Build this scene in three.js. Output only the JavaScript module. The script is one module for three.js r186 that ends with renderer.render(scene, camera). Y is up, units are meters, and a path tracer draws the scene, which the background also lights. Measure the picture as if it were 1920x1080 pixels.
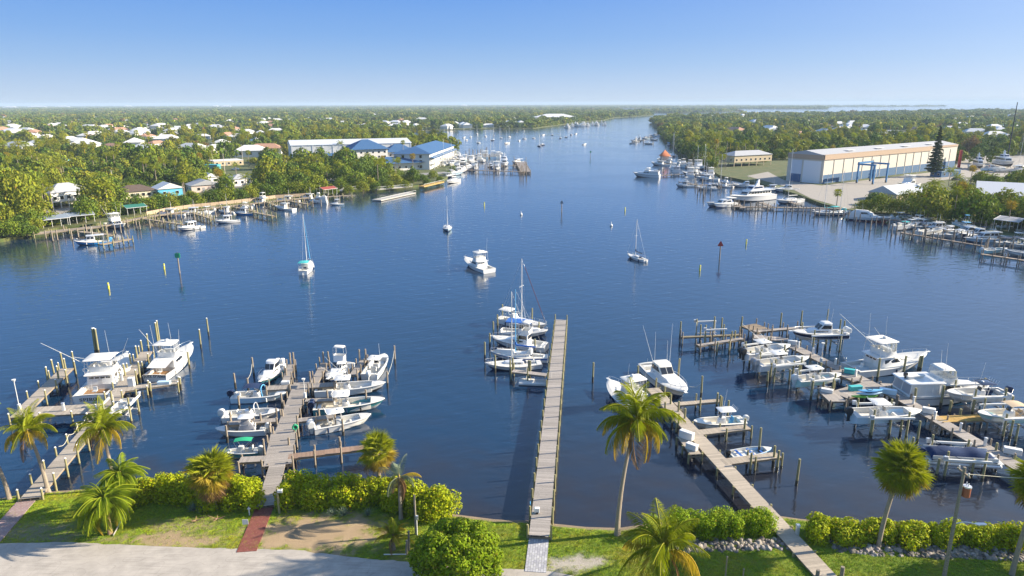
import * as THREE from 'three';
import { mergeGeometries, toCreasedNormals } from 'three/addons/utils/BufferGeometryUtils.js';
import { RoundedBoxGeometry } from 'three/addons/geometries/RoundedBoxGeometry.js';
import { FontLoader } from 'three/addons/loaders/FontLoader.js';
import { TextGeometry } from 'three/addons/geometries/TextGeometry.js';
import { createNoise2D } from 'simplex-noise';

// ------------------------------------------------------------------ camera, sky, sun, exposure
const EYE = 40, FOCAL = 1280, HORIZON = 194, ROLL = 0.0026;          // metres, and pixels of the 1920 x 1080 photograph
const PITCH = Math.atan((540 - HORIZON) / FOCAL);
const scene = new THREE.Scene();
const camera = new THREE.PerspectiveCamera(2 * Math.atan(540 / FOCAL) * 180 / Math.PI, 16 / 9, 0.5, 90000);
camera.position.set(0, EYE, 0);
camera.rotation.order = 'YXZ';
camera.rotation.set(-PITCH, 0, -ROLL);

const renderer = new THREE.WebGLRenderer({ antialias: true });
renderer.toneMapping = THREE.LinearToneMapping;
renderer.toneMappingExposure = 2.5;
renderer.shadowMap.enabled = true;

const SUN_EL = 25 * Math.PI / 180, SUN_AZ = 9 * Math.PI / 180;       // sun over the shore on the +x side, slightly beyond the scene
const SUN = new THREE.Vector3(Math.cos(SUN_EL) * Math.cos(SUN_AZ), Math.sin(SUN_EL), -Math.cos(SUN_EL) * Math.sin(SUN_AZ));
const sun = new THREE.DirectionalLight(new THREE.Color(1, 0.87, 0.68), 4.9);
sun.position.copy(SUN).multiplyScalar(400).add(new THREE.Vector3(0, 0, -150));
sun.target.position.set(0, 0, -150);
sun.castShadow = true;
Object.assign(sun.shadow.camera, { left: -300, right: 300, top: 200, bottom: -200, near: 1, far: 1200 });
sun.shadow.mapSize.set(4096, 4096);
scene.add(sun, sun.target);

{ // clear morning sky: pale at the horizon, deep blue above
  const W = 512, Hh = 512, data = new Float32Array(W * Hh * 4);
  const stops = [[-90, 0.09, 0.117, 0.144], [-0.6, 0.135, 0.171, 0.216], [-0.05, 0.171, 0.2115, 0.261], [0, 0.2205, 0.2655, 0.324], [1.2, 0.1935, 0.252, 0.3375], [3, 0.1395, 0.2178, 0.3375], [5, 0.099, 0.1845, 0.3375], [8, 0.0666, 0.1503, 0.333], [14, 0.0702, 0.1548, 0.324], [25, 0.0765, 0.1602, 0.3105], [45, 0.063, 0.135, 0.279], [90, 0.045, 0.1035, 0.234]];
  for (let j = 0; j < Hh; j++) {
    const el = ((j + .5) / Hh - .5) * 180;
    let k = 0; while (k < stops.length - 2 && el > stops[k + 1][0]) k++;
    const a = stops[k], b = stops[k + 1], t = Math.min(1, Math.max(0, (el - a[0]) / (b[0] - a[0])));
    for (let i = 0; i < W; i++) {
      const lon = (i / W - .5) * 2 * Math.PI;                         // direction (cos, sin) = (x, z)
      const dx = Math.cos(lon) * Math.cos(el * Math.PI / 180), dz = Math.sin(lon) * Math.cos(el * Math.PI / 180), dy = Math.sin(el * Math.PI / 180);
      const c = dx * SUN.x + dy * SUN.y + dz * SUN.z;
      const g = 0.16 * Math.pow(Math.max(0, c), 5) + .11 * Math.pow(Math.max(0, c), 1.8);   // the air scatters more light towards the sun
      const o = (j * W + i) * 4;
      data[o] = a[1] + (b[1] - a[1]) * t + g * 1.0; data[o + 1] = a[2] + (b[2] - a[2]) * t + g * .93; data[o + 2] = a[3] + (b[3] - a[3]) * t + g * .8; data[o + 3] = 1;
    }
  }
  const tex = new THREE.DataTexture(data, W, Hh, THREE.RGBAFormat, THREE.FloatType);
  tex.mapping = THREE.EquirectangularReflectionMapping; tex.magFilter = tex.minFilter = THREE.LinearFilter; tex.needsUpdate = true;
  scene.background = tex; scene.environment = tex;
}
scene.fog = new THREE.FogExp2(new THREE.Color(.62, .80, 1), 0.00011);

// ------------------------------------------------------------------ from photograph pixels to places
const SP = Math.sin(PITCH), CP = Math.cos(PITCH);
function G(px, py, h = 0) {                                           // where the ray through a pixel meets the level y = h
  const a = px - 960, b = py - 540, dx = a - b * ROLL, dy = b + a * ROLL;
  const down = FOCAL * SP + dy * CP, fwd = FOCAL * CP - dy * SP, t = (EYE - h) / Math.max(down, 1.5);
  return new THREE.Vector3(dx * t, h, -fwd * t);
}
function topAt(px, py, base) {                                        // height above the ground of what shows at a pixel and stands at base
  const a = px - 960, b = py - 540, dy = b + a * ROLL;
  const down = FOCAL * SP + dy * CP, fwd = FOCAL * CP - dy * SP;
  return EYE - down / fwd * -base.z;
}
let seed = 20240607;
function R() { seed |= 0; seed = seed + 0x6D2B79F5 | 0; let t = Math.imul(seed ^ seed >>> 15, 1 | seed); t = t + Math.imul(t ^ t >>> 7, 61 | t) ^ t; return ((t ^ t >>> 14) >>> 0) / 4294967296; }
const rr = (a, b) => a + (b - a) * R();
const pick = a => a[Math.floor(R() * a.length)];
const noise = createNoise2D(() => R());
const fbm = (x, y) => noise(x, y) * .55 + noise(x * 2.1 + 7, y * 2.1) * .28 + noise(x * 4.3, y * 4.3 + 3) * .17;
const lerp = (a, b, t) => a + (b - a) * t, clamp = (x, a = 0, b = 1) => Math.min(b, Math.max(a, x));
const smooth = (a, b, x) => { const t = clamp((x - a) / (b - a)); return t * t * (3 - 2 * t); };
const V = (x, y, z) => new THREE.Vector3(x, y, z);

// ------------------------------------------------------------------ objects
const taken = new Map();
function numbered(name) { const n = taken.get(name) || 0; taken.set(name, n + 1); return n ? name + '_' + String(n).padStart(3, '0') : name; }
function tag(o, label, category, group, kind) { if (label) o.userData.label = label; if (category) o.userData.category = category; if (group) o.userData.group = group; if (kind) o.userData.kind = kind; return o; }
function thing(name, label, category, pos, turn = 0, group) {
  const o = new THREE.Group(); o.name = numbered(name); if (pos) o.position.copy(pos); o.rotation.y = turn; scene.add(o);
  return tag(o, label, category, group);
}
function part(name, geo, mat, parent) {
  const m = new THREE.Mesh(Array.isArray(geo) ? merge(geo) : geo, mat); m.name = name; m.castShadow = m.receiveShadow = true; (parent || scene).add(m); return m;
}
function single(name, geo, mat, label, category, pos, turn = 0, group) {
  const m = part(numbered(name), geo, mat, scene); if (pos) m.position.copy(pos); m.rotation.y = turn; return tag(m, label, category, group);
}
function structure(name, geo, mat) { const m = part(numbered(name), geo, mat, scene); m.userData.kind = 'structure'; return m; }
function copyOf(o, pos, turn, scale, label, group) {
  const c = o.clone(); c.name = numbered(o.userData.stem); scene.add(c); c.position.copy(pos); c.rotation.y = turn || 0; if (scale) typeof scale === 'number' ? c.scale.setScalar(scale) : c.scale.set(...scale);
  c.userData = { ...o.userData }; delete c.userData.stem; if (label) c.userData.label = label; if (group) c.userData.group = group; return c;
}

// ------------------------------------------------------------------ geometry
function clean(g) {
  let o = g.index ? g.toNonIndexed() : g;
  for (const k of Object.keys(o.attributes)) if (!['position', 'normal', 'uv', 'color'].includes(k)) o.deleteAttribute(k);
  if (!o.attributes.normal) o.computeVertexNormals();
  if (!o.attributes.uv) o.setAttribute('uv', new THREE.BufferAttribute(new Float32Array(o.attributes.position.count * 2), 2));
  return o;
}
function merge(list) { const l = list.flat(9).filter(Boolean).map(clean); return l.length === 1 ? l[0] : mergeGeometries(l); }
function tint(g, r, gg, b) { g = clean(g); const n = g.attributes.position.count, c = new Float32Array(n * 3); for (let i = 0; i < n; i++) { c[3 * i] = r; c[3 * i + 1] = gg; c[3 * i + 2] = b; } g.setAttribute('color', new THREE.BufferAttribute(c, 3)); return g; }
function box(w, h, d, x = 0, y = 0, z = 0, ry = 0) { const g = new THREE.BoxGeometry(w, h, d); if (ry) g.rotateY(ry); g.translate(x, y, z); return g; }
function rbox(w, h, d, x = 0, y = 0, z = 0, r = .04, s = 2) { const g = new RoundedBoxGeometry(w, h, d, s, Math.min(r, w / 2.01, h / 2.01, d / 2.01)); g.translate(x, y, z); return g; }
const UP = V(0, 1, 0);
function rod(a, b, r0 = .02, r1 = r0, n = 6) {
  const A = Array.isArray(a) ? V(...a) : a, B = Array.isArray(b) ? V(...b) : b, d = B.clone().sub(A), L = d.length();
  const g = new THREE.CylinderGeometry(r1, r0, L, n, 1); g.translate(0, L / 2, 0); g.applyQuaternion(new THREE.Quaternion().setFromUnitVectors(UP, d.normalize())); g.translate(A.x, A.y, A.z); return g;
}
function pipe(pts, r = .02, n = 6, seg) { const c = new THREE.CatmullRomCurve3(pts.map(p => Array.isArray(p) ? V(...p) : p)); return new THREE.TubeGeometry(c, seg || pts.length * 3, r, n); }
function poly(verts, faces, crease = .5) {                            // faces of 3 or 4 corners
  const p = []; for (const f of faces) { const q = f.length === 4 ? [0, 1, 2, 0, 2, 3] : [0, 1, 2]; for (const i of q) p.push(...verts[f[i]]); }
  let g = new THREE.BufferGeometry(); g.setAttribute('position', new THREE.BufferAttribute(new Float32Array(p), 3));
  g = crease > 0 ? toCreasedNormals(g, crease) : (g.computeVertexNormals(), g);
  return clean(g);
}
function strip(rows, close = false, crease = .6) {                    // rows of points joined by quads
  const v = [], f = [], m = rows[0].length; rows.forEach(r => r.forEach(p => v.push(p)));
  for (let i = 0; i < rows.length - 1; i++) for (let j = 0; j < m - (close ? 0 : 1); j++) { const k = (j + 1) % m; f.push([i * m + j, i * m + k, (i + 1) * m + k, (i + 1) * m + j]); }
  return poly(v, f, crease);
}
function ring(l, k = 2) {                                             // rounded outline at height y: aft x0, front x1, half widths w0 and w1
  const w0 = l.w0 ?? l.w, w1 = l.w1 ?? l.w, c = [[l.x0, -w0], [l.x1, -w1], [l.x1, w1], [l.x0, w0]], out = [];
  for (let i = 0; i < 4; i++) {
    const P = c[i], A = c[(i + 3) % 4], B = c[(i + 1) % 4], cut = Q => { const d = Math.hypot(Q[0] - P[0], Q[1] - P[1]), t = Math.min(l.r ?? .15, d * .45) / (d || 1); return [P[0] + (Q[0] - P[0]) * t, P[1] + (Q[1] - P[1]) * t]; };
    const a = cut(A), b = cut(B);
    for (let j = 0; j <= k; j++) { const t = j / k, u = 1 - t; out.push([u * u * a[0] + 2 * u * t * P[0] + t * t * b[0], l.y, u * u * a[1] + 2 * u * t * P[1] + t * t * b[1]]); }
  }
  return out.map(p => [p[0], p[1], p[2]]);
}
function loft(levels, top = true, bottom = false, k = 2) {
  const rows = levels.map(l => ring(l, k).reverse()), m = rows[0].length, v = [], f = [];
  rows.forEach(r => r.forEach(p => v.push(p)));
  for (let i = 0; i < rows.length - 1; i++) for (let j = 0; j < m; j++) { const q = (j + 1) % m; f.push([i * m + j, i * m + q, (i + 1) * m + q, (i + 1) * m + j]); }
  const cap = (row, up) => { const l = levels[row], c = v.length; v.push([(l.x0 + l.x1) / 2, l.y + (up ? l.crown || 0 : 0), 0]); for (let j = 0; j < m; j++) { const q = (j + 1) % m; f.push(up ? [row * m + j, row * m + q, c] : [row * m + q, row * m + j, c]); } };
  if (top) cap(rows.length - 1, true); if (bottom) cap(0, false);
  return poly(v, f, .55);
}
function slab(p, t = .02, lift = .006) {                              // a thin panel on four corners (counter-clockwise from outside)
  const P = p.map(q => V(...q)), n = P[1].clone().sub(P[0]).cross(P[3].clone().sub(P[0])).normalize();
  const v = [...P.map(q => q.clone().addScaledVector(n, lift - t)), ...P.map(q => q.clone().addScaledVector(n, lift))].map(q => [q.x, q.y, q.z]);
  return poly(v, [[4, 5, 6, 7], [0, 4, 7, 3], [1, 2, 6, 5], [0, 1, 5, 4], [3, 7, 6, 2]], .1);
}
function onFace(A, B, face, u0, u1, v0, v1, t, lift) {                // a panel on one face between two loft levels; u along, v up, both 0..1
  const e = (l, u) => { const w0 = l.w0 ?? l.w, w1 = l.w1 ?? l.w; if (face === 'F') return [l.x1, l.y, lerp(w1, -w1, u)]; if (face === 'A') return [l.x0, l.y, lerp(-w0, w0, u)]; const s = face === 'S' ? 1 : -1, q = s > 0 ? u : 1 - u; return [lerp(l.x0, l.x1, q), l.y, s * lerp(w0, w1, q)]; };
  const at = (u, v) => { const a = e(A, u), b = e(B, u); return [0, 1, 2].map(i => lerp(a[i], b[i], v)); };
  return slab([at(u0, v0), at(u1, v0), at(u1, v1), at(u0, v1)], t, lift);
}

// ------------------------------------------------------------------ textures and materials
function dataTex(n, f, srgb = false, rep = 1) {
  const d = new Uint8Array(n * n * 4);
  for (let j = 0; j < n; j++) for (let i = 0; i < n; i++) { const c = f(i / n, j / n), o = (j * n + i) * 4; if (typeof c === 'number') d[o] = d[o + 1] = d[o + 2] = clamp(c) * 255; else { d[o] = clamp(c[0]) * 255; d[o + 1] = clamp(c[1]) * 255; d[o + 2] = clamp(c[2]) * 255; } d[o + 3] = 255; }
  const t = new THREE.DataTexture(d, n, n); t.wrapS = t.wrapT = THREE.RepeatWrapping; t.magFilter = THREE.LinearFilter; t.minFilter = THREE.LinearMipmapLinearFilter; t.generateMipmaps = true; if (srgb) t.colorSpace = THREE.SRGBColorSpace; t.repeat.set(rep, rep); t.needsUpdate = true; return t;
}
function tileNoise(f) { return (u, v) => { const a = 2 * Math.PI; return f(Math.cos(u * a), Math.sin(u * a), Math.cos(v * a), Math.sin(v * a)); }; }
const tn = (u, v, k, o = 0) => {                                      // noise that repeats over the unit square
  const b = (x, y) => noise(x * k + o, y * k - o); const s = u, t = v;
  return lerp(lerp(b(s, t), b(s - 1, t), smooth(.7, 1, s)), lerp(b(s, t - 1), b(s - 1, t - 1), smooth(.7, 1, s)), smooth(.7, 1, t));
};
const lin = (r, g, b) => new THREE.Color().setRGB(r, g, b);
const std = (c, rough = .6, o = {}) => new THREE.MeshStandardMaterial({ color: Array.isArray(c) ? lin(...c) : c, roughness: rough, side: THREE.DoubleSide, ...o });
const phy = (c, rough, o = {}) => new THREE.MeshPhysicalMaterial({ color: Array.isArray(c) ? lin(...c) : c, roughness: rough, side: THREE.DoubleSide, ...o });
const leafMat = (c, tr = .3) => phy(c, .85, { transmission: tr, thickness: 0, vertexColors: true, specularIntensity: .25 });
const grainTex = dataTex(256, (u, v) => .88 + .2 * tn(u, v, 3) * tn(u, v, 40, 5) + .22 * noise(u * 4, v * 90) * .5 + .1 * tn(u, v, 60, 9), true);
const speckle = dataTex(256, (u, v) => .9 + .12 * tn(u, v, 50) + .12 * tn(u, v, 110, 3) + .06 * tn(u, v, 9, 5), true);
const M = {
  gel: phy([.72, .72, .70], .25, { clearcoat: .5, clearcoatRoughness: .12 }), cream: phy([.76, .72, .62], .25, { clearcoat: .4, clearcoatRoughness: .15 }),
  deck: std([.62, .61, .57], .6), nonskid: std([.60, .61, .60], .8), tan: std([.50, .39, .25], .7), teak: std([.36, .2, .09], .6, { map: grainTex }),
  glass: phy([.012, .014, .018], .06, { clearcoat: 1, clearcoatRoughness: .03 }), clear: phy([.9, .92, .92], .08, { transmission: .85, thickness: 0 }),
  steel: std([.62, .63, .65], .28, { metalness: .9 }), alu: std([.72, .73, .75], .4, { metalness: .6 }), white: std([.70, .70, .67], .5), grey: std([.30, .31, .32], .5), black: std([.02, .021, .024], .35), rubber: std([.03, .03, .03], .8),
  navy: std([.006, .026, .085], 1), blue: std([.02, .12, .42], .75), sky: std([.10, .38, .66], .7), green: std([.02, .36, .17], .75), teal: std([.05, .42, .42], .6), canvas: std([.66, .65, .61], .9), beige: std([.52, .40, .26], .85), greyCanvas: std([.36, .36, .38], .85),
  hullNavy: phy([.008, .014, .05], .15, { clearcoat: .8, clearcoatRoughness: .08 }), hullBlue: phy([.03, .26, .62], .2, { clearcoat: .6 }), hullTeal: phy([.05, .22, .24], .2, { clearcoat: .6 }), hullMint: phy([.42, .66, .62], .22, { clearcoat: .5 }), hullIce: phy([.52, .70, .80], .22, { clearcoat: .5 }), hullGreen: phy([.06, .3, .12], .3), 
  bottomBlue: std([.02, .05, .14], .7), bottomBlack: std([.03, .03, .035], .75), bottomWhite: std([.62, .62, .58], .5), red: std([.45, .03, .02], .5), orange: std([.6, .16, .03], .5), yellow: std([.75, .68, .05], .5), lime: std([.25, .6, .06], .5),
  wood: std([1, 1, 1], .85, { map: grainTex, vertexColors: true }), beam: std([.33, .26, .18], .85, { map: grainTex }), newWood: std([.58, .36, .10], .8, { map: grainTex }), piling: std([.37, .34, .17], .85, { map: grainTex }), pilingGrey: std([.36, .30, .23], .88, { map: grainTex }), pilingWet: std([.045, .04, .028], .5), 
  concrete: std([.50, .48, .44], .9, { map: speckle }), rope: std([.62, .58, .46], .95), skin: std([.5, .3, .2], .6),
};

// ------------------------------------------------------------------ setting: water, land, road
const px = (list, h = 0) => list.map(([x, y]) => G(x, y, h));
const NEAR_SHORE = px([[-700, 965], [-120, 948], [0, 934], [62, 922], [170, 914], [240, 904], [360, 902], [480, 906], [545, 905], [700, 922], [800, 945], [850, 962], [930, 972], [990, 974], [1040, 980], [1100, 986], [1160, 988], [1230, 978], [1330, 968], [1460, 965], [1510, 972], [1700, 985], [1920, 992], [2300, 1010], [2900, 1030]], .2);
function shoreZ(x) { const s = NEAR_SHORE; for (let i = 0; i < s.length - 1; i++) if (x <= s[i + 1].x) return lerp(s[i].z, s[i + 1].z, clamp((x - s[i].x) / (s[i + 1].x - s[i].x))); return s[s.length - 1].z; }

{ // water: one sheet from the near shore to the horizon
  const xs = [], zs = [];
  for (let x = -120; x <= 120; x += 2) xs.push(x); for (let k = 1; k < 40; k++) { const e = 120 + 6 * k + Math.pow(k, 2.95) * 1.0; xs.push(e); xs.unshift(-e); }
  xs.push(36000); xs.unshift(-36000);
  for (let z = 30; z >= -112; z -= 1.5) zs.push(z); for (let k = 1; k < 44; k++) zs.push(-112 - 5 * k - Math.pow(k, 2.9) * 1.0); zs.push(-26000);
  const p = [], uv = [], c = [], idx = [], deep = [.006, .030, .074], brown = [.024, .017, .013], nx = xs.length;
  for (const z of zs) for (const x of xs) {
    p.push(x, 0, z); uv.push(x / 26, z / 26);
    const d = shoreZ(x) - z;                                          // metres off the near shore: the muddy bottom shows in the shallows, in patches
    const n = fbm(x * .05 + 3, z * .09) * 9 + fbm(x * .3, z * .4) * 3, mid = x > 0 && x < 34 ? 34 : x > 34 ? 26 : x > -20 ? 20 : 4;
    const s = clamp(1 - (d + n) / mid) * (.75 + .35 * fbm(x * .2 + 40, z * .3)), w = clamp(s) * (d < 60 ? 1 : 0);
    const t = .9 + .18 * fbm(x * .012, z * .03);
    for (let i = 0; i < 3; i++) c.push(lerp(deep[i] * t, brown[i], w));
  }
  for (let j = 0; j < zs.length - 1; j++) for (let i = 0; i < nx - 1; i++) { const a = j * nx + i; idx.push(a, a + 1, a + nx, a + 1, a + nx + 1, a + nx); }
  const g = new THREE.BufferGeometry(); g.setAttribute('position', new THREE.Float32BufferAttribute(p, 3)); g.setAttribute('uv', new THREE.Float32BufferAttribute(uv, 2)); g.setAttribute('color', new THREE.Float32BufferAttribute(c, 3)); g.setIndex(idx); g.computeVertexNormals();
  const waves = []; for (let k = 0; k < 90; k++) { const f = Math.pow(rr(2.2, 7.2), 2), dir = Math.PI / 2 + rr(-.75, .75) + (R() < .2 ? rr(-.7, .7) : 0); waves.push([Math.round(Math.cos(dir) * f), Math.round(Math.sin(dir) * f), rr(0, 6.28), 1 / Math.pow(f, 1.05)]); }
  const amp = waves.reduce((s, w) => s + w[3] * w[3], 0) ** .5 * 2.4;
  const bump = dataTex(1024, (u, v) => { let h = 0; for (const w of waves) h += w[3] * Math.sin(6.28318530718 * (w[0] * u + w[1] * v) + w[2]); return .5 + .5 * h / amp; });
  const slick = dataTex(256, (u, v) => { const n = tn(u, v * 1, 3, 2) * .6 + tn(u, v, 8, 5) * .4; return [0, .14 + .55 * smooth(-.5, .55, n), 0]; }); slick.repeat.set(.11, .16);
  structure('water', g, phy([1, 1, 1], .19, { ior: 1.35, clearcoat: .55, clearcoatRoughness: .12, bumpMap: bump, bumpScale: .085, roughnessMap: slick, vertexColors: true, side: THREE.FrontSide }));
}

function inPoly(x, z, P) { let c = false; for (let i = 0, j = P.length - 1; i < P.length; j = i++) if ((P[i].z > z) !== (P[j].z > z) && x < (P[j].x - P[i].x) * (z - P[i].z) / (P[j].z - P[i].z) + P[i].x) c = !c; return c; }
function edgeDist(x, z, P, closed = true) { let m = 1e9; for (let i = closed ? 0 : 1, j = closed ? P.length - 1 : 0; i < P.length; j = i++) { const ax = P[j].x, az = P[j].z, bx = P[i].x - ax, bz = P[i].z - az, t = clamp(((x - ax) * bx + (z - az) * bz) / (bx * bx + bz * bz || 1)); m = Math.min(m, Math.hypot(x - ax - bx * t, z - az - bz * t)); } return m; }
function flatShape(P, y, rep = 1) { const s = new THREE.Shape(P.map(p => new THREE.Vector2(p.x, -p.z))); const g = new THREE.ShapeGeometry(s); g.rotateX(-Math.PI / 2); g.translate(0, y, 0); const q = g.attributes.position, uv = g.attributes.uv; for (let i = 0; i < q.count; i++) uv.setXY(i, q.getX(i) * rep, q.getZ(i) * rep); return g; }

// near land: lawn, worn sand, beach edge
const LAND_Y = 1.0;
const ROAD = px([[-900, 1030], [-100, 1021], [0, 1019], [130, 1017], [205, 1021], [370, 1027], [452, 1030], [560, 1032], [650, 1044], [700, 1049], [760, 1053], [860, 1062], [990, 1069], [1040, 1073], [1075, 1080], [1100, 1100], [1100, 1500], [-1200, 1500]], LAND_Y);
const spots = [ // sand and bare soil: pixel centre, radii in metres, strength, colour
  [590, 1000, 6.2, 3.4, 1.15, 0], [540, 1012, 3.4, 1.6, 1.1, 0], [650, 990, 4.5, 1.8, .9, 0], [330, 1012, 5.6, 1.3, .95, 0], [350, 985, 4.2, 1.3, .6, 0], [60, 995, 3.4, 1.6, .75, 2], [100, 1008, 3.4, .8, .8, 2], [1085, 1055, 2.6, 1.0, 1.0, 1], [1045, 1068, 2, .6, .8, 1], [30, 928, 3, .8, .9, 0], [110, 918, 2.4, .7, .9, 0], [1300, 1000, 2.2, .7, .6, 2], [780, 1040, 4, 1, .35, 0]].map(s => { const c = G(s[0], s[1], LAND_Y); return { c, a: s[2], b: s[3], k: s[4], t: s[5] }; });
function landHeight(x, z) { const d = z - shoreZ(x); return lerp(-1.2, LAND_Y, smooth(-3.2, 2.6, d)) + (d > 2.5 ? .05 * fbm(x * .12, z * .12) * smooth(2.5, 7, d) : 0); }
let nearGround;
{
  const p = [], uv = [], c = [], idx = [], x0 = -150, x1 = 150, z0 = -84, z1 = 6, sx = .6, sz = .6, nx = Math.round((x1 - x0) / sx), nz = Math.round((z1 - z0) / sz);
  const grass = [.21, .29, .012], dry = [.33, .31, .045], lush = [.13, .23, .008], sandC = [[.52, .38, .23], [.55, .50, .43], [.34, .29, .19]];
  for (let j = 0; j <= nz; j++) for (let i = 0; i <= nx; i++) {
    const x = x0 + i * sx, z = z0 + j * sz, d = z - shoreZ(x);
    p.push(x, landHeight(x, z) - (inPoly(x, z, ROAD) && edgeDist(x, z, ROAD) > .7 ? .25 : 0), z); uv.push(x / 3, z / 3);
    let n = fbm(x * .16, z * .2), col = grass.map((g, k) => n > 0 ? lerp(g, dry[k], clamp(n * 1.1)) : lerp(g, lush[k], clamp(-n * 1.6)));
    let best = 0, bt = 0; for (const s of spots) { const q = Math.hypot((x - s.c.x) / s.a, (z - s.c.z) / s.b), w = s.k * smooth(1.25, .55, q + .55 * fbm(x * .45 + 9, z * .5) + .25 * noise(x * 1.7, z * 1.7)); if (w > best) { best = w; bt = s.t; } }
    col = col.map((g, k) => lerp(g, sandC[bt][k], clamp(best)));
    const beach = smooth(2.0, 1.0, d + .5 * fbm(x * .5, z * .5)); col = col.map((g, k) => lerp(g, [.33, .25, .16][k], beach));
    const wet = smooth(-.1, -.9, d); col = col.map((g, k) => lerp(g, [.07, .05, .035][k], wet));
    c.push(...col);
  }
  for (let j = 0; j < nz; j++) for (let i = 0; i < nx; i++) { const a = j * (nx + 1) + i; idx.push(a, a + nx + 1, a + 1, a + 1, a + nx + 1, a + nx + 2); }
  const g = new THREE.BufferGeometry(); g.setAttribute('position', new THREE.Float32BufferAttribute(p, 3)); g.setAttribute('uv', new THREE.Float32BufferAttribute(uv, 2)); g.setAttribute('color', new THREE.Float32BufferAttribute(c, 3)); g.setIndex(idx); g.computeVertexNormals();
  const turf = dataTex(512, (u, v) => .86 + .22 * tn(u, v, 70) + .18 * tn(u, v, 25, 4) + .12 * tn(u, v, 150, 8), true);
  const turfBump = dataTex(512, (u, v) => .5 + .3 * tn(u, v, 70) + .2 * tn(u, v, 30, 4));
  nearGround = structure('ground', g, std([1, 1, 1], .95, { vertexColors: true, map: turf, bumpMap: turfBump, bumpScale: .06 }));
}
{ // road
  const asphalt = dataTex(512, (u, v) => .92 + .04 * tn(u, v, 90) + .04 * tn(u, v, 5, 3) + .05 * noise(u * 2 + 5, v * 26) * (1 - Math.abs(u - .5) * 2) + .02 * tn(u, v, 14, 6) - (Math.abs(tn(u, v, 4, 11)) < .012 ? .2 : 0), true); asphalt.repeat.set(.11, .11);
  const edge = []; for (let i = 0; i < ROAD.length; i++) { const a = ROAD[i], b = ROAD[(i + 1) % ROAD.length]; for (let k = 0; k < 8; k++) { const q = a.clone().lerp(b, k / 8); if (i < 13) q.z += .16 * fbm(q.x * .7, 2); edge.push(q); } }
  structure('road', flatShape(edge, LAND_Y + .035), std([.46, .42, .37], .95, { map: asphalt}));
}
function pavedPath(name, a, b, w, mat, y = LAND_Y + .06, rep = 1) {     // a strip of paving with a small edge
  const A = G(...a, y), B = G(...b, y), d = B.clone().sub(A), L = d.length(), g = box(L, .12, w, L / 2, 0, 0), uv = g.attributes.uv, P = g.attributes.position;
  for (let i = 0; i < uv.count; i++) uv.setXY(i, P.getX(i) * rep, P.getZ(i) * rep);
  const m = structure(name, g, mat); m.position.set(A.x, y - .06, A.z); m.rotation.y = Math.atan2(-d.z, d.x); return m;
}
const brickTex = (c1, c2, joint) => dataTex(256, (u, v) => { const r = Math.floor(v * 8), x = (u * 4 + (r % 2) * .5) % 1, y = v * 8 % 1, k = noise(Math.floor(u * 4 + (r % 2) * .5) % 4 * 3.1 + 1, r * 2.7); return x < .06 || y < .1 ? joint : c1.map((q, i) => lerp(q, c2[i], clamp(.5 + k * .7)) * (.93 + .1 * noise(u * 70, v * 70))); }, true);
pavedPath('path', [52, 936], [-40, 1040], 1.75, std([.72, .66, .66], .9, { map: brickTex([.72, .62, .62], [.80, .74, .72], [.5, .45, .42]) }), LAND_Y + .07, .9);
pavedPath('path', [499, 944], [462, 1034], 1.75, std([.55, .5, .5], .9, { map: brickTex([.66, .38, .33], [.75, .48, .42], [.5, .31, .27]) }), LAND_Y + .07, .9);
pavedPath('path', [1011, 1003], [1004, 1072], 1.85, std([.82, .82, .85], .9, { map: brickTex([.70, .70, .72], [.86, .86, .86], [.5, .5, .52]) }), LAND_Y + .07, .55);

// far land: three bodies with sea walls
const LAND_L = px([[-260, 480], [0, 455], [60, 443], [110, 432], [180, 425], [250, 412], [300, 400], [411, 388], [480, 379], [520, 374], [580, 371], [640, 363], [700, 359], [775, 352], [830, 341], [846, 329], [856, 318], [862, 306], [858, 292], [850, 281], [842, 272], [800, 264], [772, 259], [740, 252], [760, 246], [840, 244], [900, 243], [1000, 241], [1030, 237], [1060, 233], [1085, 229], [1130, 226], [1150, 221], [1190, 218.5], [1225, 216]], 0);
LAND_L.push(G(1215, 212), G(1160, 209), G(1150, 204), V(5000, 0, -23000), V(-30000, 0, -23000), V(-30000, 0, -150));
const LAND_R = px([[2300, 560], [2050, 505], [1960, 478], [1900, 458], [1830, 436], [1760, 425], [1690, 415], [1660, 405], [1590, 398], [1540, 386], [1500, 370], [1440, 352], [1400, 342], [1350, 332], [1325, 318], [1300, 302], [1280, 290], [1268, 280], [1258, 270], [1244, 260], [1235, 249], [1238, 240], [1222, 231], [1232, 225], [1300, 221.5], [1400, 217.5], [1560, 216.5], [1700, 212.5], [1960, 209.5], [2400, 208]], 0);
LAND_R.push(V(6000, 0, -2600), V(6000, 0, -100));
const ISLES = [[[1195, 209.5], [1260, 213], [1330, 211], [1400, 208.6], [1330, 207], [1220, 207]], [[1150, 203.3], [1300, 204.2], [1420, 204.4], [1550, 204.8], [1545, 202.5], [1560, 200.6], [1700, 200.4], [1700, 199.4], [1400, 198.6], [1100, 199]], [[1680, 199.6], [1720, 200.2], [1775, 199.5], [1730, 198.6]], [[1150, 197], [1920, 195.2], [2200, 195], [2200, 194.0], [1150, 195.6]]].map(P => px(P));
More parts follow.
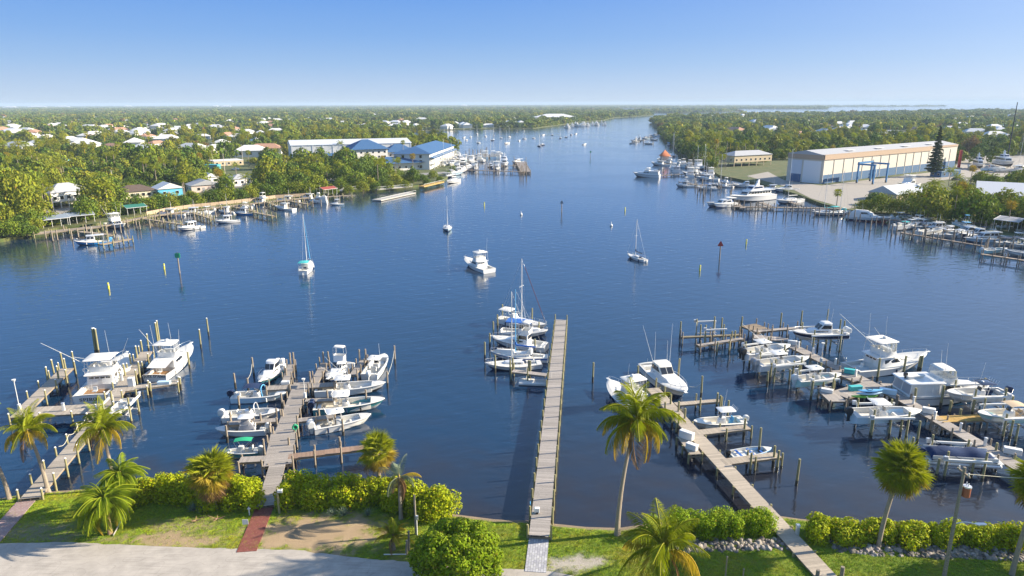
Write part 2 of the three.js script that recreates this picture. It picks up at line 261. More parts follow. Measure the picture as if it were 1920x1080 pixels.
{
  const ground = dataTex(512, (u, v) => { const n = tn(u, v, 6), m = tn(u, v, 30, 5), q = tn(u, v, 90, 9); const a = [.36, .42, .20], b = [.50, .47, .30]; return a.map((x, i) => lerp(x, b[i], clamp(.4 + n * .6 + m * .4)) * (.85 + .15 * q)); }, true); ground.repeat.set(.02, .02);
  const mat = std([.75, .8, .7], .95, { map: ground });
  const body = (P, top) => { const s = new THREE.Shape(P.map(p => new THREE.Vector2(p.x, -p.z))), g = new THREE.ExtrudeGeometry(s, { depth: top + 2, bevelEnabled: false }); g.rotateX(-Math.PI / 2); g.translate(0, -2, 0); const q = g.attributes.position; for (let i = 0; i < q.count; i++) g.attributes.uv.setXY(i, q.getX(i), q.getZ(i)); structure('land', g, mat); };
  body(LAND_L, 1.0); body(LAND_R, 1.0); for (const P of ISLES) body(P, .6);
}
const onLand = (x, z) => inPoly(x, z, LAND_L) ? LAND_L : inPoly(x, z, LAND_R) ? LAND_R : null;
const yardMat = std([.38, .35, .31], .92, { map: speckle });
const roadMat = std([.30, .29, .28], .92, { map: speckle });
structure('yard_pavement', flatShape(px([[1480, 352], [1520, 372], [1590, 392], [1640, 380], [1680, 352], [1800, 333], [1920, 330], [1980, 322], [1980, 290], [1800, 292], [1790, 318], [1540, 348], [1470, 338], [1440, 322], [1400, 330]], 1), 1.05, .25), yardMat);
structure('road', flatShape(px([[425, 353], [560, 342], [700, 336], [840, 325], [846, 321], [700, 331], [555, 336], [420, 346]], 1), 1.05, .25), roadMat);
structure('parking_lot', flatShape(px([[500, 312], [548, 312], [560, 336], [500, 338]], 1), 1.06, .25), roadMat);
structure('pavement', flatShape(px([[60, 412], [160, 400], [185, 388], [120, 386], [40, 398]], 1), 1.05, .25), yardMat);

// ------------------------------------------------------------------ piers, pilings, lifts
const postGeo = (() => { const g = new THREE.CylinderGeometry(.125, .15, 1, 9, 1); g.translate(0, .5, 0); return g; })();
const wetGeo = (() => { const g = new THREE.CylinderGeometry(.156, .158, 1, 9, 1); g.translate(0, .5, 0); return g; })();
const capGeo = (() => { const g = new THREE.CylinderGeometry(.03, .155, .13, 10, 1); g.translate(0, .065, 0); return g; })();
const flatCapGeo = (() => { const g = new THREE.CylinderGeometry(.122, .125, .02, 9, 1); g.translate(0, .01, 0); return g; })();
function addPost(parent, name, x, y0, y1, z, mat, capMat, fat = 1) {   // a round post with a dark tide band and a cap
  const m = new THREE.Mesh(postGeo, mat); m.name = name; m.position.set(x, y0, z); m.scale.set(fat, y1 - y0, fat); m.rotation.y = R() * 6; m.castShadow = m.receiveShadow = true; parent.add(m);
  const sy = 1 / (y1 - y0);
  if (y0 < -.5) { const w = new THREE.Mesh(wetGeo, M.pilingWet); w.name = 'tide_band'; w.position.y = (-.6 - y0) * sy; w.scale.set(1, (rr(.75, 1.05)) * sy, 1); m.add(w); }
  if (capMat) { const c = new THREE.Mesh(capGeo, capMat); c.name = 'cap'; c.position.y = 1; c.scale.set(1, sy, 1); m.add(c); }
  return m;
}
function piling(x, y, top, label, group, o = {}) {                     // a free-standing pile; the pixel is its top
  const p = G(x, y, top), t = thing('mooring_piling', label, 'piling', V(p.x, -1.5, p.z), 0, group);
  t.rotation.z = rr(-.02, .02); t.rotation.x = rr(-.02, .02);
  addPost(t, 'post', 0, 0, top + 1.5, 0, o.mat || M.piling, o.cap === false ? null : (o.cap || M.white), o.fat || 1).children.forEach(c => { if (c.name === 'tide_band') c.position.y = (1.5 - .6) / (top + 1.5); });
  const w = new THREE.Mesh(wetGeo, M.pilingWet); w.name = 'tide_band'; w.position.y = .9; w.scale.set(o.fat || 1, rr(1.2, 1.6), o.fat || 1); t.add(w);
  return t;
}
function pier(o) {  // segs: [{a, b, w}] in pixels at deck height h; posts: spacing and height above the deck
  const h = o.h ?? 1.3, base = G(...o.segs[0].a, h), t = thing(o.name || 'pier', o.label, 'pier', V(base.x, 0, base.z), 0, o.group), tone = o.tone || [.42, .34, .26], boards = [], beams = [];
  o.segs.forEach((s, si) => {
    const A = (s.A || G(...s.a, h)).clone().sub(t.position), B = (s.B || G(...s.b, h)).clone().sub(t.position); A.y = B.y = h + (s.dy || 0);
    const d = B.clone().sub(A), L = d.length(), ang = Math.atan2(-d.z, d.x), u = d.clone().normalize(), nrm = V(-u.z, 0, u.x), w = s.w || 1.8, y = A.y - .02 + .006 * (si % 5), step = o.board || .155, n = Math.floor(L / step);
    for (let i = 0; i < n; i++) {
      const c = A.clone().addScaledVector(u, (i + .5) * step), g = box(step - .012, .04, w + rr(-.02, .02), 0, 0, 0), k = rr(.84, 1.1) * (R() < .05 ? rr(1.12, 1.3) : 1) * (.94 + .12 * noise(i * .045 + si * 9, si)) * (s.k || 1), uv = g.attributes.uv; const off = R();
      for (let q = 0; q < uv.count; q++) uv.setXY(q, uv.getX(q) * .1 + off, uv.getY(q) * .9 + off);
      g.rotateY(ang); g.translate(c.x, y + rr(-.003, .003), c.z); const T = s.tone || tone; boards.push(tint(g, T[0] * k, T[1] * k, T[2] * k));
    }
    for (const q of [-1, 0, 1]) { const c = A.clone().lerp(B, .5).addScaledVector(nrm, q * (w / 2 - .08)); const g = box(L - .02, .2, .07, 0, 0, 0, ang); g.translate(c.x, y - .125 - .004 * si, c.z); beams.push(g); }
    const sp = s.sp || o.sp || 2.6, m = Math.max(1, Math.round(L / sp));
    for (let i = s.skip || 0; i <= m; i++) for (const q of s.sides || [-1, 1]) {
      const c = A.clone().addScaledVector(u, Math.min(L - .15, Math.max(.15, i * L / m))).addScaledVector(nrm, q * (w / 2 + .14)), up = (s.up ?? o.up ?? .7) * rr(.85, 1.12);
      addPost(t, 'post', c.x, -1.5, h + up, c.z, o.postMat || M.pilingGrey, o.capMat === undefined ? null : o.capMat, o.fat || .85);
    }
    for (let i = 0; i <= m; i++) { const c = A.clone().addScaledVector(u, Math.min(L - .15, Math.max(.15, i * L / m))); const g = box(.1, .18, w + .1, 0, 0, 0, ang); g.translate(c.x, y - .32, c.z); beams.push(g); }
  });
  const b = part('deck_boards', boards, o.mat || M.wood, t); b.userData.kind = 'stuff';
  part('framing', beams, M.beam, t);
  return t;
}
function boatLift(P, ang, len, wid, label, o = {}) {                    // four piles, two top beams with motors, two slings under the keel
  const t = thing('boat_lift', label, 'boat lift', V(P.x, 0, P.z), ang, o.group || 'boat lifts beside the piers'), top = o.top ?? 3.4, low = o.low ?? 1.1;
  for (const x of [-.5, .5]) for (const z of [-.5, .5]) addPost(t, 'post', x * len * .62, -1.5, top - .1 + rr(-.05, .5), z * wid, M.piling, null, .95);
  for (const z of [-.5, .5]) { const b = part('top_beam', [rbox(len * .78, .26, .2, 0, top - .75, z * wid * 1.0 + Math.sign(z) * .26, .03)], o.beamMat || M.white, t); part('motor', rbox(.5, .34, .3, -len * .36, top - .47, z * wid + Math.sign(z) * .26, .06), M.alu, b); }
  for (const x of [-.5, .5]) { const b = part('sling_beam', [box(.16, .22, wid * .98, x * len * .5, low, 0)], M.alu, t); part('cable', [rod([x * len * .5, low, -wid * .47], [x * len * .5, top - .75, -wid * .52], .015), rod([x * len * .5, low, wid * .47], [x * len * .5, top - .75, wid * .52], .015)], M.steel, b); }
  for (const z of [-.28, .28]) part('bunk', rbox(len * .66, .12, .16, 0, low + .2, z * wid, .03), M.greyCanvas, t);
  if (o.guides !== false) for (const x of [-.34, .34]) for (const z of [-.46, .46]) part('guide_pole', rod([x * len, low, z * wid], [x * len, low + 2.1, z * wid], .045), M.white, t);
  return t;
}

// ------------------------------------------------------------------ foliage
function leaves(blobs, n, size, o = {}) {                               // many small folded leaves spread through lumpy volumes
  const P = new Float32Array(n * 12 * 3 / 2), N = new Float32Array(P.length), C = new Float32Array(P.length), q = new THREE.Vector3(), nn = new THREE.Vector3(), t = new THREE.Vector3(), b = new THREE.Vector3();
  const W = blobs.map(k => Math.pow(k[3] * k[4] * k[5], .667)), tot = W.reduce((a, c) => a + c, 0); let o3 = 0;
  for (let i = 0; i < n; i++) {
    let w = R() * tot, k = 0; while (k < blobs.length - 1 && (w -= W[k]) > 0) k++;
    const B = blobs[k], th = R() * 6.2832, cz = rr(o.under ?? -.75, 1), s = Math.sqrt(1 - cz * cz), rad = R() < .72 ? rr(.82, 1.06) : rr(.35, .85);
    nn.set(s * Math.cos(th), cz, s * Math.sin(th)); q.set(B[0] + nn.x * B[3] * rad, B[1] + nn.y * B[4] * rad, B[2] + nn.z * B[5] * rad);
    if (o.floor !== undefined && q.y < o.floor) q.y = o.floor + R() * .3;
    nn.x += rr(-.8, .8); nn.y += rr(-.5, .9); nn.z += rr(-.8, .8); nn.normalize();
    t.set(rr(-1, 1), rr(-1, 1), rr(-1, 1)).cross(nn).normalize(); b.crossVectors(nn, t);
    const L = size * rr(.65, 1.35), wd = L * (o.aspect || .55), f = rr(.68, 1.28), c = R() < .025 ? [f * 1.2, f * .7, f * 1.6] : [f * rr(.88, 1.14), f, f * rr(.7, 1.1)];
    const pts = [q.clone().addScaledVector(t, -L / 2), q.clone().addScaledVector(b, wd / 2).addScaledVector(nn, -.12 * L), q.clone().addScaledVector(t, L / 2).addScaledVector(nn, -.18 * L), q.clone().addScaledVector(b, -wd / 2).addScaledVector(nn, -.12 * L)];
    for (const j of [0, 2, 1, 0, 3, 2]) { const v = pts[j]; P[o3] = v.x; P[o3 + 1] = v.y; P[o3 + 2] = v.z; N[o3] = nn.x; N[o3 + 1] = nn.y; N[o3 + 2] = nn.z; C[o3] = c[0]; C[o3 + 1] = c[1]; C[o3 + 2] = c[2]; o3 += 3; }
  }
  const g = new THREE.BufferGeometry(); g.setAttribute('position', new THREE.BufferAttribute(P, 3)); g.setAttribute('normal', new THREE.BufferAttribute(N, 3)); g.setAttribute('color', new THREE.BufferAttribute(C, 3)); g.setAttribute('uv', new THREE.BufferAttribute(new Float32Array(P.length / 3 * 2), 2)); return g;
}
function crownBlobs(n, R0, H0, y0, flat = 1) { const b = []; for (let i = 0; i < n; i++) { const th = i * 2.4 + rr(-.4, .4), f = i / (n - 1), y = y0 + H0 * (.12 + .8 * f), rad = R0 * Math.sqrt(Math.max(.03, 1 - Math.pow(f * 1.02 - .28, 2) * 1.55)) * rr(.42, .78) * (f > .9 ? .3 : 1), r = R0 * rr(.30, .46); b.push([Math.cos(th) * rad, y, Math.sin(th) * rad, r, r * .78 * flat, r]); } return b; }
function limbs(h, R0, y0, H0, r = .22, n = 5) { const g = [rod([0, -.4, 0], [rr(-.2, .2), y0 + H0 * .2, rr(-.2, .2)], r, r * .65, 7)]; for (let i = 0; i < n; i++) { const a = i * 6.283 / n + rr(-.4, .4), f = rr(.4, .7); g.push(rod([0, y0 * rr(.6, 1), 0], [Math.cos(a) * R0 * f, y0 + H0 * rr(.3, .65), Math.sin(a) * R0 * f], r * .55, r * .2, 5)); } return merge(g); }
const bark = std([.16, .125, .09], .95), barkGrey = std([.33, .285, .22], .95, { map: grainTex }), palmBark = std([.40, .33, .25], .95, { map: grainTex });
const LEAF = { near: leafMat([.36, .42, .006], .36), hedge: leafMat([.25, .36, .006], .33), tree: leafMat([.20, .29, .005], .33), mid: [leafMat([.16, .225, .018], .3), leafMat([.20, .245, .018], .3), leafMat([.105, .17, .018], .3), leafMat([.24, .27, .022], .3), leafMat([.23, .15, .05], .25)], coco: leafMat([.30, .35, .012], .42), cocoYellow: leafMat([.52, .42, .04], .42), fan: leafMat([.35, .38, .014], .4), fanYellow: leafMat([.44, .34, .04], .38), dead: leafMat([.26, .17, .085], .2), silver: leafMat([.21, .27, .19], .2), lime: leafMat([.32, .42, .02], .42) };

function shrub(label, group, blobsPx, n, size, mat, name = 'shrub', cat = 'shrub') { // blobs: pixel of the middle of the base, half widths x and z, height
  const c0 = G(blobsPx[0][0], blobsPx[0][1], .8), t = thing(name, label, cat, c0, 0, group), blobs = [];
  for (const [x, y, rx, rz, h] of blobsPx) { const c = G(x, y, .8).sub(c0), k = Math.max(3, Math.round(rx * rz * 4.2)); for (let i = 0; i < k; i++) { const boxy = name === 'hedge', a = R() * 6.28, q = Math.sqrt(R()) * .8, sx = boxy ? rr(-1, 1) : Math.cos(a) * q, sz = boxy ? rr(-.8, .8) : Math.sin(a) * q, r = (.2 + .42 * Math.pow(R(), 1.4)) * Math.min(1.5, rz + .4), hh = (boxy ? h * rr(.95, 1.02) : h * (1 - .45 * q * q) * rr(.82, 1.1)) - r * .75; blobs.push([c.x + sx * rx, Math.max(r * .5, hh), c.z + sz * rz, r * 1.15, r, r * 1.1]); if (hh > 1) blobs.push([c.x + sx * rx, hh * .45, c.z + sz * rz, r * 1.2, hh * .5, r * 1.2]); } }
  part('foliage', leaves(blobs, Math.round(n * 1.5), size * .82, { floor: -.1, aspect: .7 }), mat, t);
  const st = []; for (let i = 0; i < Math.min(26, blobs.length); i++) { const b = blobs[i]; st.push(rod([b[0] + rr(-.3, .3), -.6, b[2] + rr(-.3, .3)], [b[0], b[1], b[2]], .05, .02, 5)); } part('stem', st, bark, t);
  return t;
}
// feather fronds
function frondGeo(L, rise, droop, hang, wid = .78, pairs = 40) {
  const pts = [], P = [], C = []; for (let i = 0; i <= 14; i++) { const s = i / 14; pts.push(V(L * (s - .16 * s * s * droop), rise * Math.sin(s * 1.9) - droop * L * .62 * s * s * s, 0)); }
  const curve = new THREE.CatmullRomCurve3(pts); const g1 = tint(new THREE.TubeGeometry(curve, 14, .011, 4), 1.15, 1, .8);
  for (let i = 0; i < pairs; i++) for (const sd of [-1, 1]) {
    const s = .1 + .9 * (i + rr(0, .8)) / pairs, p = curve.getPointAt(Math.min(1, s)), tg = curve.getTangentAt(Math.min(1, s)), ll = wid * L * .3 * Math.sin(Math.PI * Math.min(.97, .18 + s * .8)) * rr(.85, 1.15) + .03;
    const dir = V(0, -hang * rr(.7, 1.3), sd).normalize().addScaledVector(tg, .55).normalize(), e = p.clone().addScaledVector(dir, ll); e.y -= hang * ll * .35; const m = p.clone().addScaledVector(dir, ll * .5), w = tg.clone().multiplyScalar(.0075);
    const f = rr(.85, 1.15), v = [p.clone().sub(w.clone().multiplyScalar(.5)), m.clone().add(w), e, m.clone().sub(w)]; for (const k of [0, 1, 2, 0, 2, 3]) { P.push(v[k].x, v[k].y, v[k].z); C.push(f, f * (s > .85 ? .9 : 1), f); }
  }
  const g = new THREE.BufferGeometry(); g.setAttribute('position', new THREE.Float32BufferAttribute(P, 3)); g.setAttribute('color', new THREE.Float32BufferAttribute(C, 3)); g.computeVertexNormals(); return merge([g1, clean(g)]);
}
const FROND = [frondGeo(1, .30, .35, .5), frondGeo(1, .22, .75, .9), frondGeo(1, .10, 1.1, 1.2), frondGeo(1, .34, .15, .25)];
function fanGeo(seg = 26) {                                             // stalk and a folded fan whose tips hang
  const P = [], C = [], st = .52; for (let i = 0; i < seg; i++) { const a0 = (i / seg - .5) * 4.4, a1 = ((i + 1) / seg - .5) * 4.4, am = (a0 + a1) / 2, r = .5 * rr(.85, 1.1); const tip = [st + Math.cos(am) * r, .02 - .17 * Math.abs(am) * .3 - .2, Math.sin(am) * r], mid = a => [st + Math.cos(a) * r * .42, -.02 - .03 * Math.abs(a), Math.sin(a) * r * .42], f = rr(.82, 1.2); const v = [[st, 0, 0], mid(a0), tip, mid(a1)]; v[2][1] = -.12 - .1 * R(); for (const k of [0, 1, 2, 0, 2, 3]) { P.push(...v[k]); C.push(f, f, f); } }
  const g = new THREE.BufferGeometry(); g.setAttribute('position', new THREE.Float32BufferAttribute(P, 3)); g.setAttribute('color', new THREE.Float32BufferAttribute(C, 3)); g.computeVertexNormals(); return merge([clean(g), tint(rod([0, 0, 0], [st + .05, 0, 0], .018, .012, 4), .9, .95, .6)]);
}
const FAN = [fanGeo(), fanGeo()];
function trunkGeo(h, lean, r0 = .2, r1 = .13, bulge = 1.5) { const pts = []; for (let i = 0; i <= 8; i++) { const s = i / 8; pts.push(V(lean[0] * s * s, h * s - .3 * (1 - s), lean[1] * s * s)); } const c = new THREE.CatmullRomCurve3(pts), g = new THREE.TubeGeometry(c, 26, 1, 9), p = g.attributes.position; const n = 10; for (let i = 0; i <= 26; i++) { const s = i / 26, q = c.getPointAt(s), r = lerp(r0, r1, s) * (1 + (bulge - 1) * Math.exp(-s * 16)) * (1 + .03 * (i % 2)); for (let j = 0; j < n; j++) { const k = i * n + j; p.setXYZ(k, q.x + (p.getX(k) - q.x) * r, q.y + (p.getY(k) - q.y) * r, q.z + (p.getZ(k) - q.z) * r); } } const uv = g.attributes.uv; for (let i = 0; i < uv.count; i++) uv.setXY(i, uv.getX(i) * h * .8, uv.getY(i)); g.computeVertexNormals(); return g; }
function featherPalm(base, h, o) {                                      // trunk and single fronds
  const t = thing(o.name || 'coconut_palm', o.label, 'palm tree', base, 0, o.group), lean = o.lean || [0, 0]; part('trunk', trunkGeo(h, lean, o.r0 || .21, o.r1 || .12), o.trunkMat || palmBark, t);
  const n = o.n || 20, L = o.L || 3.4;
  for (let i = 0; i < n; i++) {
    const f = i / n, el = lerp(1.15, o.low ?? -.62, Math.pow(f, .85)), m = part('frond', o.arch ? FROND[i % 3 === 0 ? 1 : 2] : f < .25 ? FROND[3] : f < .6 ? FROND[i % 2] : FROND[1 + i % 2], f > (o.dead ?? .93) ? LEAF.dead : f > (o.yellow ?? .7) ? LEAF.cocoYellow : o.mat || LEAF.coco, t);
    m.position.set(lean[0], h - .1, lean[1]); m.rotation.order = 'YZX'; m.rotation.set(rr(-.3, .3), i * 2.399 + rr(-.25, .25), el + rr(-.12, .12)); m.scale.setScalar(L * rr(.85, 1.1) * (f < .12 ? .8 : 1));
  }
  part('crown_shaft', [rod([lean[0], h - .5, lean[1]], [lean[0], h + .25, lean[1]], .16, .08, 8)], o.shaft || LEAF_SHAFT, t);
  return t;
}
const LEAF_SHAFT = std([.36, .25, .08], .8);
function fanPalm(base, h, o) {
  const t = thing(o.name || 'cabbage_palm', o.label, 'palm tree', base, 0, o.group), lean = o.lean || [0, 0]; part('trunk', trunkGeo(h, lean, .2, .17, 1.25), palmBark, t);
  const n = o.n || 64, S = o.S || 1.55;
  for (let i = 0; i < n; i++) {
    const f = i / n, el = lerp(1.35, o.low ?? -1.0, f), m = part('frond', FAN[i % 2], f > (o.dead ?? .86) ? LEAF.dead : f > (o.yellow ?? .62) && R() < .65 ? LEAF.fanYellow : LEAF.fan, t);
    m.position.set(lean[0] + rr(-.08, .08), h + lerp(.2, -.35, f), lean[1] + rr(-.08, .08)); m.rotation.order = 'YZX'; m.rotation.set(rr(-.5, .5), i * 2.399 + rr(-.2, .2), el + rr(-.14, .14)); m.scale.setScalar(S * rr(.85, 1.15));
  }
  return t;
}

// ------------------------------------------------------------------ buildings
function house(o) {  // A and B: pixels of the two ends of the front wall at the ground; depth, eaves height and roof in metres
  const A = G(...o.a, 1), B = G(...o.b, 1), d = B.clone().sub(A), W = o.w || d.length(), D = o.d || 9, H = o.h || 3.2, ang = Math.atan2(-d.z, d.x), t = thing(o.name || 'house', o.label, o.cat || 'house', V(A.x, 1, A.z), ang, o.group), ov = o.ov ?? .5, y0 = o.up || 0;
  part('wall', box(W, H, D, W / 2, y0 + H / 2, -D / 2), o.wall || M.white, t);
  const rh = o.rh ?? 2, x0 = -ov, x1 = W + ov, z0 = ov, z1 = -D - ov, ye = y0 + H + .02, rd = Math.min(W, D) / 2; let r;
  if (o.roof === 'flat') r = part('roof', [box(W + .3, .35, D + .3, W / 2, ye + .17, -D / 2)], o.roofMat || M.white, t);
  else if (o.roof === 'gable') { const v = o.gx ? [[x0, ye, z0], [x1, ye, z0], [x1, ye, z1], [x0, ye, z1], [W / 2, ye + rh, z0], [W / 2, ye + rh, z1]] : [[x0, ye, z0], [x1, ye, z0], [x1, ye, z1], [x0, ye, z1], [x0, ye + rh, -D / 2], [x1, ye + rh, -D / 2]]; r = part('roof', poly(v, o.gx ? [[1, 2, 5, 4], [3, 0, 4, 5], [0, 1, 4], [2, 3, 5], [0, 3, 2, 1]] : [[0, 1, 5, 4], [2, 3, 4, 5], [1, 2, 5], [3, 0, 4], [0, 3, 2, 1]], .1), o.roofMat, t); }
  else { const a = W > D ? [rd, W - rd, -D / 2, -D / 2] : [W / 2, W / 2, -rd, -D + rd]; const v = [[x0, ye, z0], [x1, ye, z0], [x1, ye, z1], [x0, ye, z1], W > D ? [a[0], ye + rh, -D / 2] : [W / 2, ye + rh, a[2]], W > D ? [a[1], ye + rh, -D / 2] : [W / 2, ye + rh, a[3]]]; r = part('roof', poly(v, W > D ? [[0, 1, 5, 4], [2, 3, 4, 5], [1, 2, 5], [3, 0, 4], [0, 3, 2, 1]] : [[0, 1, 4], [1, 2, 5, 4], [2, 3, 5], [3, 0, 4, 5], [0, 3, 2, 1]], .1), o.roofMat, t); }
  const win = (x, y, w, h, z, ry) => { const f = part('window', rbox(w + .16, h + .16, .1, 0, 0, 0, .02, 1), o.trim || M.white, t); f.position.set(x, y, z); f.rotation.y = ry || 0; part('pane', box(w, h, .06, 0, 0, .04), M.glass, f); };
  const rows = o.rows || [1.6]; for (const yy of rows) { const n = o.nw ?? Math.max(2, Math.floor(W / 3.2)); for (let i = 0; i < n; i++) win((i + .5) * W / n, y0 + yy, o.ww || 1.2, o.wh || 1.2, .02); if (o.sideW !== 0) for (let i = 0; i < (o.sideW || 2); i++) for (const [x, q] of [[W + .02, Math.PI / 2], [-.02, -Math.PI / 2]]) win(x, y0 + yy, o.ww || 1.1, o.wh || 1.1, -(i + .5) * D / (o.sideW || 2), q); }
  if (o.door !== false && !y0) { const f = part('door', box(1, 2.1, .1, W * .42, 1.07, .03), M.grey, t); part('handle', rbox(.05, .12, .08, W * .42 + .38, 1, .1, .02, 1), M.steel, f); }
  if (y0) for (let i = 0; i < 6; i++) for (const z of [-.3, -D + .3]) part('stilt', box(.3, y0, .3, .3 + i * (W - .6) / 5, y0 / 2, z), o.wall || M.white, t);
  return t;
}
function shelter(o) {                                                   // open canopy: posts and a ridged sheet roof
  const A = G(...o.a, 1.2), B = G(...o.b, 1.2), d = B.clone().sub(A), W = d.length(), D = o.d || 5, H = o.h || 2.6, t = thing(o.name || 'boat_shelter', o.label, 'shelter', V(A.x, 1.2, A.z), Math.atan2(-d.z, d.x), o.group), rh = o.rh || .9;
  part('roof', strip([[[-.3, H, .4], [-.3, H + rh, -D / 2], [-.3, H, -D - .4]], [[W + .3, H, .4], [W + .3, H + rh, -D / 2], [W + .3, H, -D - .4]]], false, .1), o.mat, t);
  part('roof_edge', [rod([-.3, H, .4], [W + .3, H, .4], .07), rod([-.3, H, -D - .4], [W + .3, H, -D - .4], .07), rod([-.3, H, .4], [-.3, H + rh, -D / 2], .06), rod([W + .3, H, .4], [W + .3, H + rh, -D / 2], .06)], M.white, t);
  for (let i = 0; i <= 3; i++) for (const z of [0, -D]) part('post', rod([i * W / 3, 0, z], [i * W / 3, H + .1, z], .07), M.white, t);
  return t;
}

// ------------------------------------------------------------------ boats: x to the bow from the transom, y up from the waterline
function hull(t, o) {
  const { L, B } = o, fb = o.fb, bf = o.bow, dr = o.draft ?? .5, n = 20, S = [];
  for (let i = 0; i <= n; i++) {
    const s = i / n, hb = s < .42 ? lerp(o.tr ?? .9, 1, smooth(0, .42, s)) : Math.pow(Math.max(0, 1 - Math.pow((s - .42) / .58, o.p ?? 2.3)), o.q ?? .72), b = Math.max(.012, B / 2 * hb);
    const sh = lerp(fb, bf, Math.pow(s, 1.9)) + (o.sag ? -o.sag * Math.sin(Math.PI * s) : 0), cy = lerp(.06, bf * .52, Math.pow(s, 3.2)), cb = b * lerp(.93, .35, Math.pow(s, 2.6)), ky = lerp(-dr, .0, Math.pow(s, 5)) - (s > .97 ? 0 : 0);
    S.push({ s, b, sh, cy, cb, ky, x: L * s, xc: L * s * (1 - .055 * s * s), xk: L * s * (1 - .14 * s * s * s) });
  }
  const side = (q, v0, v1) => strip(S.map(k => { const row = []; for (let j = 0; j <= 3; j++) { const v = lerp(v0, v1, j / 3), fl = Math.pow(v, 1 + 1.1 * k.s); row.push([lerp(k.xc, k.x, v), lerp(k.cy, k.sh, v), q * lerp(k.cb, k.b, fl)]); } return q < 0 ? row.reverse() : row; }), false, .7);
  const st = o.stripe, top = [];
  if (st) { top.push(side(1, 0, st[0]), side(-1, 0, st[0]), side(1, st[1], 1), side(-1, st[1], 1)); } else top.push(side(1, 0, 1), side(-1, 0, 1));
  const k0 = S[0], tv = [[k0.xk, k0.ky, 0], [k0.xc, k0.cy, k0.cb], [k0.x, k0.sh, k0.b], [k0.x, k0.sh, -k0.b], [k0.xc, k0.cy, -k0.cb]];
  top.push(poly(tv, [[0, 1, 4], [1, 2, 3, 4]], .1));
  const H = part('hull', top, o.mat || M.gel, t);
  if (st) part('stripe', [side(1, st[0], st[1]), side(-1, st[0], st[1])], o.stripeMat || M.navy, H);
  part('bottom', [1, -1].map(q => strip(S.map(k => { const r = [[k.xk, k.ky, 0], [lerp(k.xk, k.xc, .5), lerp(k.ky, k.cy, .42), q * k.cb * .5], [k.xc, k.cy, q * k.cb]]; return q < 0 ? r.reverse() : r; }), false, .7)), o.bottom || M.bottomBlue, H);
  // deck, gunwales and cockpit
  const [c0, c1] = o.cockpit || [2, 2], gw = o.gw ?? .22, sole = o.sole ?? .35, rows = [];
  const prof = (k, open) => { const cam = o.camber ?? .05, b = k.b, i = Math.max(.008, b - gw), h = []; if (open) h.push([b, k.sh], [i, k.sh + .015], [Math.max(.006, i - .03), sole], [i * .5, sole], [0, sole]); else h.push([b, k.sh], [b * .9, k.sh + cam * .35], [b * .7, k.sh + cam * .6], [b * .4, k.sh + cam * .9], [0, k.sh + cam]); return [...h.map(p => [k.x, p[1], -p[0]]), ...h.slice(0, 4).reverse().map(p => [k.x, p[1], p[0]])].reverse(); };
  const at = s => { const f = s * n, i = Math.min(n - 1, Math.floor(f)), u = f - i, a = S[i], b = S[i + 1], r = {}; for (const k in a) r[k] = lerp(a[k], b[k], u); return r; };
  const stations = [...S.map(k => k.s), c0, c1].filter(s => s >= 0 && s <= 1).sort((a, b) => a - b);
  let prev = -1; for (const s of stations) { if (s - prev < 1e-4) continue; prev = s; const k = at(s), open = s > c0 - 1e-4 && s < c1 - 1e-4; if (Math.abs(s - c0) < 1e-4) rows.push(prof(k, false), prof(k, true)); else if (Math.abs(s - c1) < 1e-4) rows.push(prof(k, true), prof(k, false)); else rows.push(prof(k, open)); }
  part('deck', strip(rows, false, .5), o.deckMat || M.deck, t);
  const rail = []; for (const q of [1, -1]) rail.push(pipe(S.map(k => [k.x, k.sh - .03, q * (k.b + .005)]), o.rub ?? .04, 5, 24)); part('rub_rail', rail, o.rubMat || M.white, H);
  if (L > 6.5 && R() < .75) for (const q of [1, -1]) for (const s of [.22, .46, .66]) { if (R() < .4) continue; const k = at(s); part('fender', new THREE.CapsuleGeometry(.11, .42, 3, 8).translate(k.x, k.sh * .52, q * (lerp(k.cb, k.b, .6) + .13)), pick([M.white, M.navy, M.black]), t); }
  return { S, at, H };
}
function outboard(t, x, y, z, mat, s = 1) {
  const g = new THREE.Group(); g.name = 'outboard_motor'; g.position.set(x, y, z); g.scale.setScalar(s); t.add(g);
  const sh = new THREE.Shape(); sh.moveTo(.12, .1); sh.lineTo(.14, .55); sh.quadraticCurveTo(.1, .82, -.2, .84); sh.quadraticCurveTo(-.62, .82, -.66, .5); sh.lineTo(-.58, .08); sh.lineTo(.12, .1);
  const c = new THREE.ExtrudeGeometry(sh, { depth: .34, bevelEnabled: true, bevelSize: .07, bevelThickness: .08, bevelSegments: 2, curveSegments: 5 }); c.translate(0, 0, -.17); part('cowling', c, mat, g);
  part('leg', [loft([{ x0: -.42, x1: -.08, w: .07, r: .06, y: -.85 }, { x0: -.5, x1: 0, w: .12, r: .1, y: .1 }]), loft([{ x0: -.5, x1: .02, w: .07, r: .06, y: -.98 }, { x0: -.5, x1: .02, w: .09, r: .06, y: -.85 }]), box(.3, .3, .3, .12, -.05, 0)], mat, g);
  part('propeller', [0, 1, 2].map(i => { const b = box(.03, .2, .1, 0, .12, 0); b.rotateY(.5); b.rotateX(i * 2.094); b.translate(-.56, -.92, 0); return b; }), M.steel, g);
}
function whips(t, list) { for (const [x, y, z, h, lx = 0] of list) part('antenna', rod([x, y, z], [x + lx, y + h, z], .022, .012, 5), M.white, t); }
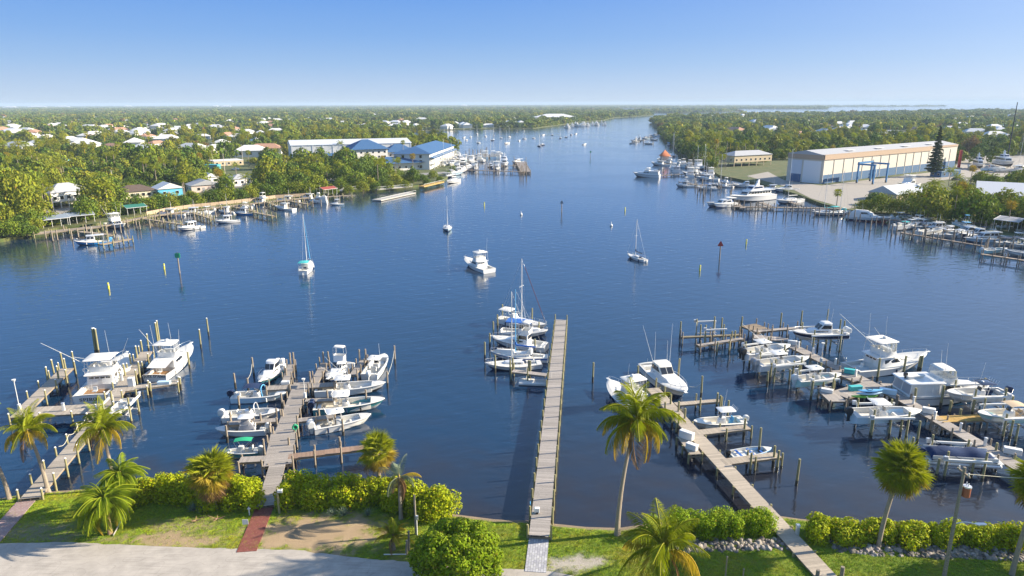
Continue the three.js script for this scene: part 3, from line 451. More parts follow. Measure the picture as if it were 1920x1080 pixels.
function bowRail(t, h, s0, s1, ht = .6, inset = .1) { const g = []; for (const q of [1, -1]) { const pts = []; for (let i = 0; i <= 8; i++) { const s = lerp(s0, s1, i / 8), k = h.at(s), y = k.sh + ht * (i === 0 ? .55 : 1); pts.push([k.x, y, q * Math.max(.05, k.b - inset)]); if (i % 2 === 0) g.push(rod([k.x, k.sh, q * Math.max(.05, k.b - inset)], [k.x, y, q * Math.max(.05, k.b - inset)], .018, .018, 5)); } g.push(pipe(pts, .022, 5, 16)); } const k = h.at(s1); g.push(rod([k.x, k.sh + ht, -Math.max(.05, k.b - inset)], [k.x, k.sh + ht, Math.max(.05, k.b - inset)], .022)); part('bow_rail', g, M.steel, t); }

function centerConsole(t, o) {
  const { L } = o, B = o.B || Math.min(3.05, L * .345), fb = o.fb || .42 + L * .062, bow = o.bow || fb * 1.32;
  const h = hull(t, { L, B, fb, bow, mat: o.hull, bottom: o.bottom || M.bottomWhite, cockpit: [.035, .80], sole: .3, gw: .2, stripe: o.stripe, stripeMat: o.stripeMat, deckMat: o.deckMat, tr: .93, p: 2.5, q: .66 });
  part('foredeck_seat', loft([{ x0: L * .62, x1: L * .8, w0: B * .26, w1: B * .14, r: .1, y: .29 }, { x0: L * .63, x1: L * .79, w0: B * .25, w1: B * .13, r: .1, y: .62 }]), M.deck, t);
  const cx = L * (o.cx ?? .44), cw = B * .17; const A = { x0: cx - .45, x1: cx + .55, w: cw, r: .1, y: .3 }, Bv = { x0: cx - .4, x1: cx + .2, w: cw * .9, r: .12, y: 1.35 };
  const con = part('console', loft([A, { x0: cx - .45, x1: cx + .48, w: cw, r: .1, y: .95 }, Bv]), o.consoleMat || M.gel, t); part('windshield', slab([[cx + .3, 1.3, cw * .85], [cx + .3, 1.3, -cw * .85], [cx + .08, 1.75, -cw * .75], [cx + .08, 1.75, cw * .75]], .02), M.glass, con);
  const wheel = new THREE.TorusGeometry(.18, .02, 5, 12); wheel.rotateY(Math.PI / 2); wheel.rotateZ(-.5); wheel.translate(cx - .5, 1.1, 0); part('steering_wheel', wheel, M.black, con);
  const seat = part('helm_seat', [rbox(.5, .18, cw * 1.9, cx - 1.15, .98, 0, .06), rbox(.12, .4, cw * 1.9, cx - 1.4, 1.18, 0, .05), box(.4, .6, cw * 1.5, cx - 1.15, .6, 0)], o.seatMat || M.deck, t);
  part('stern_bench', rbox(.5, .5, B * .66, L * .075, .62, 0, .08), M.deck, t);
  const ty = 2.35 + (o.tall || 0), tl = o.tl || 2.1, tw = o.tw || B * .7, tx = cx - .45;
  if (o.top === 'ttop' || o.top === 'tower') {
    const legs = []; for (const q of [1, -1]) { legs.push(pipe([[cx + .5, .32, q * cw * 1.15], [cx + .35, 1.3, q * cw * 1.2], [cx + .2, ty, q * tw * .42]], .03, 5, 8), pipe([[cx - .6, .32, q * cw * 1.15], [cx - .7, 1.3, q * cw * 1.2], [cx - .9, ty, q * tw * .42]], .03, 5, 8), rod([cx + .35, 1.4, q * cw * 1.2], [cx - .75, 1.4, q * cw * 1.2], .022)); }
    part('top_frame', legs, o.frameMat || M.alu, t);
    const tp = part('hardtop', loft([{ x0: tx - tl / 2, x1: tx + tl / 2, w: tw / 2, r: .25, y: ty }, { x0: tx - tl / 2 - .04, x1: tx + tl / 2 + .04, w: tw / 2 + .04, r: .28, y: ty + .05 }, { x0: tx - tl / 2 + .06, x1: tx + tl / 2 - .06, w: tw / 2 - .05, r: .25, y: ty + .1, crown: .05 }], true, true), o.topMat || M.gel, t);
    for (let i = -2; i <= 2; i++) part('rod_holder', rod([tx - tl / 2, ty + .02, i * tw * .2], [tx - tl / 2 - .22, ty + .42, i * tw * .2], .028), M.alu, tp);
    const dome = new THREE.SphereGeometry(.2, 10, 6, 0, 6.29, 0, 1.6); dome.scale(1, .7, 1); dome.translate(tx + .4, ty + .13, 0); if (o.radar !== false) part('radar_dome', dome, M.white, tp);
    whips(t, [[tx, ty + .1, tw * .42, 2.4, -.3], [tx, ty + .1, -tw * .42, 2.2, -.3]].slice(0, o.whips ?? 1));
    if (o.top === 'tower') { const u = []; for (const q of [1, -1]) u.push(rod([tx - .8, ty + .1, q * tw * .42], [tx - .35, ty + 1.7, q * .45], .028), rod([tx + .7, ty + .1, q * tw * .42], [tx + .3, ty + 1.7, q * .45], .028), rod([tx - .35, ty + 1.7, q * .45], [tx + .3, ty + 1.7, q * .45], .026)); part('tower', u, M.alu, t); part('tower_top', [rbox(1.3, .07, 1.2, tx, ty + 2.3, 0, .03), ...[-1, 1].map(q => rod([tx, ty + 1.7, q * .45], [tx, ty + 2.3, q * .5], .022))], o.topMat || M.canvas, t); }
    if (o.riggers) for (const q of [1, -1]) part('outrigger', rod([tx + .2, ty, q * tw * .45], [tx - 2.6, ty + 2.6, q * (tw * .45 + 1.1)], .028, .012, 5), M.white, t);
  } else if (o.top === 'bimini') {
    const bow3 = []; for (const q of [1, -1]) bow3.push(rod([cx, fb + .02, q * B * .42], [tx - tl / 2, ty - .25, q * tw / 2], .018), rod([cx, fb + .02, q * B * .42], [tx + tl / 2, ty - .25, q * tw / 2], .018)); part('top_frame', bow3, M.steel, t);
    const rows = []; for (let i = 0; i <= 6; i++) { const r = []; for (let j = 0; j <= 6; j++) { const u = i / 6, v = j / 6 - .5; r.push([tx + (u - .5) * tl, ty - .25 + .22 * Math.sin(Math.PI * u) * .5 - v * v * .9 * .35 + .12, v * tw]); } rows.push(r.reverse()); } part('bimini_canopy', strip(rows, false, .9), o.topMat || M.navy, t);
  }
  if (o.shroud) part('console_cover', loft([{ x0: cx - 1.5, x1: cx + .75, w: cw * 1.5, r: .2, y: .32 }, { x0: cx - 1.4, x1: cx + .55, w: cw * 1.3, r: .25, y: 1.1 }, { x0: cx - .5, x1: cx + .1, w: cw * .8, r: .2, y: ty - .1 }]), o.shroud, t);
  if (o.arch) part('spray_arch', pipe([[cx + 1.1, fb, B * .36], [cx + .9, ty - .4, B * .3], [cx + .85, ty - .15, 0], [cx + .9, ty - .4, -B * .3], [cx + 1.1, fb, -B * .36]], .07, 6, 18), o.arch, t);
  const ne = o.eng ?? 1; for (let i = 0; i < ne; i++) outboard(t, -.05, fb - .15, (i - (ne - 1) / 2) * .72, o.engMat || M.white, o.es || (L > 7 ? 1 : .8));
  part('hatch', rbox(.5, .03, .4, L * .86, bow - .05 + .02, 0, .02, 1), M.nonskid, t);
  part('cleat', [rod([L * .93, bow, .12], [L * .93, bow + .07, .12], .03), rod([.25, fb, B * .42], [.45, fb + .06, B * .42], .03)], M.steel, t);
}
const letters = await new FontLoader().loadAsync('fonts/droid/droid_serif_bold.typeface.json');
function transomName(t, text, size, y, o = {}) { const g = new TextGeometry(text, { font: letters, size, depth: .015, curveSegments: 3 }); g.computeBoundingBox(); g.translate(-g.boundingBox.max.x / 2, 0, 0); g.scale(o.sx || 1, 1, 1); g.rotateY(-Math.PI / 2); g.translate(-.012, y, 0); part('name_lettering', g, o.mat || M.black, t); }
function sportfisher(t, o) {
  const { L } = o, B = o.B || L * .335, fb = o.fb || L * .085, bow = o.bow || L * .158, D = fb + .02;
  const h = hull(t, { L, B, fb, bow, draft: .8, mat: o.hull || M.gel, bottom: o.bottom || M.bottomBlue, cockpit: [.02, .27], sole: fb * .45, gw: .28, p: 2.3, q: .74, tr: .9, sag: L * .012, rub: .05, stripe: o.stripe, stripeMat: o.stripeMat, camber: .12 });
  part('cockpit_sole', box(L * .24, .02, B * .74, L * .145, fb * .45 + .012, 0), o.soleMat || M.teak, t);
  part('covering_board', [box(.3, .03, B * .86, .17, h.at(.01).sh + .025, 0)], o.teakRail ? M.teak : M.deck, t);
  const hh = o.house || L * .105, A = { x0: L * .27, x1: L * .66, w0: B * .4, w1: B * .3, r: .35, y: D - .1 }, Bt = { x0: L * .285, x1: L * .5, w0: B * .37, w1: B * .33, r: .3, y: D + hh };
  const cab = part('cabin', loft([A, Bt]), o.cabinMat || M.gel, t);
  part('side_window', onFace(A, Bt, 'S', .18, .86, .42, .8, .03, .012), M.glass, cab); part('side_window', onFace(A, Bt, 'P', .14, .82, .42, .8, .03, .012), M.glass, cab);
  if (o.frontGlass) for (const [a, b] of [[.08, .36], [.38, .62], [.64, .92]]) part('windscreen', onFace(A, Bt, 'F', a, b, .38, .82, .03, .012), M.glass, cab);
  for (let i = 0; i < (o.aftWin ?? 4); i++) part('aft_window', onFace(A, Bt, 'A', .12 + i * .2, .28 + i * .2, .62, .76, .03, .012), M.glass, cab);
  part('cabin_door', onFace(A, Bt, 'A', .42, .58, .08, .58, .03, .010), M.deck, cab);
  const y1 = D + hh, f0 = L * (o.f0 ?? .235), f1 = L * .5;
  part('bridge_deck', loft([{ x0: f0, x1: f1, w: B * .38, r: .3, y: y1 }, { x0: f0 - .05, x1: f1 + .05, w: B * .4, r: .3, y: y1 + .1 }], true, true), M.gel, t);
  const C = { x0: L * .33, x1: f1 + .05, w0: B * .37, w1: B * .33, r: .4, y: y1 + .1 }, Dv = { x0: L * .34, x1: f1 - .28, w0: B * .385, w1: B * .34, r: .4, y: y1 + .92 };
  const fly = part('flybridge', [strip([ring(C).reverse(), ring(Dv).reverse()], true, .5)], M.gel, t); part('bridge_floor', box(L * .17, .03, B * .66, L * .415, y1 + .13, 0), M.nonskid, fly);
  part('helm_console', loft([{ x0: L * .41, x1: L * .46, w: B * .2, r: .08, y: y1 + .12 }, { x0: L * .42, x1: L * .455, w: B * .2, r: .08, y: y1 + 1.1 }]), M.gel, t);
  for (const q of [-1, 1]) part('helm_chair', [rbox(.5, .14, .5, L * .365, y1 + .75, q * .5, .06), rbox(.1, .55, .5, L * .365 - .24, y1 + 1.0, q * .5, .05), rod([L * .365, y1 + .1, q * .5], [L * .365, y1 + .7, q * .5], .05)], M.canvas, t);
  const ht = y1 + (o.topH || 2.15), posts = []; for (const q of [1, -1]) posts.push(rod([L * .34, y1 + .85, q * B * .37], [L * .33, ht, q * B * .34], .035), rod([L * .41, y1 + .9, q * B * .36], [L * .405, ht, q * B * .33], .03), rod([f1 - .3, y1 + .9, q * B * .31], [L * .47, ht, q * B * .28], .03), rod([L * .255, y1 + .1, q * B * .36], [L * .27, ht, q * B * .34], .03)); part('top_frame', posts, M.alu, t);
  const top = part('hardtop', loft([{ x0: L * .255, x1: L * .485, w: B * .38, r: .35, y: ht }, { x0: L * .25, x1: L * .49, w: B * .39, r: .38, y: ht + .07 }, { x0: L * .27, x1: L * .475, w: B * .36, r: .35, y: ht + .14, crown: .06 }], true, true), o.topMat || M.canvas, t);
  if (o.dome !== false) { const d = new THREE.SphereGeometry(.32, 12, 7); d.scale(1, .75, 1); d.translate(L * .4, ht + .32, 0); part('radar_dome', d, M.white, top); }
  if (o.clear !== false) for (const f of ['S', 'P', 'F']) part('clear_curtain', onFace({ ...Dv, x0: L * .335 }, { x0: L * .33, x1: L * .475, w0: B * .35, w1: B * .3, y: ht }, f, .03, .97, .02, .97, .012, .004), M.clear, t);
  if (o.awning) part('cockpit_awning', strip([[[f0, y1 + .1, -B * .38], [f0, y1 + .1, B * .38]], [[L * .06, y1 - .35, -B * .36], [L * .06, y1 - .35, B * .36]]], false, .1), M.canvas, t);
  part('ladder', [-.2, .2].map(z => rod([L * .235, fb * .5, z - B * .25], [L * .255, y1 + .2, z - B * .25], .022)).concat([0, 1, 2, 3, 4].map(i => rod([L * .238, fb * .6 + i * .36, -.2 - B * .25], [L * .238, fb * .6 + i * .36, .2 - B * .25], .018))), M.alu, t);
  const fc = part('fighting_chair', [rod([L * .13, fb * .45, 0], [L * .13, fb * .45 + .5, 0], .06), rbox(.55, .1, .6, L * .13, fb * .45 + .55, 0, .04), rbox(.08, .55, .55, L * .13 + .28, fb * .45 + .85, 0, .04), rod([L * .13 - .5, fb * .45 + .3, -.25], [L * .13 - .5, fb * .45 + .3, .25], .03)], M.white, t);
  if (o.riggers !== false) for (const q of [1, -1]) { const r = part('outrigger', [rod([L * .42, y1 + .6, q * B * .4], [L * (o.rx ?? .12), y1 + L * .42, q * (B * .4 + L * (o.rz ?? .2))], .035, .015, 6), rod([L * .42, y1 + 1.7, q * B * .38], [L * .3, y1 + L * .19, q * (B * .4 + L * .08)], .015)], M.white, t); }
  whips(t, [[L * .3, ht + .1, B * .35, L * .3, -.3], [L * .3, ht + .1, -B * .35, L * .27, -.3]].slice(0, o.whips ?? 2));
  bowRail(t, h, .58, .985, .55); part('hatch', rbox(.65, .05, .65, L * .76, h.at(.76).sh + .14, 0, .04), M.nonskid, t); part('anchor_pulpit', [rbox(.9, .08, .4, L + .1, bow + .02, 0, .03), rod([L + .1, bow + .1, 0], [L + .5, bow - .12, 0], .05)], M.white, t);
  part('foredeck_pad', rbox(L * .09, .1, B * .3, L * .68, h.at(.68).sh + .17, 0, .04), M.canvas, t);
  if (o.text) transomName(t, o.text, o.ts || .42, o.ty || fb * .42, { sx: o.tsx || 1 });
  if (o.ring) { const r = new THREE.TorusGeometry(.33, .07, 6, 16); r.rotateY(Math.PI / 2); r.rotateZ(.2); r.translate(L * .33, y1 + .5, -B * .42); part('life_ring', r, M.white, t); }
}
function cruiser(t, o) {  // express cruiser with a raked windscreen and hardtop
  const { L } = o, B = o.B || L * .31, fb = L * .095, bow = L * .145; const h = hull(t, { L, B, fb, bow, mat: o.hull, bottom: o.bottom, cockpit: [.03, .3], sole: fb * .5, stripe: o.stripe, stripeMat: o.stripeMat, camber: .16, p: 2.6, q: .7, rub: .045 });
  const A = { x0: L * .3, x1: L * .84, w0: B * .40, w1: B * .16, r: .3, y: fb }, A2 = { x0: L * .31, x1: L * .66, w0: B * .36, w1: B * .24, r: .3, y: bow + .22 }, tr = part('cabin_trunk', loft([A, A2]), M.gel, t);
  for (const f of ['S', 'P']) part('side_window', onFace(A, A2, f, f === 'S' ? .2 : .3, f === 'S' ? .7 : .8, .55, .82, .02, .01), M.glass, tr);
  const y2 = bow + .22, D0 = { x0: L * .3, x1: L * .56, w0: B * .35, w1: B * .26, r: .3, y: y2 }, D1 = { x0: L * .31, x1: L * .47, w0: B * .32, w1: B * .27, r: .3, y: y2 + .95 }, dh = part('deckhouse', loft([D0, D1, { x0: L * .3, x1: L * .45, w: B * .29, r: .3, y: y2 + 1.1, crown: .1 }]), o.houseMat || M.gel, t);
  for (const [a, b] of [[.06, .48], [.52, .94]]) part('windscreen', onFace(D0, D1, 'F', a, b, .1, .85, .02, .012), M.glass, dh); for (const f of ['S', 'P']) part('side_window', onFace(D0, D1, f, .12, .88, .2, .85, .02, .012), M.glass, dh); part('aft_window', onFace(D0, D1, 'A', .1, .9, .2, .85, .02, .012), M.glass, dh);
  if (o.fly) { const F0 = { x0: L * .28, x1: L * .46, w: B * .3, r: .3, y: y2 + 1.05 }, F1 = { x0: L * .29, x1: L * .43, w: B * .31, r: .3, y: y2 + 1.75 }; part('flybridge', strip([ring(F0).reverse(), ring(F1).reverse()], true, .5), M.gel, t); part('bimini_canopy', loft([{ x0: L * .28, x1: L * .43, w: B * .3, r: .25, y: y2 + 3.0 }, { x0: L * .3, x1: L * .41, w: B * .25, r: .25, y: y2 + 3.14 }], true, true), o.topMat || M.canvas, t); part('top_frame', [1, -1].flatMap(q => [rod([L * .29, y2 + 1.7, q * B * .3], [L * .285, y2 + 3, q * B * .28], .025), rod([L * .42, y2 + 1.7, q * B * .3], [L * .425, y2 + 3, q * B * .28], .025)]), M.alu, t); }
  part('foredeck_pad', box(L * .17, .03, B * .4, L * .7, h.at(.7).sh + .17, 0), M.deck, t); bowRail(t, h, .4, .985, .55); part('hatch', rbox(.6, .06, .6, L * .82, h.at(.82).sh + .16, 0, .04), M.nonskid, t); part('stern_bench', rbox(.6, .5, B * .7, L * .07, fb * .75, 0, .08), M.canvas, t);
  part('anchor_pulpit', rbox(.8, .08, .45, L + .12, bow + .02, 0, .03), M.white, t);
  for (const q of [1, -1]) if (o.riggers) part('outrigger', rod([L * .36, y2 + 1, q * B * .33], [L * .2, y2 + 6.2, q * B * .6], .03, .012), M.white, t);
  whips(t, (o.whips || [[.34, .2, 3.4], [.34, -.25, 2.6]]).map(([x, z, hh]) => [L * x, y2 + 1.05, B * z, hh, -.2]));
  if (o.out) for (let i = 0; i < o.out; i++) outboard(t, -.05, fb - .1, (i - (o.out - 1) / 2) * .75, o.engMat || M.white, 1);
}
function sailboat(t, o) {
  const { L } = o, B = o.B || L * .31, fb = L * .095, bow = L * .125; const h = hull(t, { L, B, fb, bow, draft: .45, mat: o.hull || M.gel, bottom: o.bottom || M.bottomBlue, cockpit: [.08, .30], sole: fb * .6, gw: B * .2, tr: .62, p: 2.0, q: .85, sag: L * .012, stripe: o.stripe, stripeMat: o.stripeMat, rub: .03, camber: .1 });
  const A = { x0: L * .3, x1: L * .7, w0: B * .29, w1: B * .16, r: .25, y: fb - .05 }, A2 = { x0: L * .31, x1: L * .64, w0: B * .25, w1: B * .15, r: .22, y: fb + L * .045 }, cab = part('cabin_trunk', loft([A, { ...A2, crown: .08 }]), M.gel, t);
  for (const f of ['S', 'P']) for (const [a, b] of [[.16, .34], [.4, .55], [.62, .72]]) part('port_light', onFace(A, A2, f, f === 'S' ? a : 1 - b, f === 'S' ? b : 1 - a, .45, .8, .02, .01), M.glass, cab);
  part('hatch', rbox(.6, .06, .55, L * .5, fb + L * .045 + .09, 0, .03), M.nonskid, cab); part('companionway', rbox(.5, .5, .6, L * .3, fb + .2, 0, .04), o.companionMat || M.navy, cab);
  const mx = L * (o.mx ?? .56), my = fb + L * .045, mh = o.mast || L * 1.12, top = my + mh; const mast = part('mast', rod([mx, my - .3, 0], [mx, top, 0], .085, .06, 8), o.mastMat || M.white, t); part('spreader', rod([mx, my + mh * .55, -B * .24], [mx, my + mh * .55, B * .24], .025), M.alu, mast);
  const stays = [rod([mx, top - .1, 0], [L * .985, bow + .05, 0], .014), rod([mx, top - .1, 0], [.05, fb + .1, 0], .014)]; for (const q of [1, -1]) stays.push(rod([mx, top - .3, 0], [mx, my + mh * .55, q * B * .24], .012), rod([mx, my + mh * .55, q * B * .24], [mx - .1, fb, q * B * .46], .012)); part('rigging', stays, M.steel, t);
  if (o.furl) part('furled_headsail', rod([L * .96, bow + .5, 0], [mx + (L * .985 - mx) * .12, top - mh * .12, 0], o.furlR || .11, .05, 7), o.furl, t);
  const bl = L * .36; part('boom', rod([mx, my + .95, 0], [mx - bl, my + .9, 0], .05), M.white, t);
  if (o.cover) part('sail_cover', pipe([[mx - .05, my + 1.7, 0], [mx - .12, my + 1.25, 0], [mx - bl * .45, my + 1.08, 0], [mx - bl * .97, my + 1.0, 0]], .15, 7, 14), o.cover, t);
  if (o.bimini) { part('bimini_canopy', loft([{ x0: L * .05, x1: L * .3, w: B * .36, r: .2, y: fb + 1.85 }, { x0: L * .07, x1: L * .28, w: B * .26, r: .2, y: fb + 2.0 }], true, true), o.bimini, t); part('bimini_frame', [1, -1].flatMap(q => [rod([L * .18, fb, q * B * .36], [L * .06, fb + 1.85, q * B * .34], .018), rod([L * .18, fb, q * B * .36], [L * .29, fb + 1.85, q * B * .34], .018)]), M.steel, t); }
  if (o.dodger) part('dodger', loft([{ x0: L * .27, x1: L * .38, w0: B * .3, w1: B * .25, r: .2, y: fb + L * .04 }, { x0: L * .28, x1: L * .33, w: B * .24, r: .2, y: fb + L * .04 + .75 }]), o.dodger, t);
  bowRail(t, h, .78, .99, .6, .05); const sr = []; for (const q of [1, -1]) { const pts = []; for (let i = 0; i <= 6; i++) { const k = h.at(lerp(.0, .8, i / 6)); pts.push([k.x, k.sh + .58, q * (k.b - .05)]); sr.push(rod([k.x, k.sh, q * (k.b - .05)], [k.x, k.sh + .58, q * (k.b - .05)], .015)); } sr.push(pipe(pts, .012, 4, 12)); } part('lifeline', sr, M.steel, t);
  part('rudder', box(.35, .9, .06, -.12, .1, 0), M.white, t); const w = new THREE.TorusGeometry(.35, .02, 5, 14); w.rotateY(Math.PI / 2); w.translate(L * .13, fb + .55, 0); part('steering_wheel', w, M.steel, t);
  if (o.deckCover) part('deck_cover', loft([{ x0: L * .56, x1: L * .96, w0: B * .40, w1: B * .1, r: .25, y: fb + .12 }, { x0: L * .58, x1: L * .88, w0: B * .12, w1: B * .05, r: .1, y: fb + .75 }]), o.deckCover, t);
}
function smallSail(t, o) { const { L } = o, B = L * .3, fb = L * .1; hull(t, { L, B, fb, bow: fb * 1.3, mat: o.hull, tr: .65, p: 2, q: .85, cockpit: [.1, .32], sole: .3 }); part('cabin_trunk', loft([{ x0: L * .34, x1: L * .7, w0: B * .27, w1: B * .15, r: .2, y: fb - .05 }, { x0: L * .35, x1: L * .62, w0: B * .22, w1: B * .14, r: .2, y: fb + .5 }]), M.gel, t); if (o.mast) { part('mast', rod([L * .56, fb, 0], [L * .56, fb + o.mast, 0], .11, .08, 6), M.white, t); part('boom', rod([L * .56, fb + 1.3, 0], [L * .2, fb + 1.2, 0], .13), o.cover || M.canvas, t); part('rigging', [rod([L * .56, fb + o.mast, 0], [L, fb * 1.3, 0], .02), rod([L * .56, fb + o.mast, 0], [0, fb, 0], .02)], M.steel, t); } }
function workboat(t, o) {  // downeast or charter boat with a wheelhouse forward
  const { L } = o, B = o.B || L * .32, fb = L * .085, bow = L * .165; const h = hull(t, { L, B, fb, bow, mat: o.hull, bottom: o.bottom, cockpit: [.02, .4], sole: fb * .5, gw: .25, p: 2.4, sag: L * .012, stripe: o.stripe, stripeMat: o.stripeMat, camber: .12 });
  const A = { x0: L * .4, x1: L * .7, w0: B * .37, w1: B * .27, r: .2, y: fb }, A2 = { x0: L * .41, x1: L * .63, w0: B * .35, w1: B * .27, r: .2, y: fb + 1.9 }, w = part('wheelhouse', loft([A, A2]), M.gel, t);
  for (const [a, b] of [[.06, .33], [.37, .63], [.67, .94]]) part('windscreen', onFace(A, A2, 'F', a, b, .52, .88, .02, .012), M.glass, w); for (const f of ['S', 'P']) for (const [a, b] of [[.1, .45], [.52, .88]]) part('side_window', onFace(A, A2, f, a, b, .5, .86, .02, .012), M.glass, w);
  part('roof', loft([{ x0: L * (o.longRoof ? .14 : .3), x1: L * .66, w: B * .38, r: .2, y: fb + 1.9 }, { x0: L * (o.longRoof ? .14 : .3), x1: L * .65, w: B * .37, r: .2, y: fb + 2.02, crown: .05 }], true, true), o.roofMat || M.gel, t); part('roof_post', [1, -1].map(q => rod([L * (o.longRoof ? .16 : .32), fb, q * B * .36], [L * (o.longRoof ? .16 : .32), fb + 1.9, q * B * .36], .035)), M.alu, t);
  part('cabin_trunk', loft([{ x0: L * .66, x1: L * .86, w0: B * .27, w1: B * .12, r: .2, y: lerp(fb, bow, .5) - .1 }, { x0: L * .66, x1: L * .82, w0: B * .22, w1: B * .1, r: .2, y: bow + .12 }]), M.gel, t); bowRail(t, h, .62, .98, .55);
  if (o.fly) { part('flybridge', strip([ring({ x0: L * .36, x1: L * .56, w: B * .3, r: .25, y: fb + 2.02 }).reverse(), ring({ x0: L * .37, x1: L * .54, w: B * .31, r: .25, y: fb + 2.8 }).reverse()], true, .5), M.gel, t); part('bimini_canopy', loft([{ x0: L * .35, x1: L * .53, w: B * .3, r: .2, y: fb + 4.0 }, { x0: L * .37, x1: L * .51, w: B * .25, r: .2, y: fb + 4.12 }], true, true), M.canvas, t); part('top_frame', [1, -1].flatMap(q => [rod([L * .37, fb + 2.7, q * B * .3], [L * .36, fb + 4, q * B * .28], .03), rod([L * .53, fb + 2.7, q * B * .3], [L * .52, fb + 4, q * B * .28], .03)]), M.alu, t); }
  part('mast', rod([L * .45, fb + 2, 0], [L * .45, fb + 2 + (o.mast || 2.5), 0], .05, .03), M.white, t); whips(t, [[L * .5, fb + 2, B * .3, 3, -.2]]); if (o.riggers) for (const q of [1, -1]) part('outrigger', rod([L * .5, fb + 2, q * B * .36], [L * .35, fb + 2 + L * .6, q * B * .8], .03, .012), M.white, t);
  if (o.out) for (let i = 0; i < o.out; i++) outboard(t, -.05, fb - .1, (i - (o.out - 1) / 2) * .75, o.engMat || M.white, 1.05);
}
function trawler(t, o) {  // double cabin motor yacht with aft enclosure and bridge canvas
  const { L } = o, B = o.B || L * .33, fb = L * .115, bow = L * .16; const h = hull(t, { L, B, fb, bow, draft: .9, mat: M.gel, bottom: M.bottomBlack, tr: .9, sag: L * .01, stripe: [.7, .76], stripeMat: M.navy, camber: .08, rub: .05 });
  const A = { x0: L * .02, x1: L * .36, w: B * .44, r: .15, y: fb - .02 }, A2 = { x0: L * .04, x1: L * .35, w: B * .41, r: .15, y: fb + 1.75 }, e = part('aft_enclosure', loft([A, A2]), M.gel, t);
  for (const [a, b] of [[.05, .48], [.52, .95]]) part('enclosure_panel', onFace(A, A2, 'A', a, b, .12, .88, .02, .01), M.greyCanvas, e); for (const f of ['S', 'P']) for (let i = 0; i < 4; i++) part('enclosure_panel', onFace(A, A2, f, .05 + i * .23, .25 + i * .23, .1, .88, .02, .01), o.panelMat || M.canvas, e);
  part('enclosure_roof', loft([{ x0: L * .0, x1: L * .4, w: B * .46, r: .2, y: fb + 1.75 }, { x0: L * .01, x1: L * .39, w: B * .45, r: .2, y: fb + 1.86, crown: .05 }], true, true), M.gel, t);
  const C = { x0: L * .36, x1: L * .66, w0: B * .4, w1: B * .34, r: .25, y: fb }, C2 = { x0: L * .36, x1: L * .58, w0: B * .37, w1: B * .31, r: .25, y: fb + 1.5 }, s = part('saloon', loft([C, C2]), M.gel, t); for (const f of ['S', 'P']) part('side_window', onFace(C, C2, f, .1, .9, .42, .82, .02, .012), M.glass, s); for (const [a, b] of [[.08, .48], [.52, .92]]) part('windscreen', onFace(C, C2, 'F', a, b, .4, .85, .02, .012), M.glass, s);
  const F = { x0: L * .38, x1: L * .58, w: B * .33, r: .25, y: fb + 1.5 }, F2 = { x0: L * .39, x1: L * .55, w: B * .33, r: .25, y: fb + 2.2 }; part('flybridge', strip([ring(F).reverse(), ring(F2).reverse()], true, .5), M.gel, t);
  const T0 = { ...F2, x0: L * .37 }, T1 = { x0: L * .37, x1: L * .52, w: B * .3, r: .25, y: fb + 3.3 }; part('bridge_curtain', strip([ring(T0).reverse(), ring(T1).reverse()], true, .5), M.clear, t); part('bridge_canvas', loft([T1, { x0: L * .385, x1: L * .505, w: B * .24, r: .25, y: fb + 3.5, crown: .05 }]), M.canvas, t);
  part('trunk_cabin', loft([{ x0: L * .64, x1: L * .84, w0: B * .32, w1: B * .16, r: .25, y: bow * .85 }, { x0: L * .64, x1: L * .8, w0: B * .28, w1: B * .14, r: .2, y: bow + .35 }]), M.gel, t); bowRail(t, h, .4, .985, .7); part('anchor_pulpit', rbox(1, .08, .5, L + .1, bow + .04, 0, .03), M.teak, t);
  const tender = part('dinghy', loft([{ x0: L * .06, x1: L * .24, w0: .5, w1: .25, r: .3, y: fb + 1.9 }, { x0: L * .05, x1: L * .26, w0: .62, w1: .35, r: .4, y: fb + 2.3 }]), M.canvas, t); outboard(t, L * .06, fb + 2.2, 0, M.black, .6); whips(t, [[L * .4, fb + 3.3, B * .3, 4, -.3], [L * .5, fb + 3.3, -B * .3, 2, -.2]]);
}
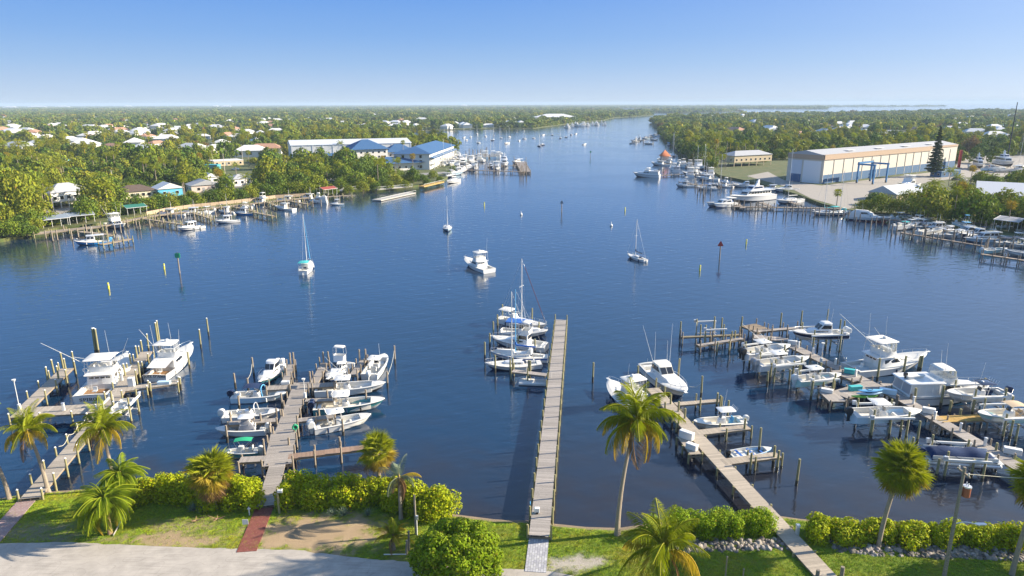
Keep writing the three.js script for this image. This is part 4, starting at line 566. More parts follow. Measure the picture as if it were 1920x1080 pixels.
function motorYacht(t, o) {
  const { L } = o, B = o.B || L * .24, fb = L * .085, bow = L * .125; const h = hull(t, { L, B, fb, bow, draft: 1, mat: M.gel, bottom: M.bottomBlack, camber: .1, p: 2.6, rub: .07, stripe: [.0, .06], stripeMat: M.navy });
  const A = { x0: L * .12, x1: L * .7, w0: B * .38, w1: B * .3, r: .4, y: fb }, A2 = { x0: L * .12, x1: L * .64, w0: B * .36, w1: B * .28, r: .4, y: fb + 2.2 }, d = part('deckhouse', loft([A, A2]), M.gel, t); for (const f of ['S', 'P']) for (let i = 0; i < 8; i++) part('side_window', onFace(A, A2, f, .05 + i * .115, .145 + i * .115, .45, .82, .03, .015), M.glass, d); part('windscreen', onFace(A, A2, 'F', .06, .94, .4, .85, .03, .015), M.glass, d);
  part('boat_deck', loft([{ x0: L * .04, x1: L * .62, w: B * .42, r: .5, y: fb + 2.2 }, { x0: L * .04, x1: L * .62, w: B * .42, r: .5, y: fb + 2.38 }], true, true), M.gel, t);
  const C = { x0: L * .3, x1: L * .58, w0: B * .32, w1: B * .25, r: .4, y: fb + 2.38 }, C2 = { x0: L * .3, x1: L * .5, w0: B * .3, w1: B * .25, r: .4, y: fb + 4.1 }, w = part('pilothouse', loft([C, C2]), M.gel, t); for (const f of ['S', 'P', 'F']) part('side_window', onFace(C, C2, f, .1, .9, .4, .85, .03, .015), M.navy, w);
  part('mast', loft([{ x0: L * .34, x1: L * .42, w: .5, r: .2, y: fb + 4.1 }, { x0: L * .33, x1: L * .36, w: .2, r: .1, y: fb + 6.6 }]), M.gel, t); part('radar_arch', rbox(.3, .2, 2.2, L * .36, fb + 5.6, 0, .08), M.white, t); for (const f of [.3, .4, .5, .72]) part('port_light', box(.7, .35, .05, L * f, fb * .62, B * .5 * .995), M.glass, t); bowRail(t, h, .62, .985, .9); whips(t, [[L * .4, fb + 4.1, 1, 4]]);
}
function catamaran(t, o) {
  const { L } = o, B = o.B || L * .52; for (const q of [1, -1]) { const g = new THREE.Group(); g.name = 'float'; g.position.z = q * B * .36; t.add(g); hull(g, { L, B: B * .2, fb: L * .13, bow: L * .16, mat: M.gel, bottom: M.bottomBlue, tr: .8, p: 2.2 }); }
  part('bridge_deck', rbox(L * .72, .35, B * .6, L * .42, L * .125, 0, .1), M.deck, t); const A = { x0: L * .2, x1: L * .66, w0: B * .34, w1: B * .22, r: .5, y: L * .13 }, A2 = { x0: L * .22, x1: L * .54, w0: B * .3, w1: B * .2, r: .5, y: L * .13 + 1.4 }, s = part('saloon', loft([A, { ...A2, crown: .15 }]), M.gel, t); for (const f of ['S', 'P', 'F']) part('window', onFace(A, A2, f, .12, .88, .3, .75, .03, .012), M.glass, s); part('cockpit_top', loft([{ x0: L * .02, x1: L * .3, w: B * .32, r: .3, y: L * .13 + 1.9 }, { x0: L * .03, x1: L * .29, w: B * .31, r: .3, y: L * .13 + 2.0 }], true, true), M.canvas, t); part('top_post', [1, -1].map(q => rod([L * .06, L * .13, q * B * .28], [L * .05, L * .13 + 1.9, q * B * .28], .04)), M.alu, t);
}
function pontoon(t, o) {
  const { L } = o, B = 2.6; for (const z of [-.92, .92]) { const g = new THREE.CapsuleGeometry(.31, L - .8, 5, 10); g.rotateZ(Math.PI / 2); g.translate(L / 2, .12, z); part('float', g, M.alu, t); }
  part('deck', rbox(L * .98, .1, B, L / 2, .52, 0, .03), M.deck, t); const fence = []; for (const q of [-1, 1]) fence.push(box(L * .86, .55, .04, L * .48, .86, q * B * .47)); part('fence', fence, M.white, t);
  const rows = []; for (let i = 0; i <= 18; i++) { const u = i / 18, r = [], x = L * (.04 + .86 * u); for (let j = 0; j <= 10; j++) { const v = j / 10 * 2 - 1, tent = 1.22 + .34 * Math.exp(-Math.pow((u - .3) * 5, 2)) + .4 * Math.exp(-Math.pow((u - .72) * 7, 2)) + .03 * noise(u * 9, v * 3); r.push([x, .5 + (tent - .5) * (1 - Math.pow(Math.abs(v), 3.2) * .75) * (u < .02 || u > .98 ? .55 : 1), v * B * .5]); } rows.push(r.reverse()); } part('cover', strip(rows, false, 1), o.cover || M.navy, t);
  for (const q of [-1, 1]) part('bimini_frame', rod([L * .5, .6, q * B * .5], [L * .12, 2.0, q * B * .5], .03), M.navy, t); part('rail', [rod([L * .05, .75, -B * .5], [L * .93, .75, -B * .5], .03), rod([L * .05, .75, B * .5], [L * .93, .75, B * .5], .03)], M.steel, t); outboard(t, -.05, .55, 0, M.navy, .95);
}
function skiff(t, o) { const { L } = o, B = L * .36; hull(t, { L, B, fb: .42, bow: .62, mat: o.hull || M.gel, bottom: o.bottom || M.bottomWhite, cockpit: [.03, .84], sole: .14, gw: .1, tr: .85, rub: .035, rubMat: o.rubMat }); for (const x of [.22, .5, .74]) part('thwart', rbox(.32, .05, B * (x > .7 ? .66 : .84), L * x, .36, 0, .02), o.seat || M.deck, t); if (o.console) part('console', loft([{ x0: L * .4, x1: L * .52, w: .3, r: .06, y: .14 }, { x0: L * .41, x1: L * .48, w: .28, r: .06, y: 1.0 }]), o.console, t); outboard(t, -.03, .38, 0, o.engMat || M.black, .62); }
function berth(kind, fn, o, stern, bow, label, lift = 0, group) {        // pixels of the transom at the waterline and of the stem at the sheer
  const A = G(...stern, lift); let C = G(...bow, lift + (o.bh ?? 1.0)); const d = C.clone().sub(A); d.y = 0; const L = o.L || clamp(d.length(), 4, 40);
  if (o.mid) { const m = A.clone().add(C).multiplyScalar(.5); A.x = m.x - d.x / d.length() * L / 2; A.z = m.z - d.z / d.length() * L / 2; }
  const t = thing(kind, label, 'boat', V(A.x, lift, A.z), Math.atan2(-d.z, d.x), group); fn(t, { ...o, L }); t.userData.span = undefined; delete t.userData.span; return { t, A, d: d.normalize(), L, ang: t.rotation.y };
}
function lifted(kind, fn, o, stern, bow, label, liftLabel, lift = 1.7) { const b = berth(kind, fn, o, stern, bow, label, lift), B = o.B || Math.min(2.75, b.L * .31); const c = b.A.clone().addScaledVector(b.d, b.L * .45); boatLift(c, b.ang, b.L * .8, B + 1.1, liftLabel, { low: lift - .62, top: lift + 1.9, ...o.lift }); return b; }

// ------------------------------------------------------------------ near piers
const P1 = (x, y) => [x / 4, 560 + y / 4], P3 = (x, y) => [380 + x / 4, 620 + y / 4], P5 = (x, y) => [840 + x / 4.697, 510 + y / 4.697], P7 = (x, y) => [1080 + x / 4, 640 + y / 4], P8 = (x, y) => [1260 + x / 4.908, 560 + y / 4.908], Q1 = (x, y) => [1540 + x / 4.908, 580 + y / 4.908], Q2 = (x, y) => [1540 + x / 4.908, 720 + y / 4.908], QB = (x, y) => [1340 + x / 3.31, 820 + y / 3.31];
pier({ label: 'beige boardwalk pier with white-capped posts leading to the two big sportfishing boats', segs: [
  { a: [56, 934], b: [198, 768], w: 1.9, sp: 3.1, up: 1.0 }, { a: [28, 774], b: [203, 764], w: 3.0, sp: 4.2, up: .55, sides: [1] }, { a: [47, 766], b: P1(505, 520), w: 1.9, sp: 3.3, up: 1.0, skip: 1 }, { a: [198, 768], b: P1(1100, 395), w: 1.8, sp: 4, up: 1.0, skip: 1 }, { a: P1(860, 690), b: P1(1345, 622), w: 1.7, sp: 4.4, up: .4, skip: 1 }],
  tone: [.50, .44, .365], capMat: M.white, postMat: M.piling, h: 1.4, mat: M.wood });
pier({ label: 'weathered brown pier with short finger docks and small motorboats on both sides', segs: [
  { a: [498, 948], b: [521, 868], w: 1.75, sp: 3.4, up: .1 }, { a: [520, 872], b: [533, 806], w: 3.0, sp: 3.2, up: .9 }, { a: [532, 812], b: [566, 716], w: 2.2, sp: 2.9, up: .9, k: .95 }, { a: P3(480, 430), b: P3(1000, 402), w: 1.6, sp: 3.0, up: .8 }, { a: P3(615, 400), b: P3(665, 250), w: 1.0, sp: 2.6, up: .8, skip: 1 }, { a: P3(835, 395), b: P3(915, 240), w: 1.2, sp: 2.6, up: .9, skip: 1 }, { a: P3(1125, 330), b: P3(1210, 215), w: 1.0, sp: 2.4, up: .9 }, { a: P3(560, 668), b: P3(190, 695), w: 1.1, sp: 3.4, up: .5, skip: 1 }, { a: P3(700, 672), b: P3(1000, 640), w: 1.1, sp: 3.2, up: .5, skip: 1 }, { a: P3(770, 522), b: P3(1000, 515), w: 1.0, sp: 3, up: .6, skip: 1 }, { a: P3(500, 955), b: P3(270, 968), w: 1.3, sp: 3, up: .2, skip: 1 }, { a: P3(640, 945), b: P3(1230, 872), w: 1.2, sp: 2.7, up: .8, skip: 1, tone: [.40, .27, .19] }],
  tone: [.43, .385, .34], postMat: M.pilingGrey, h: 1.35 });
pier({ label: 'long straight taupe pier with yellowish posts running out past the moored sailboats', segs: [
  { a: [1011, 1004], b: [1052, 599], w: 1.9, sp: 3.05, up: .95 }, { a: P5(868, 905), b: P5(560, 868), w: 1.1, sp: 3.4, up: .9, skip: 1 }], tone: [.44, .40, .365], postMat: M.piling, h: 1.5, fat: .8, board: .17 });
pier({ label: 'tan plank pier between the clipped hedge and the rock bank with three finger docks', segs: [
  { a: [1556, 1088], b: [1223, 727], w: 1.85, sp: 3.6, up: .08, k: 1.08 }, { a: P7(745, 470), b: P7(1085, 442), w: 1.0, sp: 4, up: .9, skip: 1 }, { a: P7(905, 685), b: P7(1300, 640), w: 1.3, sp: 4, up: .5, skip: 1 }, { a: P7(1105, 905), b: P7(1525, 850), w: 1.3, sp: 3.6, up: .6, skip: 1 }, { a: P7(800, 715), b: P7(900, 850), w: 1.3, sp: 2.4, up: .05 }], tone: [.52, .445, .35], postMat: M.piling, h: 1.3 });
pier({ label: 'greyish main walkway of the lift marina with side platforms and lift slips', segs: [
  { a: [1935, 890], b: [1693, 748], w: 1.9, sp: 3.4, up: .75 }, { a: [1697, 750], b: [1476, 644], w: 1.9, sp: 3.6, up: .75 }, { a: Q1(180, 800), b: Q1(20, 800), w: 3.4, sp: 2.6, up: .3 }, { a: [1636, 722], b: [1572, 741], w: 2.6, sp: 3, up: .3, skip: 1 }, { a: Q1(560, 700), b: Q1(700, 705), w: 1.5, sp: 3, up: .3 }, { a: Q2(1060, 325), b: Q2(1490, 305), w: 1.7, sp: 3, up: .1, tone: [.62, .39, .10] }, { a: P8(1080, 380), b: P8(740, 345), w: 2.0, sp: 3, up: .6 }, { a: P8(650, 365), b: P8(235, 430), w: .9, sp: 3, up: .9 }, { a: P8(640, 330), b: P8(80, 352), w: .7, sp: 4.5, up: 1.2, tone: [.3, .25, .16] }, { a: P8(760, 300), b: P8(1180, 265), w: 1.0, sp: 3.4, up: .9 }, { a: P8(700, 240), b: P8(860, 300), w: 3.4, sp: 2.6, up: .9, tone: [.33, .25, .17] }, { a: Q1(120, 560), b: Q1(330, 660), w: 1.4, sp: 3, up: .6 }],
  tone: [.45, .405, .365], postMat: M.pilingGrey, h: 1.45 });
single('floating_dock', [rbox(4.9, .4, 1.9, 0, .25, 0, .12), ...[0, 1, 2, 3, 4, 5].map(i => rbox(.5, .06, 1.5, -2 + i * .78, .47, 0, .02, 1)), rod([-1.4, 0, -.95], [-1.4, 2.2, -.95], .05), rod([2.3, 0, .95], [2.3, 2.4, .95], .05)], M.canvas, 'white floating jet ski dock beside the long taupe pier', 'floating dock', G(...P5(770, 985), 0), -.1);

// pilings: tops in crop pixels
const pl = (list, map, top, label, group, o) => { for (const [x, y, h] of list) piling(...map(x, y), h || top, label, group, o); };
pl([[335, 515], [390, 458], [455, 405], [480, 452], [420, 508], [535, 398], [968, 415], [928, 488], [1018, 358], [1057, 314], [1030, 476], [1098, 266], [1490, 232], [1550, 146], [1405, 395, 2.8], [1118, 630, 2.2], [1343, 590, 2.0]], P1, 3.3, 'green-stained piling with white cone cap around the sportfishing boat slips', 'capped pilings around the sportfishing slips');
pl([[684, 224, 4.6], [698, 220, 4.6], [708, 228, 4.5], [1163, 182, 4.4], [1174, 168, 4.5]], P1, 4.5, 'tall yellow-green piling in a tied cluster behind a sportfishing boat', 'clustered pilings behind the sportfishing boats', { fat: 1.15 });
pl([[370, 200], [650, 165], [675, 163], [620, 280, 2.5], [900, 158], [942, 155], [1172, 142], [1216, 138], [1437, 112], [1380, 305, 2.6], [235, 318, 2.4], [332, 355, 2.2], [800, 305, 2.8]], P3, 3.1, 'grey weathered piling standing by the brown pier with short finger docks', 'pilings around the brown pier', { mat: M.pilingGrey, cap: false });
pl([[205, 610], [262, 490], [170, 710], [430, 625], [550, 582], [598, 590], [588, 470], [505, 682], [450, 812], [640, 800], [1048, 660], [872, 585], [1225, 440], [935, 450], [1025, 795, 2.2]], P3, 2.3, 'short brown mooring post between the small motorboats of the brown pier', 'short posts between the small motorboats', { mat: M.pilingGrey, cap: false });
pl([[480, 285], [438, 375], [400, 435], [367, 540, 2.4], [740, 318], [322, 617], [413, 732], [547, 775, 2.4], [568, 755, 2.6], [712, 780, 2.4], [727, 780, 2.4], [770, 590, 2.5], [800, 440, 2.5], [620, 565, 2.4]], P5, 3.0, 'brown piling among the sailboats moored beside the long taupe pier', 'pilings among the moored sailboats', { cap: false });
pl([[128, 160], [950, 260], [1147, 445, 2.6], [1060, 388, 2.6], [1085, 405, 2.6], [1390, 650], [1675, 880], [775, 130], [470, 182]], P7, 3.2, 'lone greenish mooring piling standing clear of the tan plank pier', 'lone pilings off the tan plank pier', { cap: false });
pl([[620, 400], [715, 395], [672, 455], [770, 450], [728, 515], [823, 500], [773, 540], [600, 275], [665, 340], [1270, 580], [1495, 785], [1520, 820], [1320, 835]], P7, 2.7, 'green-tinted post along the edge of the tan plank pier', 'edge posts of the tan plank pier', { cap: false });
pl([[80, 210], [465, 175], [645, 165], [1010, 130], [1200, 113], [1437, 97], [1555, 190], [1597, 205], [585, 295, 2.8], [552, 300, 2.8], [268, 240], [420, 395, 2.4], [535, 390, 2.4]], P8, 3.3, 'dark green piling at the open end of the lift marina', 'outer pilings of the lift marina', { cap: false });
pl([[722, 480, 2.6], [780, 500, 2.6], [915, 595, 3], [1120, 570, 3], [890, 670, 2.4], [1090, 650, 2.4], [1355, 310, 3], [1425, 345, 2.6], [1465, 345, 2.6], [1490, 735, 3], [1295, 760, 2.8], [1405, 745, 2.4]], P8, 2.8, 'piling beside a raised center console in the lift marina', 'pilings beside the raised boats', { cap: false });
pl([[545, 450, 3.6], [780, 430, 3], [650, 310, 2.6], [690, 318, 2.6], [910, 425, 2.6], [932, 425, 2.6], [1195, 550, 2.6], [1240, 572, 2.6], [1130, 700, 3.4], [880, 725, 3], [1200, 840, 2.3], [1415, 830, 2.6], [1285, 915, 2]], Q1, 3, 'dark heavy piling beside the cabin cruisers of the lift marina', 'pilings beside the cabin cruisers', { cap: false, fat: 1.2 });
pl([[475, 320, 2.6], [650, 320, 2.6], [752, 310, 2.6], [915, 340, 3], [848, 490, 2.6], [1410, 690, 2.4], [1085, 690, 2.4], [1765, 330, 2.8], [1820, 370, 2.8], [1620, 540, 2.4]], Q2, 2.6, 'bright green-stained piling in front of the lift marina walkway', 'green pilings before the lift marina walkway', { cap: false });

// ------------------------------------------------------------------ near boats
berth('sportfishing_boat', sportfisher, { bh: 2.0, text: 'SPIROS', ts: .46, tsx: 1.15, ty: .42, clear: false, aftWin: 4, awning: false, riggers: true, rx: .1, rz: .25, ring: true, whips: 1, dome: false }, [170, 757], [237, 664], 'white sportfishing boat lettered SPIROS with flat canvas hardtop');
berth('sportfishing_boat', sportfisher, { bh: 2.1, text: "JOIE D'AMI", ts: .42, ty: .68, teakRail: true, awning: true, aftWin: 0, rx: .25, rz: .12, topH: 2.3, whips: 2 }, [291, 716], [357, 641], 'white sportfishing boat with teak covering boards and clear bridge curtains');
lifted('skiff_boat', skiff, { bh: .6, B: 2.0, engMat: M.black, L: 5.4 }, [241, 752], [204, 782], 'small open white skiff with black motor on a lift by the boardwalk pier', 'boat lift holding the small white skiff by the boardwalk pier', 1.5);
berth('cuddy_boat', cruiser, { bh: .9, B: 2.7, out: 2, stripe: [0, .45], stripeMat: M.hullTeal, whips: [] }, [525, 690], [489, 716], 'white hardtop cuddy boat with teal lower hull and twin outboards');
berth('center_console_boat', centerConsole, { bh: .8, top: 'bimini', topMat: M.navy, arch: M.sky, engMat: M.hullNavy, hull: M.hullIce }, P3(232, 525), P3(632, 478), 'pale blue open motorboat with navy bimini and light blue arch');
berth('center_console_boat', centerConsole, { bh: .8, top: 'none', arch: M.alu, eng: 1 }, P3(165, 672), P3(580, 610), 'white open fishing boat with bare aluminium arch and white outboard');
berth('center_console_boat', centerConsole, { bh: .9, top: 'ttop', shroud: M.greyCanvas, radar: false, whips: 0, tl: 1.9 }, P3(480, 765), P3(98, 738), 'small white center console with grey shrouded console under white T-top');
berth('center_console_boat', centerConsole, { bh: .8, top: 'bimini', topMat: M.green, hull: M.hullTeal, eng: 1, tl: 2.0, cx: .5 }, P3(425, 935), P3(150, 905), 'small motorboat with bright green bimini tied behind the hedge');
berth('walkaround_boat', cruiser, { bh: 1.1, B: 2.9, fly: true, whips: [[.34, .2, 2]] }, P3(1085, 270), P3(942, 352), 'white flybridge boat with bow turned to the brown pier');
berth('center_console_boat', centerConsole, { bh: .9, top: 'ttop', L: 8.2, topMat: M.canvas, whips: 1 }, P3(1250, 372), P3(1342, 212), 'white center console with pale hardtop in the outermost slip of the brown pier');
berth('center_console_boat', centerConsole, { bh: 1.2, top: 'tower', riggers: true, B: 2.9, eng: 0, bottom: M.bottomBlack }, P3(850, 480), P3(1372, 392), 'white fishing boat with tall aluminium tower beside the brown pier');
berth('center_console_boat', centerConsole, { bh: 1.1, top: 'ttop', hull: M.hullTeal, deckMat: M.cream, engMat: M.hullNavy, eng: 2, topMat: M.canvas, whips: 0 }, P3(838, 612), P3(1366, 516), 'dark teal hulled center console with cream deck and canvas top');
berth('center_console_boat', centerConsole, { bh: 1.0, top: 'ttop', eng: 2, whips: 1 }, P3(835, 760), P3(1262, 630), 'all white center console with white twin outboards and square T-top');
// sailboats and neighbours at the long pier
berth('sailboat', sailboat, { bh: 1.2, mast: 11.2, stripe: [.84, .93], stripeMat: M.navy, mx: .52, B: 3.1 }, P5(818, 838), P5(322, 795), 'white sailboat with navy stripe and bare tall mast beside the long taupe pier');
berth('sailboat', sailboat, { bh: 1.3, mast: 10.4, deckCover: M.canvas, stripe: [.55, .85], stripeMat: M.blue, cover: M.blue, dodger: M.canvas, mastMat: M.sky }, P5(880, 788), P5(372, 690), 'white sailboat with royal blue side band and tarp over its foredeck');
berth('cabin_cruiser', cruiser, { bh: 1.2, fly: true, B: 3.4, topMat: M.canvas }, P5(870, 690), P5(385, 575), 'white cabin cruiser with canvas covered bridge among the moored sailboats');
berth('fishing_boat', workboat, { bh: 1.3, longRoof: true, roofMat: M.blue, B: 3.3, riggers: true }, P5(462, 545), P5(880, 515), 'fishing boat with bright blue canopy and lowered outriggers among the sailboats');
berth('sailboat', sailboat, { bh: 1.3, mast: 11.4, cover: M.canvas, dodger: M.canvas, bimini: M.canvas, furl: std([.10, .02, .03], .8), furlR: .05, B: 3.3, mx: .48 }, P5(452, 440), P5(872, 462), 'white sailboat with grey canvas dodger and dark red furled headsail');
// boats out on the water
berth('sailboat', sailboat, { bh: 1.2, mast: 12.6, furl: M.sky, bimini: M.teal, dodger: M.canvas, B: 3.4, L: 10.5 }, [568, 516], [586, 484], 'white sailboat at anchor with light blue furled headsail and teal bimini');
berth('sailboat', sailboat, { bh: 1.2, mast: 10, cover: M.canvas, B: 3, L: 8.6, hull: M.hullIce }, [838, 427], [845, 447], 'pale sailboat at anchor with its bow towards the long taupe pier');
berth('sportfishing_boat', sportfisher, { bh: 1.9, riggers: false, frontGlass: true, L: 12, whips: 1, aftWin: 3, soleMat: M.nonskid }, [918, 512], [877, 483], 'white flybridge motorboat anchored alone in open water with dark windows');
berth('sailboat', sailboat, { bh: 1.1, mast: 9.6, cover: M.hullNavy, L: 7.6, companionMat: M.navy }, [1211, 492], [1175, 474], 'small white sailboat at anchor with navy sail cover on its boom');
// tan plank pier
berth('sportfishing_boat', sportfisher, { bh: 2.0, riggers: false, aftWin: 2, dome: true, whips: 2, B: 4.1, soleMat: M.nonskid }, [1214, 782], [1142, 706], 'white convertible motorboat partly hidden by the coconut palm');
berth('cabin_cruiser', cruiser, { bh: 1.7, B: 3.9, hull: M.cream, houseMat: M.cream, stripe: [.74, .82], stripeMat: M.hullNavy, riggers: true, whips: [[.34, .25, 4.6], [.32, -.28, 3]] }, [1216, 694], [1284, 736], 'cream cabin cruiser with raked windscreen and tall outriggers');
berth('center_console_boat', centerConsole, { bh: .8, top: 'ttop', deckMat: M.cream, radar: false, seatMat: M.sky, whips: 1 }, P7(1255, 630), P7(880, 612), 'small white center console with cream inner deck behind a finger dock');
berth('skiff_boat', skiff, { bh: .6, rubMat: M.sky, seat: M.blue, hull: M.hullIce, bottom: M.hullGreen, L: 5.4 }, P7(1150, 868), P7(1422, 802), 'little open skiff with blue thwarts tied to the finger dock');
// lift marina
lifted('center_console_boat', cruiser, { bh: 1.3, B: 2.9, L: 9.4, out: 2, stripe: [.05, .7], stripeMat: M.hullNavy, bottom: M.bottomWhite }, P8(1590, 350), P8(1072, 300), 'white cuddy boat with broad dark navy hull band raised on a lift', 'boat lift under the navy banded cuddy boat', 2.0);
lifted('center_console_boat', centerConsole, { bh: 1.0, top: 'ttop', eng: 2, engMat: M.black, riggers: true }, P8(655, 545), P8(1085, 432), 'raised white center console with black outboards and lowered outriggers', 'boat lift under the center console with black outboards', 1.6);
lifted('center_console_boat', centerConsole, { bh: 1.1, top: 'ttop', eng: 2, engMat: M.grey, B: 2.8 }, P8(775, 650), P8(1258, 540), 'large raised white center console with dark grey twin outboards', 'boat lift under the large center console with grey outboards', 1.7);
lifted('center_console_boat', centerConsole, { bh: .9, top: 'ttop', hull: M.hullMint, eng: 1 }, P8(1140, 790), P8(1553, 700), 'raised pale mint center console with single white outboard', 'boat lift under the pale mint center console', 1.5);
berth('sportfishing_boat', sportfisher, { bh: 2.1, B: 4.6, frontGlass: false, bottom: M.bottomBlack, aftWin: 3, rx: .0, rz: .12, whips: 2, soleMat: M.nonskid, topH: 2.35, L: 14.2 }, [1592, 702], [1712, 664], 'big white sportfishing boat with tall hardtop moored in the lift marina');
berth('trawler_yacht', trawler, { bh: 2, B: 4.5, L: 13.2 }, [1682, 752], [1818, 722], 'white double cabin trawler yacht with curtained aft deck and dinghy on its roof');
lifted('center_console_boat', centerConsole, { bh: 1.0, top: 'ttop', topMat: M.hullNavy, seatMat: M.navy, eng: 1, engMat: M.hullNavy, L: 8.4 }, Q1(1690, 815), Q1(1165, 770), 'raised white center console with dark navy T-top beyond the trawler yacht', 'boat lift under the center console with navy T-top', 1.7);
lifted('center_console_boat', centerConsole, { bh: .9, top: 'bimini', topMat: M.beige, hull: M.hullMint, deckMat: M.cream, seatMat: M.beige, L: 7.4, B: 2.6 }, Q1(1945, 1010), Q1(1475, 965), 'raised mint hulled boat with beige bimini and cream inner deck', 'boat lift under the mint boat with beige bimini', 1.5);
lifted('center_console_boat', centerConsole, { bh: 1.0, top: 'ttop', eng: 1, engMat: M.black, hull: M.hullIce, radar: false, L: 8.8, whips: 0 }, Q1(268, 1015), Q1(880, 940), 'raised ice blue center console with black outboard beside the kayak rack', 'boat lift under the ice blue center console', 1.6);
lifted('pontoon_boat', pontoon, { bh: .6, B: 2.6, L: 7.8 }, Q2(935, 690), Q2(1525, 680), 'pontoon boat under a navy blue fitted cover on a lift', 'boat lift under the covered pontoon boat', 1.3);
boatLift(G(...P8(345, 330), 1.2), .12, 5.2, 4.0, 'empty boat lift with white beams at the open end of the lift marina', { low: .9, top: 3.6, group: 'empty lifts' });

// ------------------------------------------------------------------ small things on the piers
const chest = (p, w, mat, label, h = 1.45, turn = 0, hh = .7) => { const t = thing('dock_box', label, 'dock box', G(...p, h), turn, 'dock storage boxes'); part('body', rbox(w, hh * .75, .65, 0, hh * .375, 0, .05), mat, t); part('lid', rbox(w + .06, hh * .26, .71, 0, hh * .87, 0, .08), mat, t); };
chest([1287, 822], 1.7, M.white, 'long white dock box on the tan plank pier beside a shorter one', 1.32, -.75, .95); chest([1297, 842], 1.3, M.white, 'shorter low white dock box on the tan plank pier', 1.32, -.75, .7);
chest(P1(1232, 640), 1.7, M.hullIce, 'pale blue dock box behind the stern with teak covering boards', 1.4, .12, .45); chest(P1(990, 655), .8, M.white, 'upright white fish cleaning box between the sportfishing boats', 1.4, .1, 1.3);
chest(Q1(265, 590), 1.7, M.teal, 'turquoise dock box beside the big sportfishing boat', 1.47, -.45); chest(Q1(310, 745), 1.8, M.teal, 'turquoise dock box at the end of the kayak stack', 1.47, .15); chest(Q1(610, 775), 2.1, M.hullIce, 'pale blue dock box at the stern of the trawler yacht', 1.47, -.45); chest(Q2(985, 265), 1.4, M.white, 'white dock box on the grey walkway by the yellow new planks', 1.47, -.5); chest(Q2(1755, 640), 1.7, M.white, 'white dock box near the covered pontoon boat', 1.47, -.5); chest(P8(1105, 420), 1.4, M.white, 'white dock box in front of the navy banded boat', 1.47, -.4); chest(P8(1425, 860), 1.5, M.white, 'white dock box on the brown kayak platform', 1.47, -.5, .5); chest(P3(625, 400), 1.2, M.white, 'white dock box on the end of the brown pier', 1.37, .1, .45);
for (const [i, m, lab] of [[0, M.lime, 'lime green kayak lowest in the stack on the grey walkway'], [1, M.hullIce, 'pale blue kayak in the middle of the stack on the grey walkway'], [2, M.sky, 'sky blue kayak topmost in the stack on the grey walkway']]) { const rows = []; for (let k = 0; k <= 12; k++) { const u = k / 12, w = .36 * Math.pow(Math.sin(Math.PI * Math.min(.995, Math.max(.005, u))), .6), r = []; for (let j = 0; j < 10; j++) { const a = j / 10 * 6.283; r.push([(u - .5) * 3.6, .2 * Math.sin(a) * (.35 + .65 * Math.sin(Math.PI * u)) + .12 * Math.pow(Math.abs(u - .5) * 2, 3), w * Math.cos(a)]); } rows.push(r); } const p = G(...Q1(430, 800), 1.75); p.y = 1.72 + i * .42; p.x += i * .1 - (i === 0 ? .5 : 0); const t = thing('kayak', lab, 'kayak', p, .02 + i * .03, 'stacked kayaks'); part('hull', strip(rows, true, .9), m, t); const c = new THREE.TorusGeometry(.24, .03, 5, 14); c.rotateX(Math.PI / 2); c.scale(1.7, 1, 1); c.translate(-.1, .2, 0); part('cockpit_rim', c, M.black, t); }
const lampPost = (p, h, lab, base = 1.4) => { const t = thing('dock_lamp', lab, 'lamp post', G(...p, base), 0); part('pole', rod([0, 0, 0], [0, h, 0], .05, .04, 8), M.white, t); part('lamp_head', [new THREE.CylinderGeometry(.26, .12, .28, 10).translate(0, h + .1, 0)], M.white, t); part('base', rbox(.35, .8, .35, 0, .4, 0, .08), M.white, t); };
lampPost([37, 768], 4.0, 'white dock lamp post at the corner of the beige boardwalk pier'); lampPost(P3(768, 505), 2.6, 'white dock lamp post on the weathered brown pier', 1.35); lampPost(P8(1370, 590), 3.0, 'white dock lamp post on the lift marina walkway', 1.45);
const rope = (a, b, ha, hb, lab) => { const A = G(...a, ha), B = G(...b, hb), m = A.clone().lerp(B, .5); m.y -= .45; const t = pipe([A, A.clone().lerp(m, .6).setY(lerp(A.y, m.y, .8)), m, m.clone().lerp(B, .4).setY(lerp(m.y, B.y, .2)), B], .03, 5, 14); single('rope', t, M.rope, lab, 'rope', null, 0, 'mooring ropes'); };
{ const lab = 'slack rope hung between white-capped posts of the beige boardwalk pier', q = (x, y) => [x / 4.911, 720 + y / 4.911]; for (const [a, b] of [[[540, 575], [632, 468]], [[632, 468], [720, 370]], [[720, 370], [806, 268]]]) rope(q(...a), q(...b), 2.25, 2.25, lab); }
rope(P7(850, 340), P7(948, 300), 1.6, 2.4, 'white mooring line from the cream cabin cruiser to a piling'); rope(P3(1437, 150), P3(1390, 330), 2.9, 2.2, 'mooring line sagging from the outermost grey piling'); rope(P3(370, 250), P3(340, 360), 2.6, 2.1, 'mooring line between two grey pilings by the cuddy boat');
single('hose_reel', [new THREE.TorusGeometry(.28, .11, 7, 16).translate(0, .65, 0), rod([0, 0, -.1], [0, 1.1, -.1], .05)], M.green, 'coiled green hose on a post of the brown pier', 'hose', G(...P3(697, 760), 1.35), .3);

